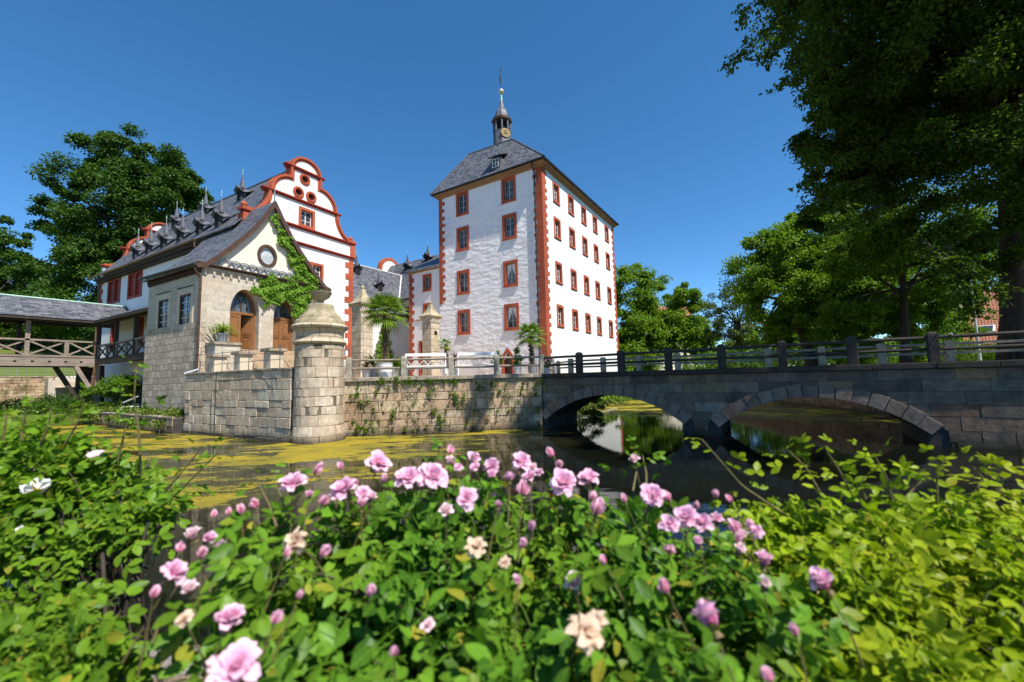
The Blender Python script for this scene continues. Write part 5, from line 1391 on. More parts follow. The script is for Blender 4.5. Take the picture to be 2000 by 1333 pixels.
for a, b in zip(edges[:-1], edges[1:]):
    m = MB(); m.beam((a + .1, YS + .02, 5.38), (b - .1, YS + .02, 6.44), .05, .12); m.beam((a + .1, YS - .04, 6.44), (b - .1, YS - .04, 5.38), .05, .12); m.build('cross_brace', M['wood_grey'], cb)
m = MB(); ridge_y = 50.5
m.sheet([[(X0, YS - .75, 8.22), (X0, ridge_y, 10.0), (X0, YN + .75, 8.22)], [(10.7, YS - .75, 8.22), (14.2, ridge_y, 10.0), (14.2, YN + .75, 8.22)]])
m.sheet([[(10.7, YS - .75, 8.22), (14.2, ridge_y, 10.0)], [(10.7, 35.4, 8.0), (14.2, 35.4, 9.75)]])
cbr = m.build('roof', M['slate_bridge'], cb, solid=.1)
m = MB(); m.tube([(X0, ridge_y, 10.05), (14.1, ridge_y, 10.05)], .09, 6); m.build('ridge_cap', M['verdigris'], cbr)
m = MB(); m.box(X0, 11, YS - .1, YS + .1, 8.05, 8.25); m.box(X0, 11, YN - .1, YN + .1, 8.05, 8.25); m.beam((11.2, 35.4, 7.9), (11.2, 49, 8.1), .2, .2); m.build('wall_plate', M['wood_dark'], cb)
m = MB(); m.beam((10.68, 35.4, 7.92), (10.68, YS - .75, 8.13), .05, .16); m.box(X0, 10.7, YS - .78, YS - .73, 8.08, 8.2); m.build('fascia', M['wood_dark'], cb)
# gallery along the house
m = MB(); m.box(11.0, 14.1, 35.3, YS, 4.95, 5.1); m.build('deck', M['wood_dark'], cb)
m = MB(); m.box(11.0, 11.3, 35.3, YS, 4.6, 4.946); m.build('beam', M['wood_dark'], cb)
for y in (35.6, 40.2, 44.5, 48.9):
    m = MB(); m.box(11.05, 11.3, y - .13, y + .13, 4.95, 8.0); m.build('post', M['wood_dark'], cb)
ys_ = [35.5, 37.6, 39.8, 42.0, 44.2, 46.5, 48.8]
m = MB(); m.box(11.08, 11.28, 35.4, YS, 6.12, 6.26); m.build('handrail', M['wood_grey'], cb)
for a, b in zip(ys_[:-1], ys_[1:]):
    m = MB(); m.beam((11.2, a, 5.12), (11.2, b, 6.1), .06, .11); m.beam((11.14, a, 6.1), (11.14, b, 5.12), .06, .11); m.build('cross_brace', M['wood_dark'], cb)
    m = MB(); m.box(11.1, 11.26, b - .06, b + .06, 5.1, 6.12); m.build('post', M['wood_grey'], cb)
# trestle
for (a, b, mt, w_) in (((11.25, 49, 4.5), (11.25, 49, .6), 'wood_grey', .24), ((8.9, 50, 4.5), (10.8, 50, .8), 'wood_dark', .3), ((9.9, 48.98, 4.45), (11.5, 48.7, 1.2), 'wood_grey', .28), ((11.3, 51.8, 4.5), (10.9, 51.8, .6), 'wood_dark', .5), ((10.6, 50.6, 4.5), (10.5, 50.6, .6), 'wood_dark', .5), ((11.6, 49.4, 4.6), (11.7, 49.2, .6), 'wood_dark', .26)):
    m = MB(); m.beam(a, b, w_, w_, (0, 1, 0)); m.build('strut', M[mt], cb)
m = MB(); m.box(9.9, 11.9, 48.2, 52.4, .5, 1.1); m.build('footing', M['rubble_moss'], cb)
m = MB(); m.box(13.2, 13.35, 45.6, 47.0, 1.2, 3.4); tag(m.build('meter_cabinet', M['pot_grey'], bevel=.02), 'pale grey cabinet against the house below the gallery', 'cabinet')

# ------------------------------------------------------------------ terrace furniture
def bench_proto(name, label, loc, rz, w_=2.1, group='white garden benches on the terrace'):
    t_ = thing(name, label, 'bench', loc, rz, group)
    P = lambda m, n, **k: m.build(n, M['white_paint'], t_, local=True, bevel=.006, **k)
    m = MB()
    for k in range(5): m.box(-w_ / 2 + .04, w_ / 2 - .04, .08 + k * .1, .16 + k * .1, .44, .47)
    m.box(-w_ / 2, w_ / 2, .05, .08, .37, .45); P(m, 'seat')
    m = MB(); m.box(-w_ / 2, w_ / 2, -.03, .03, 1.04, 1.19); m.box(-w_ / 2 + .05, w_ / 2 - .05, -.02, .02, .86, .92); m.box(-w_ / 2 + .05, w_ / 2 - .05, -.02, .02, .5, .56)
    n_ = 9
    for k in range(n_):
        x0 = -w_ / 2 + .08 + k * (w_ - .16) / n_; x1 = x0 + (w_ - .16) / n_
        zz = (.57, .85) if k % 2 else (.85, .57)
        m.beam((x0, 0, zz[0]), (x1, 0, zz[1]), .03, .05, (0, 1, 0))
    P(m, 'backrest')
    for x in (-w_ / 2 + .04, w_ / 2 - .04):
        m = MB(); m.box(x - .035, x + .035, -.035, .035, 0, 1.04); P(m, 'leg')
        m = MB(); m.box(x - .035, x + .035, .5, .57, 0, .66); P(m, 'leg')
        m = MB(); m.box(x - .045, x + .045, -.02, .62, .66, .7); P(m, 'armrest')
    return t_
def fence_spot(px, inset):
    s = (px - 679) / (1058 - 679.0)
    a = np.array((13.06, 17.8)); b = np.array((19.36, 10.48))
    # where the view ray through px meets the line parallel to the fence, inset metres behind it
    n = np.array((-fd[1], fd[0])); n = n if n[0] > 0 else -n
    r = ray(px, 735)[:2]; a2 = a + n * inset
    t_ = np.dot(a2, n) / np.dot(r, n); return r * t_
frz = math.atan2(fd[1], fd[0])
b1 = fence_spot(832, .75)
bench_proto('garden_bench', 'white garden bench behind the fence, in front of the niched gate pillar', (b1[0], b1[1], 2.82), frz)
b2 = fence_spot(933, .75)
bench_proto('garden_bench', 'white garden bench behind the fence, left of the pointed tower door', (b2[0], b2[1], 2.82), frz)
b3 = atd(703, 730, 27); bench_proto('garden_bench', 'smaller white bench half hidden behind the large tub, by the round pier', (b3[0] - .6, b3[1] - .3, 2.82), frz + .3, 1.5)
def chair(label, loc, rz):
    t_ = thing('garden_chair', label, 'chair', loc, rz, group='white garden chairs by the tower corner')
    m = MB(); m.box(-.24, .24, -.24, .24, .43, .46); m.build('seat', M['white_paint'], t_, local=True, bevel=.005)
    m = MB(); m.box(-.24, .24, -.26, -.22, .78, .9)
    for k in range(5): m.box(-.2 + k * .09, -.16 + k * .09, -.255, -.225, .46, .78)
    m.build('backrest', M['white_paint'], t_, local=True)
    for x in (-.21, .21):
        for y in (-.21, .21):
            m = MB(); m.box(x - .02, x + .02, y - .02, y + .02, 0, .43 if y > 0 else .9); m.build('leg', M['white_paint'], t_, local=True)
c1_ = fence_spot(1050, 1.4); chair('white garden chair under the small palm by the tower corner', (c1_[0], c1_[1], 2.82), frz + .2)
c2_ = atd(1078, 726, 26); chair('white garden chair right of the corner fence post, below the flowers', (c2_[0], c2_[1], 2.82), frz - .5)
# ------------------------------------------------------------------ foliage helpers
def rand_dirs(n, up=0.0):
    v = rng.normal(size=(n, 3)); v[:, 2] += up
    return v / np.linalg.norm(v, axis=1)[:, None]
LEAF4 = (np.array([(0, 0, 0), (.5, .36, .06), (1, 0, -.08), (.45, -.36, .06)]), np.array([(0, 1, 2, 3)]))
LEAF6 = (np.array([(0, 0, 0), (.28, .30, .05), (.68, .28, .04), (1.0, 0, -.10), (.68, -.28, .04), (.28, -.30, .05)]), np.array([(0, 1, 2, 3), (0, 3, 4, 5)]))
def leaf_frames(pos, dirs, nrm):
    d = dirs / np.linalg.norm(dirs, axis=1)[:, None]
    s = np.cross(nrm, d); ln = np.linalg.norm(s, axis=1)[:, None]; s = s / np.maximum(ln, 1e-6)
    n = np.cross(d, s)
    return d, s, n
def leaf_arrays(pos, dirs, nrm, size, tmpl):
    T, Fc = tmpl
    d, s, n = leaf_frames(pos, dirs, nrm)
    sz = np.broadcast_to(np.asarray(size, float), (len(pos),))[:, None, None]
    V = pos[:, None, :] + sz * (T[None, :, 0, None] * d[:, None, :] + T[None, :, 1, None] * s[:, None, :] + T[None, :, 2, None] * n[:, None, :])
    k = len(T)
    F_ = (Fc[None, :, :] + (np.arange(len(pos)) * k)[:, None, None]).reshape(-1, Fc.shape[1])
    return V.reshape(-1, 3), F_
def leaf_obj(name, pos, dirs, nrm, size, mat, parent=None, tmpl=LEAF4, smooth=False):
    V, F_ = leaf_arrays(pos, dirs, nrm, size, tmpl)
    return np_mesh(name, V, F_, mat, parent, smooth)

def clump_cloud(centers, radii, per, flat_=.7, droop=.25, shell=.3):
    """leaf positions in clumps; leaves lie outward and up"""
    n = len(centers); tot = n * per
    idx = np.repeat(np.arange(n), per)
    u = rand_dirs(tot, .25)
    r = (shell + (1 - shell) * rng.random(tot)) ** .7 * np.where(rng.random(tot) < .8, 1, .6)
    P = centers[idx] + u * (radii[idx] * r)[:, None] * np.array((1, 1, flat_)) + rng.normal(size=(tot, 3)) * (radii[idx] * .16)[:, None] * np.array((1, 1, .6))
    P[:, 2] -= droop * .5 * radii[idx] * (u[:, 0] ** 2 + u[:, 1] ** 2) * r
    N_ = u * .7 + np.array((0, 0, .8)) + rng.normal(size=(tot, 3)) * .45
    N_ /= np.linalg.norm(N_, axis=1)[:, None]
    D_ = u * .8 + rng.normal(size=(tot, 3)) * .6; D_[:, 2] -= droop
    return P, D_, N_

def crown_clumps(c, r, n, thick=.5, seed=0, bottom=-.75):
    """clump centres through the outer part of a lumpy ellipsoid"""
    u = rand_dirs(n * 2); u = u[u[:, 2] > bottom][:n]
    k = len(u)
    ph = seed * 1.7
    bumpy = 1 + .16 * np.sin(3 * np.arctan2(u[:, 1], u[:, 0]) + ph) * np.cos(4 * u[:, 2] + ph) + .10 * np.sin(7 * u[:, 2] + 5 * u[:, 0] + ph * 2)
    rr = (thick + (1 - thick) * rng.random(k) ** .6) * bumpy
    return np.array(c) + u * rr[:, None] * np.array(r)

def twig_sprays(paths, dist, side=.55, per=26, leaf_gap=.06):
    """leafy branch ends: each path (pixels) is one drooping bough with side twigs"""
    P = []; D_ = []; N_ = []; lines = []
    for path in paths:
        C_ = np.array([atd(x, y, dist + dz) for x, y, dz in path]); s = np.linspace(0, 1, 30); q = np.linspace(0, 1, len(C_))
        B = np.stack([np.interp(s, q, C_[:, k]) for k in range(3)], 1); lines.append(B)
        for k in range(2, 30):
            for _ in range(2):
                u = rand_dirs(1)[0]; u[2] = u[2] * .5 - .25; L = side * (.5 + .8 * rng.random())
                tt = rng.random(per)[:, None] ** .8; p = B[k] + u * L * tt + rng.normal(size=(per, 3)) * .07; p[:, 2] -= .25 * L * tt[:, 0] ** 2
                P.append(p); D_.append(u * .6 + rng.normal(size=(per, 3)) * .6 - (0, 0, .3)); N_.append(np.array((0, 0, .9)) + rng.normal(size=(per, 3)) * .5)
    return np.concatenate(P), np.concatenate(D_), np.concatenate(N_), lines

def tree(name, label, base, crowns, leaf, size, mat, trunk_r=.4, clumps=70, per=300, lean=(0, 0), clump_r=.24, group=None, trunk_to=None, flat_=.52, limbs=10, tmpl=LEAF4, thick=.45, droop=.25, cat='tree', trunk=True, bottom=-.75, extra=None):
    t_ = thing(name, label, cat, base, group=group)
    base = np.array(base, float)
    allC = []; allR = []
    for i, (c, r) in enumerate(crowns):
        k = max(6, int(clumps * (r[0] * r[1] * r[2]) ** (2 / 3.) / max((q[1][0] * q[1][1] * q[1][2]) ** (2 / 3.) for q in crowns)))
        C_ = crown_clumps(c, r, k, thick, i + base[0], bottom); allC.append(C_)
        allR.append(np.full(len(C_), clump_r * (r[0] + r[1] + r[2]) / 3) * (.65 + .7 * rng.random(len(C_))))
    C_ = np.concatenate(allC); R_ = np.concatenate(allR)
    R_ = R_ * np.where(rng.random(len(R_)) < .35, 1.35, .85)
    P, D_, N_ = clump_cloud(C_, R_, per, flat_, droop)
    if extra is not None:
        P = np.concatenate((P, extra[0])); D_ = np.concatenate((D_, extra[1])); N_ = np.concatenate((N_, extra[2]))
    leaf_obj('crown', P, D_, N_, size * (.7 + .6 * rng.random(len(P))), mat, t_, tmpl)
    if trunk:
        m = MB()
        top = np.array(trunk_to if trunk_to is not None else crowns[0][0], float)
        mid = base + (top - base) * .5 + np.array((lean[0], lean[1], 0))
        pts = [base + (0, 0, -.3), base + (top - base) * .12, mid, top]
        m.tube(pts, [trunk_r * 1.45, trunk_r, trunk_r * .75, trunk_r * .3], 10)
        sel = rng.choice(len(C_), min(limbs, len(C_)), replace=False)
        for k in sel:
            s_ = .35 + .5 * rng.random(); st = pts[1] + (top - pts[1]) * s_ if s_ > .5 else mid + (top - mid) * (s_ - .35)
            e_ = C_[k]; md = (st + e_) / 2 + np.array((0, 0, .08 * np.linalg.norm(e_ - st))) + rng.normal(size=3) * .04 * np.linalg.norm(e_ - st)
            m.tube([st, md, e_], [trunk_r * .42, trunk_r * .25, trunk_r * .08], 6)
        if extra is not None:
            for B in extra[3]: m.tube(list(B[::3]), [.05 - .042 * k / 9 for k in range(len(B[::3]))], 5)
        m.build('trunk', M['bark'], t_, smooth=True)
    return t_

def gpos(px, dist, z=2.8):
    p = atd(px, 735, dist); return np.array((p[0], p[1], z))
def cpos(px, py, dist): return atd(px, py, dist)

# left, behind the house and the covered bridge
GR = 'trees behind the castle'
b = gpos(235, 62, 5.0)
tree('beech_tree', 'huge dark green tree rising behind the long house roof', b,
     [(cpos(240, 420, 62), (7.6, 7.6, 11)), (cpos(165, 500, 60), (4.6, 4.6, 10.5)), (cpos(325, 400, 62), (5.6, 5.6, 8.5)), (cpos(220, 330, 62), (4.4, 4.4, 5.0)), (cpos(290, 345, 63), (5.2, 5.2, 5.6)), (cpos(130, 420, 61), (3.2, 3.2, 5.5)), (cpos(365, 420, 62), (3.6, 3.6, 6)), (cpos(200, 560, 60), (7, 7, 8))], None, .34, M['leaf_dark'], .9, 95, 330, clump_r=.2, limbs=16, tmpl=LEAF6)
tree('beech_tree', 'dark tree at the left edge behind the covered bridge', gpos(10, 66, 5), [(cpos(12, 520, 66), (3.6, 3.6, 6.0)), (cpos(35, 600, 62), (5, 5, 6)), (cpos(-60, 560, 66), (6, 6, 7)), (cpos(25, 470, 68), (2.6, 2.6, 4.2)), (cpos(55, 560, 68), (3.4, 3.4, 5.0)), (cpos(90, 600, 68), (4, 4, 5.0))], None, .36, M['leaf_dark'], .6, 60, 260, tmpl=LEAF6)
tree('bush_tree', 'leafy bush filling the gap below the covered bridge roof', gpos(70, 66, 4.6), [(cpos(60, 655, 66), (7, 7, 4.2)), (cpos(150, 650, 66), (6, 6, 4.2)), (cpos(0, 650, 66), (5, 5, 4))], None, .3, M['leaf_mid'], .25, 50, 220, clump_r=.28, bottom=-.9)
# right, behind the tower and the bridge
tree('lime_tree', 'tall rounded bright green tree just right of the tower', gpos(1240, 62), [(cpos(1238, 575, 62), (3.9, 3.9, 5.2)), (cpos(1215, 640, 60), (4.6, 4.6, 4)), (cpos(1265, 640, 61), (3.4, 3.4, 4)), (cpos(1238, 680, 58), (4, 4, 3))], None, .3, M['leaf_bright'], .35, 60, 260, group=None, tmpl=LEAF6)
tree('lime_tree', 'pointed bright green tree second to the right of the tower', gpos(1340, 64), [(cpos(1335, 620, 64), (3.4, 3.4, 4.4)), (cpos(1335, 585, 64), (1.8, 1.8, 2.0)), (cpos(1310, 665, 63), (4, 4, 3.2)), (cpos(1372, 665, 64), (2.6, 2.6, 3.4))], None, .3, M['leaf_bright'], .3, 60, 260, tmpl=LEAF6)
tree('ash_tree', 'airy grey green tree with open branches beyond the bridge', gpos(1452, 54), [(cpos(1440, 610, 54), (4.2, 4.2, 4.0)), (cpos(1475, 660, 54), (3.4, 3.4, 2.4)), (cpos(1415, 650, 54), (2.2, 2.2, 2.2))], None, .2, M['leaf_grey'], .3, 60, 130, clump_r=.2, limbs=22, tmpl=LEAF6)
tree('maple_tree', 'large bright maple with a leaning trunk beyond the bridge', gpos(1590, 34), [(cpos(1530, 520, 36), (4.0, 4.0, 3.4)), (cpos(1600, 480, 36), (4.4, 4.4, 3.2)), (cpos(1520, 590, 35), (3.4, 3.4, 2.6)), (cpos(1600, 590, 34), (3.6, 3.6, 3.0)), (cpos(1690, 560, 34), (3.6, 3.6, 3.6)), (cpos(1540, 650, 35), (2.6, 2.6, 1.6)), (cpos(1640, 660, 35), (2.8, 2.8, 1.4)), (cpos(1500, 480, 36), (1.6, 1.6, 1.5)), (cpos(1570, 440, 36), (2.0, 2.0, 1.2))], None, .19, M['leaf_bright'], .42, 80, 300, limbs=24, tmpl=LEAF6, trunk_to=cpos(1530, 530, 36))
tree('maple_tree', 'shady maple with a straight dark trunk behind the bridge rails', gpos(1772, 27), [(cpos(1760, 470, 27), (4.2, 4.2, 2.8)), (cpos(1690, 500, 27), (2.4, 2.4, 2.2)), (cpos(1860, 500, 27), (3.2, 3.2, 2.6)), (cpos(1800, 590, 28), (2.8, 2.8, 1.6)), (cpos(1680, 620, 29), (2.6, 2.6, 1.7)), (cpos(1830, 640, 30), (2.4, 2.4, 1.4)), (cpos(1720, 660, 30), (2.4, 2.4, 1.2))], None, .16, M['leaf_lime'], .28, 70, 260, tmpl=LEAF6, limbs=18)
tree('maple_tree', 'distant maple filling the gap behind the leaning maple', gpos(1680, 52), [(cpos(1640, 600, 52), (6, 6, 5)), (cpos(1760, 600, 52), (6, 6, 5)), (cpos(1860, 590, 52), (5, 5, 5)), (cpos(1700, 520, 54), (6, 6, 4)), (cpos(1600, 670, 50), (5, 5, 3)), (cpos(1720, 670, 50), (5, 5, 3)), (cpos(1840, 670, 48), (4, 4, 3)), (cpos(1510, 660, 52), (4, 4, 3))], None, .26, M['leaf_bright'], .4, 50, 230, tmpl=LEAF6)
# the big tree whose crown shades the bridge
bt = gpos(1992, 17.5)
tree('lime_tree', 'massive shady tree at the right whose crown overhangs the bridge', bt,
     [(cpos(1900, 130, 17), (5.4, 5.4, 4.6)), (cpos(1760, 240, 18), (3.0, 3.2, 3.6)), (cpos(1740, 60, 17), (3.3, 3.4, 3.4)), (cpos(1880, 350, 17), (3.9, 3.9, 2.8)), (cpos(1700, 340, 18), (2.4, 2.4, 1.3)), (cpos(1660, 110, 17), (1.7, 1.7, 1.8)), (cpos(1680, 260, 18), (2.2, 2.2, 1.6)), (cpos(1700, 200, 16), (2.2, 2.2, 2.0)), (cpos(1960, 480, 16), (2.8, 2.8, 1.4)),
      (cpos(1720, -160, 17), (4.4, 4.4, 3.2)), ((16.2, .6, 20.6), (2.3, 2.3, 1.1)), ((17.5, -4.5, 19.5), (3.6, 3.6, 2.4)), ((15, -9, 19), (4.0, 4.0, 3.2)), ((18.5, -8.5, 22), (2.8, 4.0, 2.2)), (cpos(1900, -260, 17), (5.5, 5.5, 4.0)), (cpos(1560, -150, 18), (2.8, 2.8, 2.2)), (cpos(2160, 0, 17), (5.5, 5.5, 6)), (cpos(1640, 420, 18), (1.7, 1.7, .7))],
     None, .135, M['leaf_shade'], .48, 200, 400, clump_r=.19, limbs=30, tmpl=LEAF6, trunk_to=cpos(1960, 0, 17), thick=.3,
     extra=twig_sprays([[(1640, -40, 2), (1560, 30, .5), (1490, 60, 0), (1425, 125, -.3)], [(1640, -60, 2), (1540, -20, 0), (1450, 20, -.5)], [(1600, -20, 1), (1540, 60, 0), (1495, 110, 0)], [(1680, 90, 2), (1590, 130, .5), (1525, 160, 0)], [(1690, 160, 2), (1600, 175, .5), (1570, 190, 0)], [(1700, 220, 2), (1620, 230, 1), (1575, 220, .5)], [(1690, 300, 2), (1620, 310, 1), (1580, 305, .5)], [(1700, 350, 2), (1620, 370, 1), (1568, 355, .5)], [(1710, 380, 2), (1640, 400, 1), (1570, 395, .5)], [(1720, 400, 1), (1660, 430, 1), (1640, 440, .5)], [(1640, 20, 1), (1590, 60, .5), (1560, 95, 0)], [(1850, 480, 0), (1880, 560, -1), (1905, 610, -1)], [(1800, 470, 0), (1900, 530, -1), (1960, 570, -1)]], 15, .5, 13))

# hedges and bushes
def bush(label, px, dist, z, w_, h, mat, size=.14, n=20, per=260, cat='bush', name='bush'):
    p = gpos(px, dist, z)
    return tree(name, label, p, [((p[0], p[1], z + h * .45), (w_, w_, h * .6))], None, size, mat, .05, n, per, clump_r=.36, trunk=True, limbs=5, bottom=-.9, cat=cat, trunk_to=(p[0], p[1], z + h * .4))
for i, (px, dd, w_, h, mt, lab) in enumerate(((1225, 55, 3.5, 2.6, 'leaf_bright', 'round bush at the far end of the moat beside the tower'), (1300, 58, 4.0, 2.5, 'leaf_mid', 'bush below the pointed tree behind the bridge rails'), (1390, 50, 3.6, 2.3, 'leaf_mid', 'bush below the gap between the trees behind the bridge'), (1470, 46, 3.4, 2.2, 'leaf_dark', 'dark bush below the airy tree behind the bridge'),
                                        (1560, 40, 3.0, 2.0, 'leaf_mid', 'bush at the foot of the leaning maple'), (1640, 36, 2.6, 1.8, 'leaf_bright', 'bush right of the leaning maple behind the rails'), (1725, 34, 2.4, 1.6, 'leaf_mid', 'bush left of the straight dark trunk behind the rails'), (1835, 30, 1.7, 1.4, 'leaf_bright', 'bright bush right of the straight dark trunk'), (1890, 31, 1.9, 1.5, 'leaf_bright', 'bright bush left of the grey lamp post'), (1965, 28, 1.9, 1.5, 'leaf_bright', 'bright bush in front of the red tiled house'))):
    bush(lab, px, dd, 2.75, w_, h, M[mt], .17 if dd > 40 else .12)
p = atd(235, 780, 32); bush('dense green bush in front of the gallery beside the annex', 232, 31.5, 1.0, 1.35, 2.5, M['leaf_mid'], .13, 26, 260)
bush('low bright plant hanging over the mossy ledge', 172, 30.6, .55, .75, 1.2, M['leaf_bright'], .09, 14, 220, 'plant', 'plant')
bush('dark hedge on the bank under the covered bridge', 105, 33, .3, 2.6, 1.7, M['leaf_dark'], .13, 26, 300, 'hedge', 'hedge')
bush('dark hedge at the left edge behind the rose bush', 30, 33, .3, 2.6, 1.5, M['leaf_dark'], .13, 26, 300, 'hedge', 'hedge')
bush('dark bush under the left bridge arch on the tower side', 1158, 27.5, .0, .9, 1.9, M['leaf_mid'], .1, 14, 240)
bush('yellow green waterside plant seen through the left arch', 1205, 38, .5, 1.7, 1.5, M['leaf_bright'], .12, 14, 200, 'plant', 'plant')
bush('small waterside plant at the far end of the left arch view', 1238, 46, .3, 1.6, 1.2, M['leaf_bright'], .13, 12, 160, 'plant', 'plant')
bush('green plant growing in the corner beside the stone plinth', 385, 25.2, 3.0, .45, 1.3, M['leaf_bright'], .07, 10, 130, 'plant', 'plant')

# far wood that closes the view beyond the trees
k = 26000
px_ = rng.uniform(1150, 2300, k); dist_ = rng.uniform(95, 125, k)
top_ = 10 + 3 * np.sin(px_ * .021) + 2 * np.sin(px_ * .057 + 1)
P = np.array([atd(a, 735, b) for a, b in zip(px_, dist_)]); P[:, 2] = 2.4 + top_ * rng.random(k) ** .8
o = leaf_obj('woods', P, rand_dirs(k), rand_dirs(k, .6) + np.array(to_sun) * .4, .9 * (.7 + .6 * rng.random(k)), M['leaf_mid'], None, LEAF6)
tag(o, 'far wood closing the horizon behind the bridge', 'woods', kind='stuff')
k = 9000
px_ = rng.uniform(-500, 260, k); dist_ = rng.uniform(72, 95, k)
P = np.array([atd(a, 735, b) for a, b in zip(px_, dist_)]); P[:, 2] = 5 + 11 * rng.random(k) ** .8
o = leaf_obj('woods', P, rand_dirs(k), rand_dirs(k, .6) + np.array(to_sun) * .4, .8 * (.7 + .6 * rng.random(k)), M['leaf_dark'], None, LEAF6)
tag(o, 'dark wooded slope behind the covered footbridge', 'woods', kind='stuff')
# ------------------------------------------------------------------ ivy
def in_poly(P, poly):
    x, y = P[:, 0], P[:, 1]; ins = np.zeros(len(P), bool); n = len(poly)
    for i in range(n):
        x0, y0 = poly[i]; x1, y1 = poly[(i + 1) % n]
        c = ((y0 > y) != (y1 > y)) & (x < (x1 - x0) * (y - y0) / (y1 - y0 + 1e-12) + x0)
        ins ^= c
    return ins
def ivy(label, poly, plane, n, size, depth=.2, name='climbing_ivy'):
    """poly in (u, z) on a wall; plane(u, z, out) -> world"""
    A = np.array(poly); lo, hi = A.min(0), A.max(0)
    Q = lo + rng.random((n * 4, 2)) * (hi - lo)
    wob = .18 * np.sin(Q[:, [1]] * 5.1 + 1.3) * np.array([[1, 0]]) + .16 * np.sin(Q[:, [0]] * 6.3) * np.array([[0, 1]])
    Q = Q[in_poly(Q + wob, poly)][:n]
    lump = .5 + .5 * np.sin(Q[:, 0] * 4.3 + 2 * np.sin(Q[:, 1] * 3.1)) * np.cos(Q[:, 1] * 4.9)
    o = .03 + depth * lump * (.4 + .6 * rng.random(len(Q))) ** .5
    P, nn = plane(Q[:, 0], Q[:, 1], o)
    N_ = nn * .8 + np.array((0, 0, .55)) + rng.normal(size=(len(Q), 3)) * .35
    D_ = rng.normal(size=(len(Q), 3)) * .5; D_[:, 2] -= .9
    t_ = thing(name, label, 'ivy', tuple(P.mean(0)))
    leaf_obj('leaves', P, D_, N_, size * (.6 + .7 * rng.random(len(P))), M['leaf_ivy'], t_, LEAF6)
    m = MB()
    lowest = P[np.argsort(P[:, 2])[:40]].mean(0)
    for k in range(9):
        q = P[rng.integers(len(P))]; md = (lowest + q) / 2 + rng.normal(size=3) * .15 * np.abs(nn)
        m.tube([lowest, (lowest * 2 + q) / 3 + (0, 0, .1), q], [.02, .014, .006], 5)
    m.build('stem', M['bark'], t_)
def pl_y(Y):
    return lambda u, z, o: (np.stack([u, np.full_like(u, Y) - o, z], 1), np.array((0, -1., 0)))
def pl_a(u, z, o): return AF.out(np.stack([u, np.full_like(u, AY - .02) - o, z], 1)), np.array((math.sin(AF.a), -math.cos(AF.a), 0))
def c3p(x, y): return 270 + x / 2.665, 380 + y / 2.665
ip = [c3p(*q) for q in ((688, 118), (712, 150), (735, 230), (765, 300), (800, 370), (815, 430), (780, 440), (700, 425), (620, 420), (625, 470), (640, 500), (585, 480), (600, 520), (645, 535), (655, 580), (700, 565), (745, 552), (790, 560), (815, 620), (815, 665), (860, 640), (915, 545), (960, 475), (900, 400), (850, 330), (790, 225), (735, 140), (705, 95))]
poly_i = [tuple(AF.y(x, y, AY - .12)[[0, 2]]) for x, y in ip]
ivy('bright green ivy over the right door and gable slope of the stone annex', poly_i, pl_a, 9000, .15, .32)
iv = [(29.9, 2.8), (30.0, 5.0), (30.3, 7.2), (30.8, 8.6), (31.5, 8.4), (31.9, 6.5), (32.6, 4.5), (32.8, 2.8)]
ivy('narrow green ivy column on the connecting wing behind the big palm', [(x - .2, z) for x, z in iv], pl_y(36.2), 2600, .2, .5)

# ------------------------------------------------------------------ weeds on walls and ledges
def weeds(label, spots, size, mat, up=.6, name='wall_weeds'):
    P = []; D_ = []; N_ = []
    for (p, r, k, nn) in spots:
        q = rng.normal(size=(k, 3)) * r * np.array((.6, .6, .5)); P.append(np.array(p) + q * (1 - .8 * np.abs(np.array(nn))) + np.abs(rng.normal(size=(k, 1))) * r * .5 * np.array(nn))
        D_.append(rng.normal(size=(k, 3)) * .6 + np.array(nn) * .6 + np.array((0, 0, up)) * rng.normal(size=(k, 1)))
        N_.append(np.array(nn) * .6 + np.array((0, 0, .8)) + rng.normal(size=(k, 3)) * .5)
    P = np.concatenate(P); D_ = np.concatenate(D_); N_ = np.concatenate(N_)
    o = leaf_obj(name, P, D_, N_, size * (.5 + .9 * rng.random(len(P))), mat)
    return tag(o, label, 'weeds', kind='stuff')
wa = np.array((12.4, 18.35)); wb = np.array((19.42, 10.55)); wd = _n(wb - wa); wnn = np.array((wd[1], -wd[0], 0))
def wall_px(px, py):
    d = ray(px, py); P0 = np.array((wa[0], wa[1], 0)); t_ = np.dot(P0 - EYE, wnn) / np.dot(d, wnn); return EYE + d * t_
sp = []
for (x, y, r, k) in ((700, 752, .14, 60), (745, 745, .2, 120), (775, 742, .25, 170), (800, 745, .2, 120), (735, 765, .16, 70), (838, 768, .22, 110), (890, 775, .2, 120), (905, 778, .14, 60), (770, 805, .18, 80), (765, 815, .14, 60), (848, 805, .2, 110), (858, 815, .22, 120), (862, 830, .2, 90), (700, 835, .22, 110), (715, 840, .22, 120), (725, 828, .2, 80), (792, 840, .16, 60), (840, 745, .16, 80), (888, 748, .12, 50), (935, 755, .12, 50), (910, 830, .12, 50), (975, 765, .12, 50), (1020, 760, .1, 30), (730, 800, .12, 50), (700, 770, .12, 50), (690, 825, .15, 60), (1045, 770, .12, 60), (1050, 800, .18, 100), (1055, 745, .2, 120), (1052, 830, .14, 60), (960, 750, .12, 50)):
    sp.append((wall_px(x, y), r, k, wnn))
for k in range(70):
    x = rng.uniform(685, 1055); y = rng.choice([742, 748, 758, 772, 787, 803, 820, 836]) + rng.normal() * 2; sp.append((wall_px(x, y), .07 + .07 * rng.random(), int(rng.integers(8, 34)), wnn))
for k in range(46):
    x = rng.uniform(735, 910); sp.append((wall_px(x, 741 + 4 * rng.random()), .12, 26, wnn))
weeds('green weeds growing from the joints of the wall below the benches', sp, .075, M['leaf_mid'])
sp = []
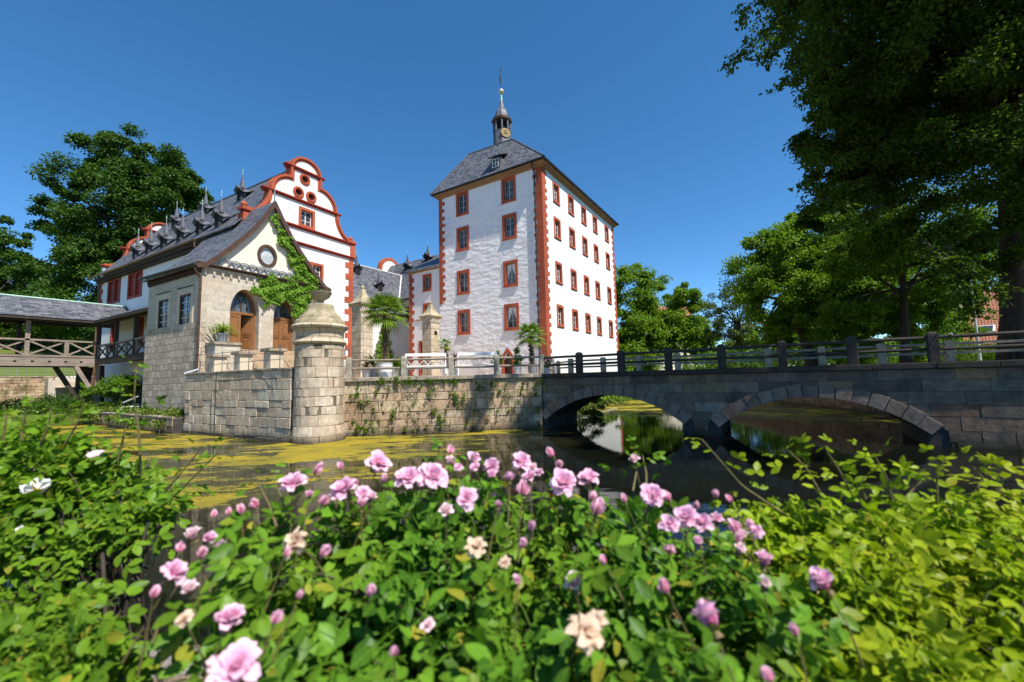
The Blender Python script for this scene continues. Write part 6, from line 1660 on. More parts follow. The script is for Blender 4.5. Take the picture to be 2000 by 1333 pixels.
for k in range(60):
    x = rng.uniform(685, 1055); y = rng.choice([748, 758, 772, 787, 803, 820, 836]) + rng.normal() * 2; sp.append((wall_px(x, y), .08 + .08 * rng.random(), int(rng.integers(8, 26)), wnn))
weeds('dry brown stems hanging from the joints of the wall below the benches', sp, .085, M['leaf_dry'], -.4)
sp = []
for k in range(26):
    y = 29 + k * .6 + rng.random() * .4; sp.append(((9.95 + .4 * rng.random(), y, .95), .28, 90, (0, 0, 1.)))
for k in range(10): sp.append(((9.62, 29 + rng.random() * 14, .5), .25, 60, (-1., 0, 0)))
weeds('grass and weeds along the mossy ledge below the annex', sp, .16, M['grass'], 1.2, 'ledge_weeds')
sp = []
for k in range(40):
    x = 24.5 + k * .7; sp.append(((x, 12.3 + .9 * rng.random() + .015 * (x - 24), .55 + .2 * rng.random()), .35, 70, (0, 0, 1.)))
weeds('yellow green weeds along the bank at the foot of the tower', sp, .2, M['leaf_bright'], 1.0, 'bank_weeds')
sp = []
for k in range(60):
    sp.append(((-14 + 24 * rng.random(), 45 + 12 * rng.random(), .95), .5, 60, (0, 0, 1.)))
weeds('meadow grass on the bank under the covered bridge', sp, .2, M['grass'], 1.2, 'meadow_grass')

# ------------------------------------------------------------------ palms and potted plants
def blades(c, n, length, width, mat, parent, name, up=.5, droop=.6, seg_=5, spread=1.0):
    """strap leaves arching out of one point"""
    V = []; F_ = []
    for i in range(n):
        az = 2 * math.pi * (i * .618 + rng.random() * .1); el = up + (1.45 - up) * rng.random()
        L = length * (.75 + .4 * rng.random()); w_ = width * (.8 + .4 * rng.random())
        h = np.array((math.cos(az), math.sin(az), 0)) * spread; sd = np.array((-math.sin(az), math.cos(az), 0))
        p = np.array(c, float); e = el; b = len(V)
        for k in range(seg_ + 1):
            s = k / seg_; ww = w_ * (1 - s ** 2 * .98) * (.55 + .9 * min(s * 3, 1) * .5)
            V.append(p - sd * ww / 2 + (0, 0, .2 * ww)); V.append(p); V.append(p + sd * ww / 2 + (0, 0, .2 * ww))
            p = p + (h * math.cos(e) + np.array((0, 0, math.sin(e)))) * L / seg_; e -= droop / seg_ * 1.3
        for k in range(seg_):
            q = b + k * 3; F_.append((q, q + 1, q + 4, q + 3)); F_.append((q + 1, q + 2, q + 5, q + 4))
    return np_mesh(name, V, F_, mat, parent)
def fan_palm(label, base, trunk_h, crown_r, pot, tr=.12, fronds=30, cat='palm', name='potted_palm', lean=(0, 0), pot_mat='pot_white', skirt=True):
    t_ = thing(name, label, cat, base); b = np.array(base, float)
    pr, ph = pot
    m = MB(); m.lathe([(pr * .82, 0), (pr * .9, ph * .3), (pr * .94, ph * .34), (pr * .93, ph * .4), (pr * .97, ph * .7), (pr * 1.0, ph * .74), (pr * .99, ph * .8), (pr * 1.0, ph * .95), (pr * 1.05, ph), (pr * .95, ph + .005), (pr * .9, ph * .9)], b, 28); m.build('pot', M[pot_mat], t_, smooth=True)
    m = MB(); m.lathe([(pr * .9, ph * .86), (.02, ph * .9)], b, 20); m.build('soil', M['bank'], t_)
    top = b + np.array((lean[0], lean[1], ph + trunk_h))
    if trunk_h > .15:
        m = MB(); pts = [b + np.array((lean[0] * s, lean[1] * s, ph * .85 + (trunk_h + ph * .15) * s)) for s in np.linspace(0, 1, 14)]
        m.tube(pts, [tr * (1.05 + .16 * (k % 2)) * (1 - .1 * k / 13) for k in range(14)], 9); m.build('trunk', M['palm_bark'], t_)
        # shaggy fibres
        k = 260; s = rng.random(k); az = rng.random(k) * 2 * math.pi
        P = b + np.stack([lean[0] * s + np.cos(az) * tr, lean[1] * s + np.sin(az) * tr, ph + trunk_h * s], 1)
        D_ = np.stack([np.cos(az), np.sin(az), -.9 + 1.3 * rng.random(k)], 1); leaf_obj('fibre', P, D_, rand_dirs(k), .12, M['leaf_dry'], t_)
    V = []; F_ = []; m = MB()
    for i in range(fronds):
        az = 2 * math.pi * i * .618 + rng.random() * .3; el = -.7 + 2.05 * (i / fronds) ** .8
        L = crown_r * (.42 + .15 * rng.random())
        h = np.array((math.cos(az), math.sin(az), 0)); d = h * math.cos(el) + np.array((0, 0, math.sin(el)))
        e_ = top + d * L - np.array((0, 0, .05 * crown_r)); m.tube([top, (top + e_) / 2 + (0, 0, .04), e_], [.014, .011, .008], 4)
        sd = np.array((-math.sin(az), math.cos(az), 0)); nn = np.cross(d, sd)
        nb = 19; FR = crown_r * (.56 + .1 * rng.random())
        for k in range(nb):
            a = (-1.75 + 3.5 * k / (nb - 1)); bd = d * math.cos(a) + sd * math.sin(a)
            Lb = FR * (1 - .22 * abs(a) / 1.75); ww = FR * .075
            w_dir = np.cross(bd, nn); p = e_.copy(); b0 = len(V)
            for s in range(4):
                f = s / 3; w2 = ww * (.5, 1.0, .75, .04)[s]
                q = e_ + bd * Lb * f - np.array((0, 0, 1)) * (Lb * .32 * f ** 2.2) 
                V.append(q - w_dir * w2 / 2 + nn * w2 * .3); V.append(q + w_dir * w2 / 2 + nn * w2 * .3 * (1 if k % 2 else -1))
            for s in range(3): F_.append((b0 + s * 2, b0 + s * 2 + 1, b0 + s * 2 + 3, b0 + s * 2 + 2))
    np_mesh('frond', V, F_, M['leaf_palm'], t_); m.build('leaf_stalk', M['leaf_palm'], t_)
    return t_
p = fence_spot(752, .85); fan_palm('big fan palm in a ribbed white tub behind the terrace fence', (p[0], p[1], 2.82), 2.65, 1.3, (.38, .74), .12, 38)
p = fence_spot(1040, 2.6); fan_palm('smaller fan palm in front of the tower corner', (p[0], p[1], 2.82), 1.75, 1.0, (.26, .5), .085, 30, lean=(-.05, .05), pot_mat='pot_grey')
p = fence_spot(872, 2.4); fan_palm('thin little fan palm right of the niched gate pillar', (p[0], p[1], 2.82), 1.35, .5, (.2, .4), .03, 12)
def potted(label, loc, r, h, mat, n, length, width, pot_mat='pot_white', up=.3, droop=.6, stem=0.0, name='potted_plant', flare=1.05):
    t_ = thing(name, label, 'potted plant', loc); b = np.array(loc, float)
    m = MB(); m.lathe([(r * .75, 0), (r * .95, h * .8), (r * flare, h * .82), (r * flare, h), (r * .92, h), (r * .88, h * .88), (.02, h * .88)], b, 20); m.build('pot', M[pot_mat], t_, smooth=True)
    c = b + (0, 0, h * .9 + stem)
    if stem: m = MB(); m.tube([b + (0, 0, h * .8), c], .03, 6); m.build('stem', M['palm_bark'], t_)
    blades(c, n, length, width, M[mat], t_, 'leaves', up, droop)
    return t_
potted('yellow green spiky plant in a zinc pot on the stone plinth', (11.6, 27.5, 5.1), .33, .55, 'leaf_agave', 90, 1.05, .085, 'zinc', .1, 1.1, .08)
p = fence_spot(888, 1.2); potted('dark red cordyline between the two white benches', (p[0], p[1], 2.82), .16, .36, 'leaf_red', 46, .62, .05, 'pot_white', .1, .35, .45)
p = fence_spot(728, 2.0); potted('spreading yellow green palm plant left of the white tub', (p[0], p[1], 2.82), .25, .5, 'leaf_agave', 50, .95, .07, 'pot_white', .2, .8, .2)
p = fence_spot(716, 1.5); potted('dry grey brown plant in a pale pot near the round pier', (p[0], p[1], 2.82), .25, .45, 'leaf_dry', 60, .7, .05, 'pot_white', .1, .9, .1)
def leafy_pot(label, loc, r, h, w_, hh, mat, size, pot_mat='pot_white', flowers=None):
    t_ = thing('potted_plant', label, 'potted plant', loc); b = np.array(loc, float)
    m = MB(); m.lathe([(r * .75, 0), (r * .95, h * .8), (r * 1.05, h * .82), (r * 1.05, h), (r * .92, h), (r * .88, h * .88), (.02, h * .88)], b, 20); m.build('pot', M[pot_mat], t_, smooth=True)
    C_ = crown_clumps(b + (0, 0, h + hh * .5), (w_, w_, hh * .55), 12, .3)
    P, D_, N_ = clump_cloud(C_, np.full(len(C_), w_ * .5), 90); leaf_obj('leaves', P, D_, N_, size, M[mat], t_, LEAF6)
    m = MB(); m.tube([b + (0, 0, h * .8), b + (0, 0, h + hh * .5)], .02, 5); m.build('stem', M['bark'], t_)
    if flowers:
        for q in range(14):
            u = rand_dirs(1, .5)[0]; c = b + (0, 0, h + hh * .5) + u * np.array((w_, w_, hh * .55))
            leaf_obj('flower', np.tile(c, (7, 1)), rand_dirs(7) + u * .4, np.tile(u, (7, 1)) + rand_dirs(7) * .5, .08, M[flowers], t_, LEAF6)
p = fence_spot(1011, 2.9); leafy_pot('shrub in a white pot beside the pointed tower door', (p[0], p[1], 2.82), .24, .42, .33, 1.0, 'leaf_bright', .09)
p = fence_spot(972, 2.9); leafy_pot('small shrub left of the pointed tower door', (p[0], p[1], 2.82), .22, .4, .25, .95, 'leaf_bright', .08)
p = fence_spot(770, 1.7); leafy_pot('round leafy shrub right of the white tub', (p[0], p[1], 2.82), .25, .4, .45, .75, 'leaf_mid', .09)
p = atd(1066, 726, 25); leafy_pot('pot of pink flowers at the tower corner behind the fence', (p[0], p[1], 2.82), .2, .35, .4, .6, 'leaf_mid', .08, 'pot_white', 'petal_deep')

# ------------------------------------------------------------------ house with red tiles, lamp post
hb = atd(1960, 690, 34)
t_ = thing('tiled_house', 'house with a red tiled roof and skylight behind the big tree trunk', 'house', (hb[0], hb[1], 2.8))
E1 = atd(1880, 668, 36); E2 = atd(2120, 676, 30); R1 = atd(1895, 575, 40); R2 = atd(2130, 560, 34)
E2[2] = E1[2] = (E1[2] + E2[2]) / 2; R2[2] = R1[2] = max(R1[2], 8.6)
m = MB(); m.sheet([[E1, R1], [E2, R2]]); rf = m.build('roof', M['tile'], t_, solid=.15)
bk = _n(np.array((R1[0] - E1[0], R1[1] - E1[1], 0)))
m = MB(); a = E1 + bk * .5; b = E2 + bk * .5
m.add([(a[0], a[1], 2.5), (b[0], b[1], 2.5), (b[0], b[1], E1[2] + .2), (a[0], a[1], E1[2] + .2)], [(0, 1, 2, 3)])
a2 = R1 + bk * 4; m.add([(a[0], a[1], 2.5), (a2[0], a2[1], 2.5), (a2[0], a2[1], 4.5), (R1[0], R1[1], R1[2] - .1), (a[0], a[1], E1[2] + .1)], [(0, 1, 2, 3, 4)])
m.build('wall', M['plaster_cream'], t_)
d1 = _n(E2 - E1); d2 = _n(R1 - E1); nn = _n(np.cross(d1, d2)); nn = nn if nn[2] > 0 else -nn
o = on_plane(1926, 645, E1, nn)
m = MB(); m.hexa(o - d1 * .55 - d2 * .5 + nn * .02, d1 * 1.1, d2 * 1.0, nn * .12); sk = m.build('skylight', M['white_paint'], t_)
m = MB(); m.hexa(o - d1 * .45 - d2 * .4 + nn * .14, d1 * .9, d2 * .8, nn * .015); m.build('pane', M['glass'], sk)
lb = atd(1916, 715, 24); lb[2] = 2.8
t_ = thing('lamp_post', 'slim pale grey lamp post behind the bridge rails near the tiled house', 'lamp post', tuple(lb))
m = MB(); m.tube([lb, lb + (0, 0, 1.2), lb + (0, 0, 5.0)], [.07, .06, .045], 8); m.build('pole', M['lead'], t_)
m = MB(); m.lathe([(.05, 5.0), (.14, 5.05), (.17, 5.35), (.2, 5.38), (.06, 5.5)], lb * (1, 1, 0) + (0, 0, 2.8), 10); m.v = [(x, y, z) for x, y, z in m.v]; m.build('lamp_head', M['lead'], t_)
hb = atd(1308, 640, 78)
t_ = thing('tiled_house', 'pink tiled roof glimpsed between the trees right of the tower', 'house', (hb[0], hb[1], 2.8))
q1 = atd(1270, 655, 76); q2 = atd(1350, 655, 80); q3 = atd(1350, 600, 84); q4 = atd(1275, 600, 80)
m = MB(); m.sheet([[q1, q4], [q2, q3]]); m.build('roof', M['tile'], t_, solid=.15)
m = MB(); m.add([(q1[0], q1[1], 2.5), (q2[0], q2[1], 2.5), tuple(q2), tuple(q1)], [(0, 1, 2, 3)]); m.build('wall', M['plaster_cream'], t_)
# ------------------------------------------------------------------ rose bushes on the near bank
def _leaflet(nseg=5):
    xs = np.array((0, .16, .40, .66, .86, 1.0)); hw = np.array((0, .17, .275, .245, .135, 0))
    dr = -.10 * xs ** 2
    V = []; F_ = []
    for x, z in zip(xs, dr): V.append((x, 0, z))
    n = len(xs)
    for x, w_, z in zip(xs[1:-1], hw[1:-1], dr[1:-1]): V.append((x, w_, z + .22 * w_))
    for x, w_, z in zip(xs[1:-1], hw[1:-1], dr[1:-1]): V.append((x, -w_, z + .22 * w_))
    L = lambda i: n + i - 1
    R_ = lambda i: n + (n - 2) + i - 1
    F_.append((0, 1, L(1), L(1))); F_.append((0, R_(1), 1, 1))
    for i in range(1, n - 2):
        F_.append((i, i + 1, L(i + 1), L(i))); F_.append((i, R_(i), R_(i + 1), i + 1))
    F_.append((n - 2, n - 1, n - 1, L(n - 2))); F_.append((n - 2, R_(n - 2), n - 1, n - 1))
    quads = [f for f in F_ if len(set(f)) == 4]; tris = [f for f in F_ if len(set(f)) == 3]
    T_ = []
    for f in quads: T_ += [(f[0], f[1], f[2]), (f[0], f[2], f[3])]
    for f in tris:
        g = []
        for k in f:
            if k not in g: g.append(k)
        T_.append(tuple(g))
    return np.array(V), np.array(T_)
LEAFLET = _leaflet()
def compound(pos, rach, nrm, size, pairs=2):
    """pos: base of each leaf, rach: direction of its stalk; gives leaflet arrays"""
    d, s, n = leaf_frames(pos, rach, nrm)
    P = []; D_ = []; N_ = []; S_ = []
    size = np.asarray(size, float)
    jit = lambda k: rng.normal(size=(len(pos), 3)) * k
    def add(p, dd, nn, sz): P.append(p); D_.append(dd); N_.append(nn); S_.append(sz)
    L = size * (1.05 * pairs + .5)
    tip = pos + d * L[:, None] - np.array((0, 0, .12)) * L[:, None]
    add(tip, d + jit(.15) - np.array((0, 0, .25)), n + jit(.22), size * 1.08)
    for k in range(pairs):
        f = (.35 + .62 * k / max(1, pairs - 1)) if pairs > 1 else .6
        q = pos + d * (L * f)[:, None] - np.array((0, 0, .12)) * (L * f * f)[:, None]
        for sg in (-1, 1):
            add(q, sg * s * .9 + d * .5 + jit(.14) - np.array((0, 0, .22)), n + jit(.25) + sg * s * .12, size * (.82 + .12 * k))
    return np.concatenate(P), np.concatenate(D_), np.concatenate(N_), np.concatenate(S_)
def stalks(pos, rach, size, pairs, mb_list):
    pass
def leaves_to(parent, name, P, D_, N_, S_, mat):
    V, F_ = leaf_arrays(P, D_, N_, S_, LEAFLET)
    o = np_mesh(name, V, F_, mat, parent, smooth=True)
    at = o.data.attributes.new('leaf_xy', 'FLOAT_VECTOR', 'POINT')
    at.data.foreach_set('vector', np.tile(LEAFLET[0] * (1, 1, 0), (len(P), 1)).astype(np.float32).ravel())
    return o
def tubes_np(lines, radii, n=5):
    """many thin stems at once: list of (k,3) polylines"""
    V = []; F_ = []
    for pts, r in zip(lines, radii):
        pts = np.asarray(pts); b = len(V); k = len(pts)
        for i in range(k):
            d = pts[min(i + 1, k - 1)] - pts[max(i - 1, 0)]; d = d / (np.linalg.norm(d) + 1e-9)
            s = np.cross(d, (0.3, .2, 1.)); s /= np.linalg.norm(s) + 1e-9; t = np.cross(d, s)
            rr = r * (1 - .55 * i / (k - 1))
            for j in range(n):
                a = 2 * math.pi * j / n; V.append(pts[i] + rr * (math.cos(a) * s + math.sin(a) * t))
        for i in range(k - 1):
            for j in range(n):
                F_.append((b + i * n + j, b + i * n + (j + 1) % n, b + (i + 1) * n + (j + 1) % n, b + (i + 1) * n + j))
    return V, F_
def curve3(a, b, lift=0.0, bend=0.0, n=7):
    a = np.array(a, float); b = np.array(b, float); s = np.linspace(0, 1, n)[:, None]
    off = rng.normal(size=3) * bend
    return a + (b - a) * s + np.array((0, 0, lift)) * np.sin(np.pi * s) + off * np.sin(np.pi * s)

# ---- flowers -----------------------------------------------------
def petal_grid(cup, length, width, curl, nu=4, nv=5):
    """a petal in local space: grows along +z from the origin, leaning out along +x by angle cup"""
    V = []; T_ = []
    for i in range(nv):
        s = i / (nv - 1)
        ang = cup * (.35 + .65 * s) + curl * s * s
        if i == 0: p = np.array((0., 0., 0.)); prev = ang
        else:
            p = p + np.array((math.sin((ang + prev) / 2), 0, math.cos((ang + prev) / 2))) * length / (nv - 1); prev = ang
        w_ = width * (math.sin(math.pi * (.12 + .74 * s)) ** .7)
        if s == 1: w_ *= .72
        for j in range(nu):
            t_ = j / (nu - 1) * 2 - 1
            edge = (t_ * t_) * .22 * w_
            V.append((p[0] - edge * math.cos(ang) , t_ * w_ / 2, p[2] + edge * math.sin(ang) - (.08 * length * t_ * t_ if s == 1 else 0))); T_.append(s)
    F_ = []
    for i in range(nv - 1):
        for j in range(nu - 1): F_.append((i * nu + j, i * nu + j + 1, (i + 1) * nu + j + 1, (i + 1) * nu + j))
    return np.array(V), np.array(F_), np.array(T_)
def make_flower(kind):
    """returns petal arrays for a flower of diameter 1 facing +z"""
    VV = []; FF = []; TT = []; b = 0
    if kind == 'open': rings = [(6, .10, .34, .22, -.4), (8, .30, .38, .25, -.4), (9, .52, .42, .28, -.4), (10, .78, .46, .31, -.3), (10, 1.05, .49, .34, -.1), (9, 1.32, .51, .37, .15), (6, 1.62, .50, .40, .3)]
    elif kind == 'half': rings = [(4, .06, .52, .34, -.3), (6, .20, .58, .42, -.35), (6, .38, .64, .50, -.38), (7, .60, .66, .52, -.25), (7, .92, .62, .52, .0), (5, 1.25, .58, .5, .3)]
    elif kind == 'bud': rings = [(3, .10, .95, .62, -.55), (4, .26, .98, .78, -.85), (4, .38, .92, .80, -1.0)]
    elif kind == 'flat': rings = [(5, 1.15, .52, .66, .12)]
    else: rings = [(5, .2, .40, .30, .5), (7, .6, .46, .34, .7), (8, 1.0, .50, .36, .9), (7, 1.5, .55, .34, .8)]
    for ri, (n, cup, L, w_, curl) in enumerate(rings):
        for k in range(n):
            V, F_, T_ = petal_grid(cup + rng.normal() * (.07 if kind == 'bud' else .16) * (2 if kind == 'faded' else 1), L * (.75 + .45 * rng.random()), w_ * (.75 + .4 * rng.random()), curl + rng.normal() * .12 * (3 if kind == 'faded' else 1))
            a = 2 * math.pi * k / n + ri * .55 + rng.normal() * .08
            R_ = np.array(((math.cos(a), -math.sin(a), 0), (math.sin(a), math.cos(a), 0), (0, 0, 1)))
            V = V @ R_.T; V = V * (1, 1, 1) + np.sin(V[:, [1, 2, 0]] * 23 + ri * 2 + k) * (.012 if kind == 'bud' else .02)
            if kind == 'faded': V = V + rng.normal(size=V.shape) * .022
            VV.append(V + (0, 0, -.12 if kind in ('open', 'faded') else 0)); FF.append(F_ + b); TT.append(T_); b += len(V)
    return np.concatenate(VV), np.concatenate(FF), np.concatenate(TT)
def flower_obj(parent, name, c, axis, size, kind, mat):
    V, F_, T_ = make_flower(kind)
    z = _n(axis); x = _n(np.cross((.3, .9, .1), z)); y = np.cross(z, x)
    V = (V[:, 0:1] * x + V[:, 1:2] * y + V[:, 2:3] * z) * size + np.array(c)
    o = np_mesh(name, V, F_, mat, parent, smooth=True)
    at = o.data.attributes.new('tipness', 'FLOAT', 'POINT'); at.data.foreach_set('value', T_.astype(np.float32))
    return o
def calyx(c, axis, size, lines, rad, sep):
    z = _n(axis)
    c = c - z * size * .14
    lines.append(np.array([c - z * size * .16, c - z * size * .05, c + z * size * .03])); rad.append(size * .17)
    for k in range(5):
        u = rand_dirs(1)[0]; u = u - z * np.dot(u, z); u = _n(u)
        sep[0].append(c - z * size * .02); sep[1].append(z * .6 + u * .75); sep[2].append(u * .5 - z * .3); sep[3].append(size * .36)

def depth_mid(y): return float(np.interp(y, (860, 940, 1060, 1200, 1333, 1400), (1.28, 1.08, .89, .75, .63, .58)))
def pix_mid(x, y, dd=0.0): return atd(x, y, depth_mid(y) + dd)

def rose_bush(name, label, loc, leafmat, sampler, n_leaf, leaflet, pairs, cane_mat, canes, shoots=(), shoot_mat=None, flowers=(), nstem_r=.006):
    t_ = thing(name, label, 'rose bush', loc)
    pos, out, depth = sampler(n_leaf)
    up = np.array((0, 0, 1.))
    tc = EYE - pos; tc /= np.linalg.norm(tc, axis=1)[:, None]
    nrm = np.array(to_sun) * .75 + up * .25 + tc * .3 + rng.normal(size=pos.shape) * .55
    rach = out * .7 + rng.normal(size=pos.shape) * .75; rach[:, 2] = rach[:, 2] * .35 - .12
    sz = leaflet * (.65 + .6 * rng.random(len(pos)))
    P, D_, N_, S_ = compound(pos, rach, nrm, sz, pairs)
    leaves_to(t_, 'leaves', P, D_, N_, S_, leafmat)
    # leaf stalks and twigs
    lines = []; rad = []
    d = rach / np.linalg.norm(rach, axis=1)[:, None]
    L = sz * (1.05 * pairs + .5)
    k = min(len(pos), 1500)
    for i in rng.choice(len(pos), k, replace=False):
        a = pos[i]; b = pos[i] + d[i] * L[i] - np.array((0, 0, .12)) * L[i]
        lines.append(np.array([a - d[i] * leaflet * .5 - (0, 0, leaflet * .4), a, (a + b) / 2 + (0, 0, .02 * L[i]), b])); rad.append(.0011)
    V, F_ = tubes_np(lines, rad, 4); np_mesh('leaf_stalks', V, F_, leafmat, t_)
    lines = []; rad = []
    for (a, b, r, lift) in canes: lines.append(curve3(a, b, lift, .05, 9)); rad.append(r)
    for i in rng.choice(len(pos), min(260, len(pos)), replace=False):
        j = rng.integers(len(canes)); a = np.array(canes[j][0]) + (np.array(canes[j][1]) - np.array(canes[j][0])) * (.3 + .6 * rng.random())
        if np.linalg.norm(a - pos[i]) < .75: lines.append(curve3(a, pos[i], .04, .03, 6)); rad.append(.0028)
    V, F_ = tubes_np(lines, rad, 6); np_mesh('canes', V, F_, cane_mat, t_, smooth=True)
    # long shoots with leaves along them
    for (pts, r, ls, nl, mt) in shoots:
        pts = np.array(pts, float); s = np.linspace(0, 1, 14)
        seg_ = np.linspace(0, 1, len(pts)); Cv = np.stack([np.interp(s, seg_, pts[:, k]) for k in range(3)], 1)
        V, F_ = tubes_np([Cv], [r], 6); np_mesh('shoot', V, F_, shoot_mat or cane_mat, t_, smooth=True)
        ss = np.linspace(.12, 1.0, nl); B = np.stack([np.interp(ss, s, Cv[:, k]) for k in range(3)], 1)
        ax = _n(Cv[-1] - Cv[0]); az = np.arange(nl) * 2.4 + rng.random() * 6
        x = _n(np.cross(ax, (.2, .1, 1) if abs(ax[2]) < .9 else (1, 0, 0))); y = np.cross(ax, x)
        rr = np.cos(az)[:, None] * x + np.sin(az)[:, None] * y + ax * (.35 + .9 * ss[:, None] ** 3)
        rr[:, 2] += .1
        nn = np.tile(up, (nl, 1)) + rng.normal(size=(nl, 3)) * .3
        P, D_, N_, S_ = compound(B, rr, nn, ls * (1.15 - .6 * ss), 2)
        leaves_to(t_, 'shoot_leaves', P, D_, N_, S_, mt)
    # flowers
    for (c, size, kind, mt, ax) in flowers:
        c = np.array(c); nm = {'bud': 'bud', 'half': 'flower', 'open': 'flower', 'flat': 'flower', 'faded': 'faded_flower'}[kind]
        fs = size * (.62 if kind == 'bud' else .78 if kind == 'half' else 1.0)
        cc = c - _n(ax) * (fs * .42 if kind in ('bud', 'half') else 0)
        o = flower_obj(t_, nm, cc, ax, fs * (1.25 if kind == 'bud' else 1.0), kind, M[mt])
        if kind == 'flat':
            m = MB(); z = _n(ax)
            V, F_ = tubes_np([np.array([c - z * size * .05 + rng.normal(size=3) * size * .06, c + z * size * .08 + rng.normal(size=3) * size * .09]) for _ in range(46)], [size * .035] * 46, 4)
            np_mesh('stamens', V, F_, M['stamen'], o)
        lines = []; rad = []; sep = ([], [], [], [])
        calyx(cc, ax, fs, lines, rad, sep)
        ft = cc - _n(ax) * (.07 + .05 * rng.random()) - np.array((0, 0, .05)) + rng.normal(size=3) * .015
        lines.append(np.array([ft, (ft + cc) / 2 + rng.normal(size=3) * .004, cc])); rad.append(.0022)
        V, F_ = tubes_np(lines, rad, 6); s_ = np_mesh('stalk', V, F_, M['cane'], o, smooth=True)
        leaves_to(o, 'sepals', np.array(sep[0]), np.array(sep[1]), np.array(sep[2]), np.array(sep[3]), M['sepal'])
    return t_

def px_sampler(poly, dfun, thick, out_bias, rough_=0.0):
    """leaves fill a mound whose upper surface is seen through the outline; deeper ones lie under it"""
    A = np.array(poly, float); lo, hi = A.min(0), A.max(0)
    def f(n):
        got = []
        while sum(len(g) for g in got) < n:
            Q = lo + rng.random((n * 2, 2)) * (hi - lo)
            # more leaves where the bush is farther away (equal leaf density in the world)
            w_ = np.array([dfun(y) for y in Q[:, 1]]) ** 2; w_ /= w_.max()
            Q = Q[(rng.random(len(Q)) < w_) & in_poly(Q, poly)]; got.append(Q)
        Q = np.concatenate(got)[:n]
        dep = rng.exponential(thick, n); dep = np.where(dep > thick * 3.5, rng.random(n) * thick * 3.5, dep)
        if rough_ > 0: dep = dep + rough_ * np.clip(np.sin(Q[:, 0] * .047 + 1.3 * np.sin(Q[:, 1] * .031)) * np.sin(Q[:, 1] * .052 + 1.1 * np.sin(Q[:, 0] * .027)), 0, 1)
        dd = np.array([dfun(y) for y in Q[:, 1]]) + .10 * np.sin(Q[:, 0] * .021) * np.cos(Q[:, 1] * .017 + 1) + rng.normal(size=n) * .03
        R_ = np.array([ray(x, y) for x, y in Q]) / FOC
        P = EYE + R_ * dd[:, None]
        P[:, 2] -= dep + .035; P[:, :2] += FWD * (dep * .55 + .02)[:, None]
        c = P.mean(0); out = P - c; out[:, 2] = np.abs(out[:, 2]) + .25; out /= np.linalg.norm(out, axis=1)[:, None]
        return P, out, dep
    return f

mid_poly = [(450, 1400), (430, 1290), (430, 1210), (430, 1150), (435, 1090), (445, 1040), (480, 1000), (560, 965), (640, 950), (720, 925), (800, 915), (860, 900), (950, 905), (1050, 915), (1130, 935), (1200, 945), (1270, 965), (1330, 1000), (1400, 1030), (1460, 1060), (1520, 1100), (1570, 1160), (1620, 1230), (1600, 1300), (1560, 1400)]
FL = [(738, 908, 52, 'open'), (797, 938, 58, 'open'), (845, 932, 60, 'open'), (673, 958, 55, 'open'), (572, 948, 55, 'open'), (870, 994, 40, 'half'), (911, 975, 44, 'open'), (728, 968, 28, 'half'), (706, 982, 26, 'bud'), (620, 918, 26, 'bud'), (665, 912, 18, 'bud'), (880, 880, 20, 'bud'), (858, 872, 15, 'bud'), (880, 897, 32, 'half'), (925, 893, 36, 'half'), (962, 912, 36, 'open'), (960, 925, 28, 'half'), (1018, 905, 46, 'open'), (995, 930, 30, 'half'), (1040, 912, 26, 'half'), (1076, 886, 22, 'bud'), (1092, 908, 22, 'bud'), (1100, 945, 64, 'open'), (1148, 938, 48, 'open'), (1157, 972, 22, 'bud'), (1238, 895, 28, 'half'), (1275, 970, 48, 'open'), (1308, 1025, 40, 'open'), (1340, 1013, 48, 'open'), (1373, 1022, 42, 'open'), (1400, 1010, 32, 'half'), (1397, 966, 22, 'bud'), (1425, 975, 18, 'bud'), (1467, 1028, 24, 'bud'), (1360, 988, 18, 'bud'), (1037, 1028, 26, 'bud'), (1020, 1063, 24, 'bud'), (930, 1070, 48, 'faded'), (580, 1060, 58, 'faded'), (634, 1078, 28, 'bud'), (560, 1080, 18, 'bud'), (374, 1040, 36, 'half'), (410, 1048, 36, 'half'), (432, 1062, 30, 'half'), (395, 1080, 24, 'bud'), (352, 1070, 22, 'bud'), (338, 1122, 56, 'open'), (368, 1145, 40, 'half'), (302, 1158, 26, 'bud'), (447, 1212, 70, 'open'), (462, 1305, 94, 'open'), (420, 1295, 46, 'half'), (360, 1212, 38, 'faded'), (540, 1208, 30, 'bud'), (723, 1155, 28, 'bud'), (836, 1220, 34, 'half'), (770, 1273, 26, 'bud'), (1120, 1133, 50, 'half'), (1140, 1240, 84, 'faded'), (1165, 1212, 50, 'faded'), (1010, 1130, 28, 'half'), (1308, 1075, 32, 'bud'), (1376, 1192, 84, 'half'), (1297, 1146, 34, 'bud'), (1493, 1087, 46, 'half'), (1493, 1135, 38, 'half'), (1600, 1128, 60, 'half'), (1448, 1070, 32, 'half'), (1442, 1052, 22, 'bud'), (1552, 1232, 26, 'bud'), (498, 985, 22, 'bud'), (470, 996, 20, 'bud'), (447, 1000, 15, 'bud'), (418, 1005, 15, 'bud'), (1178, 1095, 20, 'bud'), (985, 1100, 28, 'faded'), (585, 1163, 20, 'bud'), (1500, 1320, 32, 'bud')]
for k in range(46):
    x = float(rng.uniform(430, 1480)); crest = float(np.interp(x, (430, 560, 720, 860, 1050, 1200, 1330, 1480), (1010, 950, 915, 890, 895, 925, 985, 1040)))
    y = crest + abs(float(rng.normal())) * 45 - 4
    FL.append((x, y, float(rng.uniform(18, 42)), 'bud' if rng.random() < .35 else 'half' if rng.random() < .5 else 'open'))
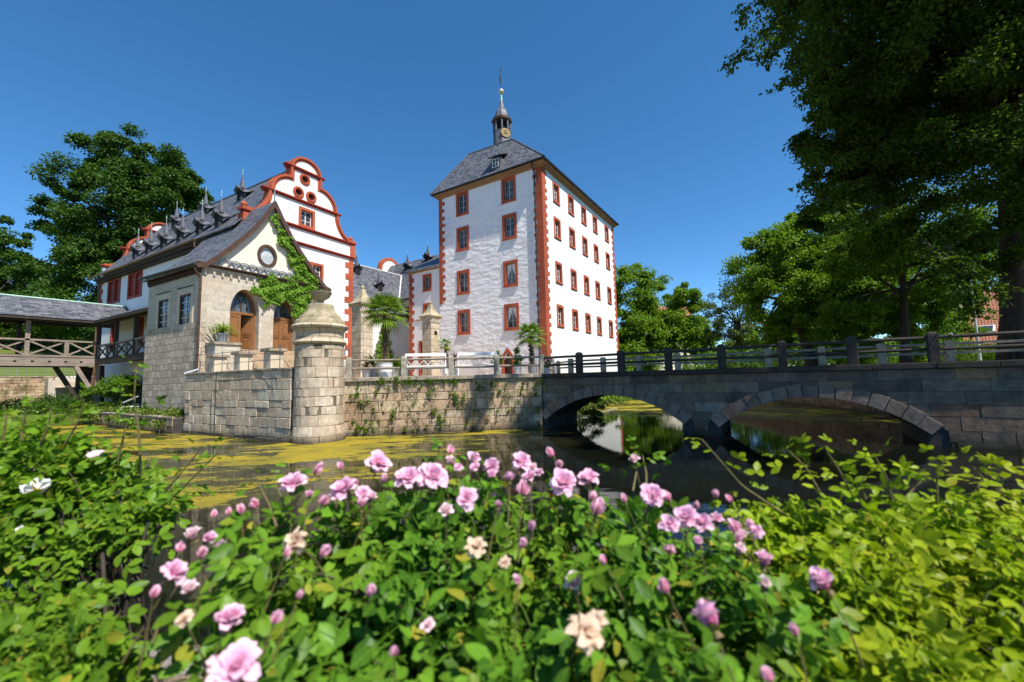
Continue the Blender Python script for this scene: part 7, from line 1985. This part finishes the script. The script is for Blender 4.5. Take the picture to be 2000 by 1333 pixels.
FL += [(752, 926, 40, 'open'), (722, 896, 34, 'half'), (818, 955, 40, 'half'), (690, 975, 36, 'half'), (560, 965, 40, 'half'), (590, 930, 34, 'half'), (1120, 965, 40, 'half'), (1085, 930, 34, 'half'), (1028, 925, 36, 'half'), (1355, 1035, 40, 'half'), (1325, 1000, 34, 'half'), (325, 1140, 44, 'open'), (350, 1108, 40, 'half'), (460, 1195, 46, 'half'), (490, 1290, 60, 'half'), (445, 1325, 60, 'half')]
FL = FL[:98]
fl = []
for i, (x, y, s, k) in enumerate(FL):
    d_ = depth_mid(y) - .075
    c = atd(x, y, d_); size = s * d_ / FOC * (.95 if k == 'faded' else 1.0 if s > 60 else 1.08)
    mt = 'petal_faded' if k == 'faded' else ('petal_pale' if (k == 'half' and i % 2) else 'petal_deep' if k == 'bud' else 'petal_pink')
    toc = _n(EYE - c)
    ax = np.array((0, 0, 1.)) * (.55 if k in ('open', 'faded') else .95) + toc * (.75 if k in ('open', 'faded') else .15) + np.array((*(rng.normal(size=2) * .35), 0))
    fl.append((c, size, k, mt, ax))
root_m = W(-.05, .95, 1.2)
canes = []
for k in range(30):
    l = -.6 + 1.15 * rng.random(); y = 960 + 380 * rng.random(); e_ = atd(1000 + l * 700, y, depth_mid(y)); e_[2] -= .05 + .1 * rng.random()
    canes.append((W(-.3 + .6 * rng.random(), .8 + .45 * rng.random(), 1.2), e_, .0055 + .003 * rng.random(), .12))
mid_shoots = []
for (x, y, x2, y2) in ((505, 945, 540, 1030), (530, 930, 560, 1010), (1390, 1120, 1380, 1180), (870, 885, 862, 940), (1242, 885, 1236, 960), (1255, 890, 1262, 960)):
    mid_shoots.append(([pix_mid(x2, y2, .02), pix_mid((x + x2) / 2 + 4, (y + y2) / 2, 0), pix_mid(x, y, -.02)], .0028, .032, 5, M['leaf_rose']))
rose_bush('rose_bush', 'broad pink flowering rose bush in the middle foreground', tuple(root_m), M['leaf_rose'], px_sampler(mid_poly, depth_mid, .085, 0, .20), 2700, .038, 2, M['cane_dark'], canes, mid_shoots, M['cane'], fl)

def depth_left(y): return float(np.interp(y, (760, 850, 1000, 1150, 1333, 1400), (1.75, 1.55, 1.25, 1.02, .80, .74)))
left_poly = [(-160, 760), (-60, 800), (20, 830), (90, 850), (150, 880), (200, 900), (245, 925), (268, 950), (262, 970), (235, 985), (205, 1000), (180, 1010), (140, 1030), (60, 1040), (-160, 1050)]
left_low = [(-140, 1130), (10, 1150), (70, 1165), (105, 1195), (115, 1240), (90, 1290), (60, 1400), (-140, 1400)]
s1 = px_sampler(left_poly, depth_left, .028, 0, .05); s2 = px_sampler(left_low, lambda y: depth_left(y) - .02, .03, 0, .05)
def left_sampler(n):
    a = s1(int(n * .78)); b = s2(n - int(n * .78))
    return tuple(np.concatenate((p, q)) for p, q in zip(a, b))
lf = []
for (x, y, s, k, mt) in ((70, 965, 46, 'flat', 'petal_white'), (188, 897, 32, 'flat', 'petal_pale'), (62, 912, 24, 'half', 'petal_pale'), (48, 888, 16, 'bud', 'petal_pale'), (85, 905, 16, 'bud', 'petal_pale'), (40, 1034, 18, 'half', 'petal_white')):
    d_ = depth_left(y) - .05; c = atd(x, y, d_); lf.append((c, s * d_ / FOC * 1.1, k, mt, np.array((0, 0, 1.)) * .8 + _n(EYE - c) * .5))
def pl(x, y, dd=0.0): return atd(x, y, depth_left(y) + dd)
root_l = W(-1.25, 1.35, 1.2)
canes = [(W(-1.12, 1.25, 1.18), pl(230, 960), .011, .05), (W(-1.15, 1.25, 1.18), pl(120, 1000), .012, .05), (W(-1.1, 1.22, 1.18), pl(290, 1020), .009, .02), (W(-1.12, 1.2, 1.2), pl(200, 1080), .010, -.02), (W(-1.2, 1.3, 1.18), pl(40, 900), .012, .08)]
for k in range(18):
    e_ = pl(-60 + 380 * rng.random(), 880 + 220 * rng.random()); e_[2] -= .08; canes.append((W(-1.2 + .15 * rng.normal(), 1.3 + .12 * rng.normal(), 1.19), e_, .005 + .004 * rng.random(), .06))
ls_ = []
for pts, n_ in ((((275, 930), (272, 850), (262, 780), (266, 715)), 9), (((45, 880), (42, 840), (52, 800)), 7), (((300, 985), (345, 935), (395, 873)), 8), (((310, 1000), (370, 940), (425, 885)), 8), (((120, 880), (150, 830), (165, 780)), 6), (((5, 860), (12, 820), (8, 790)), 7), (((230, 900), (240, 860), (245, 830)), 6), (((80, 870), (95, 830), (100, 800)), 6)):
    dd0 = depth_left(900) - .02
    ls_.append(([atd(x, y, dd0) for x, y in pts], .0042, .034, n_, M['leaf_dog']))
rose_bush('rose_bush', 'green wild rose bush with few pale flowers at the left', tuple(root_l), M['leaf_dog'], left_sampler, 2900, .030, 3, M['cane_dark'], canes, ls_, M['cane'], lf)

def depth_right(y): return float(np.interp(y, (860, 940, 1060, 1200, 1333, 1400), (1.45, 1.22, 1.0, .84, .72, .66)))
right_poly = [(1470, 1010), (1500, 960), (1540, 935), (1600, 935), (1650, 950), (1720, 965), (1790, 975), (1830, 960), (1880, 940), (1950, 935), (2020, 960), (2150, 960), (2200, 1400), (1640, 1400), (1600, 1300), (1570, 1200), (1520, 1110), (1480, 1060)]
def pr_(x, y, dd=0.0): return atd(x, y, depth_right(y) + dd)
rs = []
for pts, n_ in ((((1540, 1010), (1450, 950), (1370, 858)), 6), (((1600, 960), (1575, 915), (1540, 880)), 6), (((1660, 960), (1640, 920), (1615, 882)), 6), (((1745, 985), (1730, 930), (1705, 885)), 7), (((1830, 980), (1830, 930), (1845, 895)), 6), (((1905, 960), (1920, 935), (1900, 912)), 6), (((1950, 960), (1960, 935), (1975, 925)), 6), (((1760, 980), (1790, 950), (1800, 940)), 5), (((1690, 975), (1680, 945), (1690, 930)), 5)):
    dd0 = depth_right(950) - .02
    rs.append(([atd(x, y, dd0) for x, y in pts], .0036, .036, n_, M['leaf_yellow']))
canes = []
for k in range(26):
    y = 980 + 340 * rng.random(); e_ = pr_(1520 + 480 * rng.random(), y); e_[2] -= .08; canes.append((W(.85 + .25 * rng.random(), .95 + .2 * rng.random(), 1.2), e_, .005 + .004 * rng.random(), .1))
rose_bush('rose_bush', 'yellow green leafy rose bush without open flowers at the right', tuple(W(.95, 1.0, 1.2)), M['leaf_yellow'], px_sampler(right_poly, depth_right, .075, 0, .17), 3400, .031, 2, M['cane_dark'], canes, rs, M['cane'])
# fallen leaves and small stones under the bushes
k = 900
l = -1.8 + 3.6 * rng.random(k); d_ = .3 + 2.1 * rng.random(k)
P = np.array([W(a, b, bank_z(a, b) + .012) for a, b in zip(l, d_)])
o = leaf_obj('fallen_leaves', P, rand_dirs(k) * (1, 1, .15), np.array((0, 0, 1.)) + rng.normal(size=(k, 3)) * .3, .02 + .02 * rng.random(k), M['leaf_dry'], None, LEAF6)
tag(o, 'dry fallen leaves scattered on the bank under the rose bushes', 'leaves', kind='stuff')
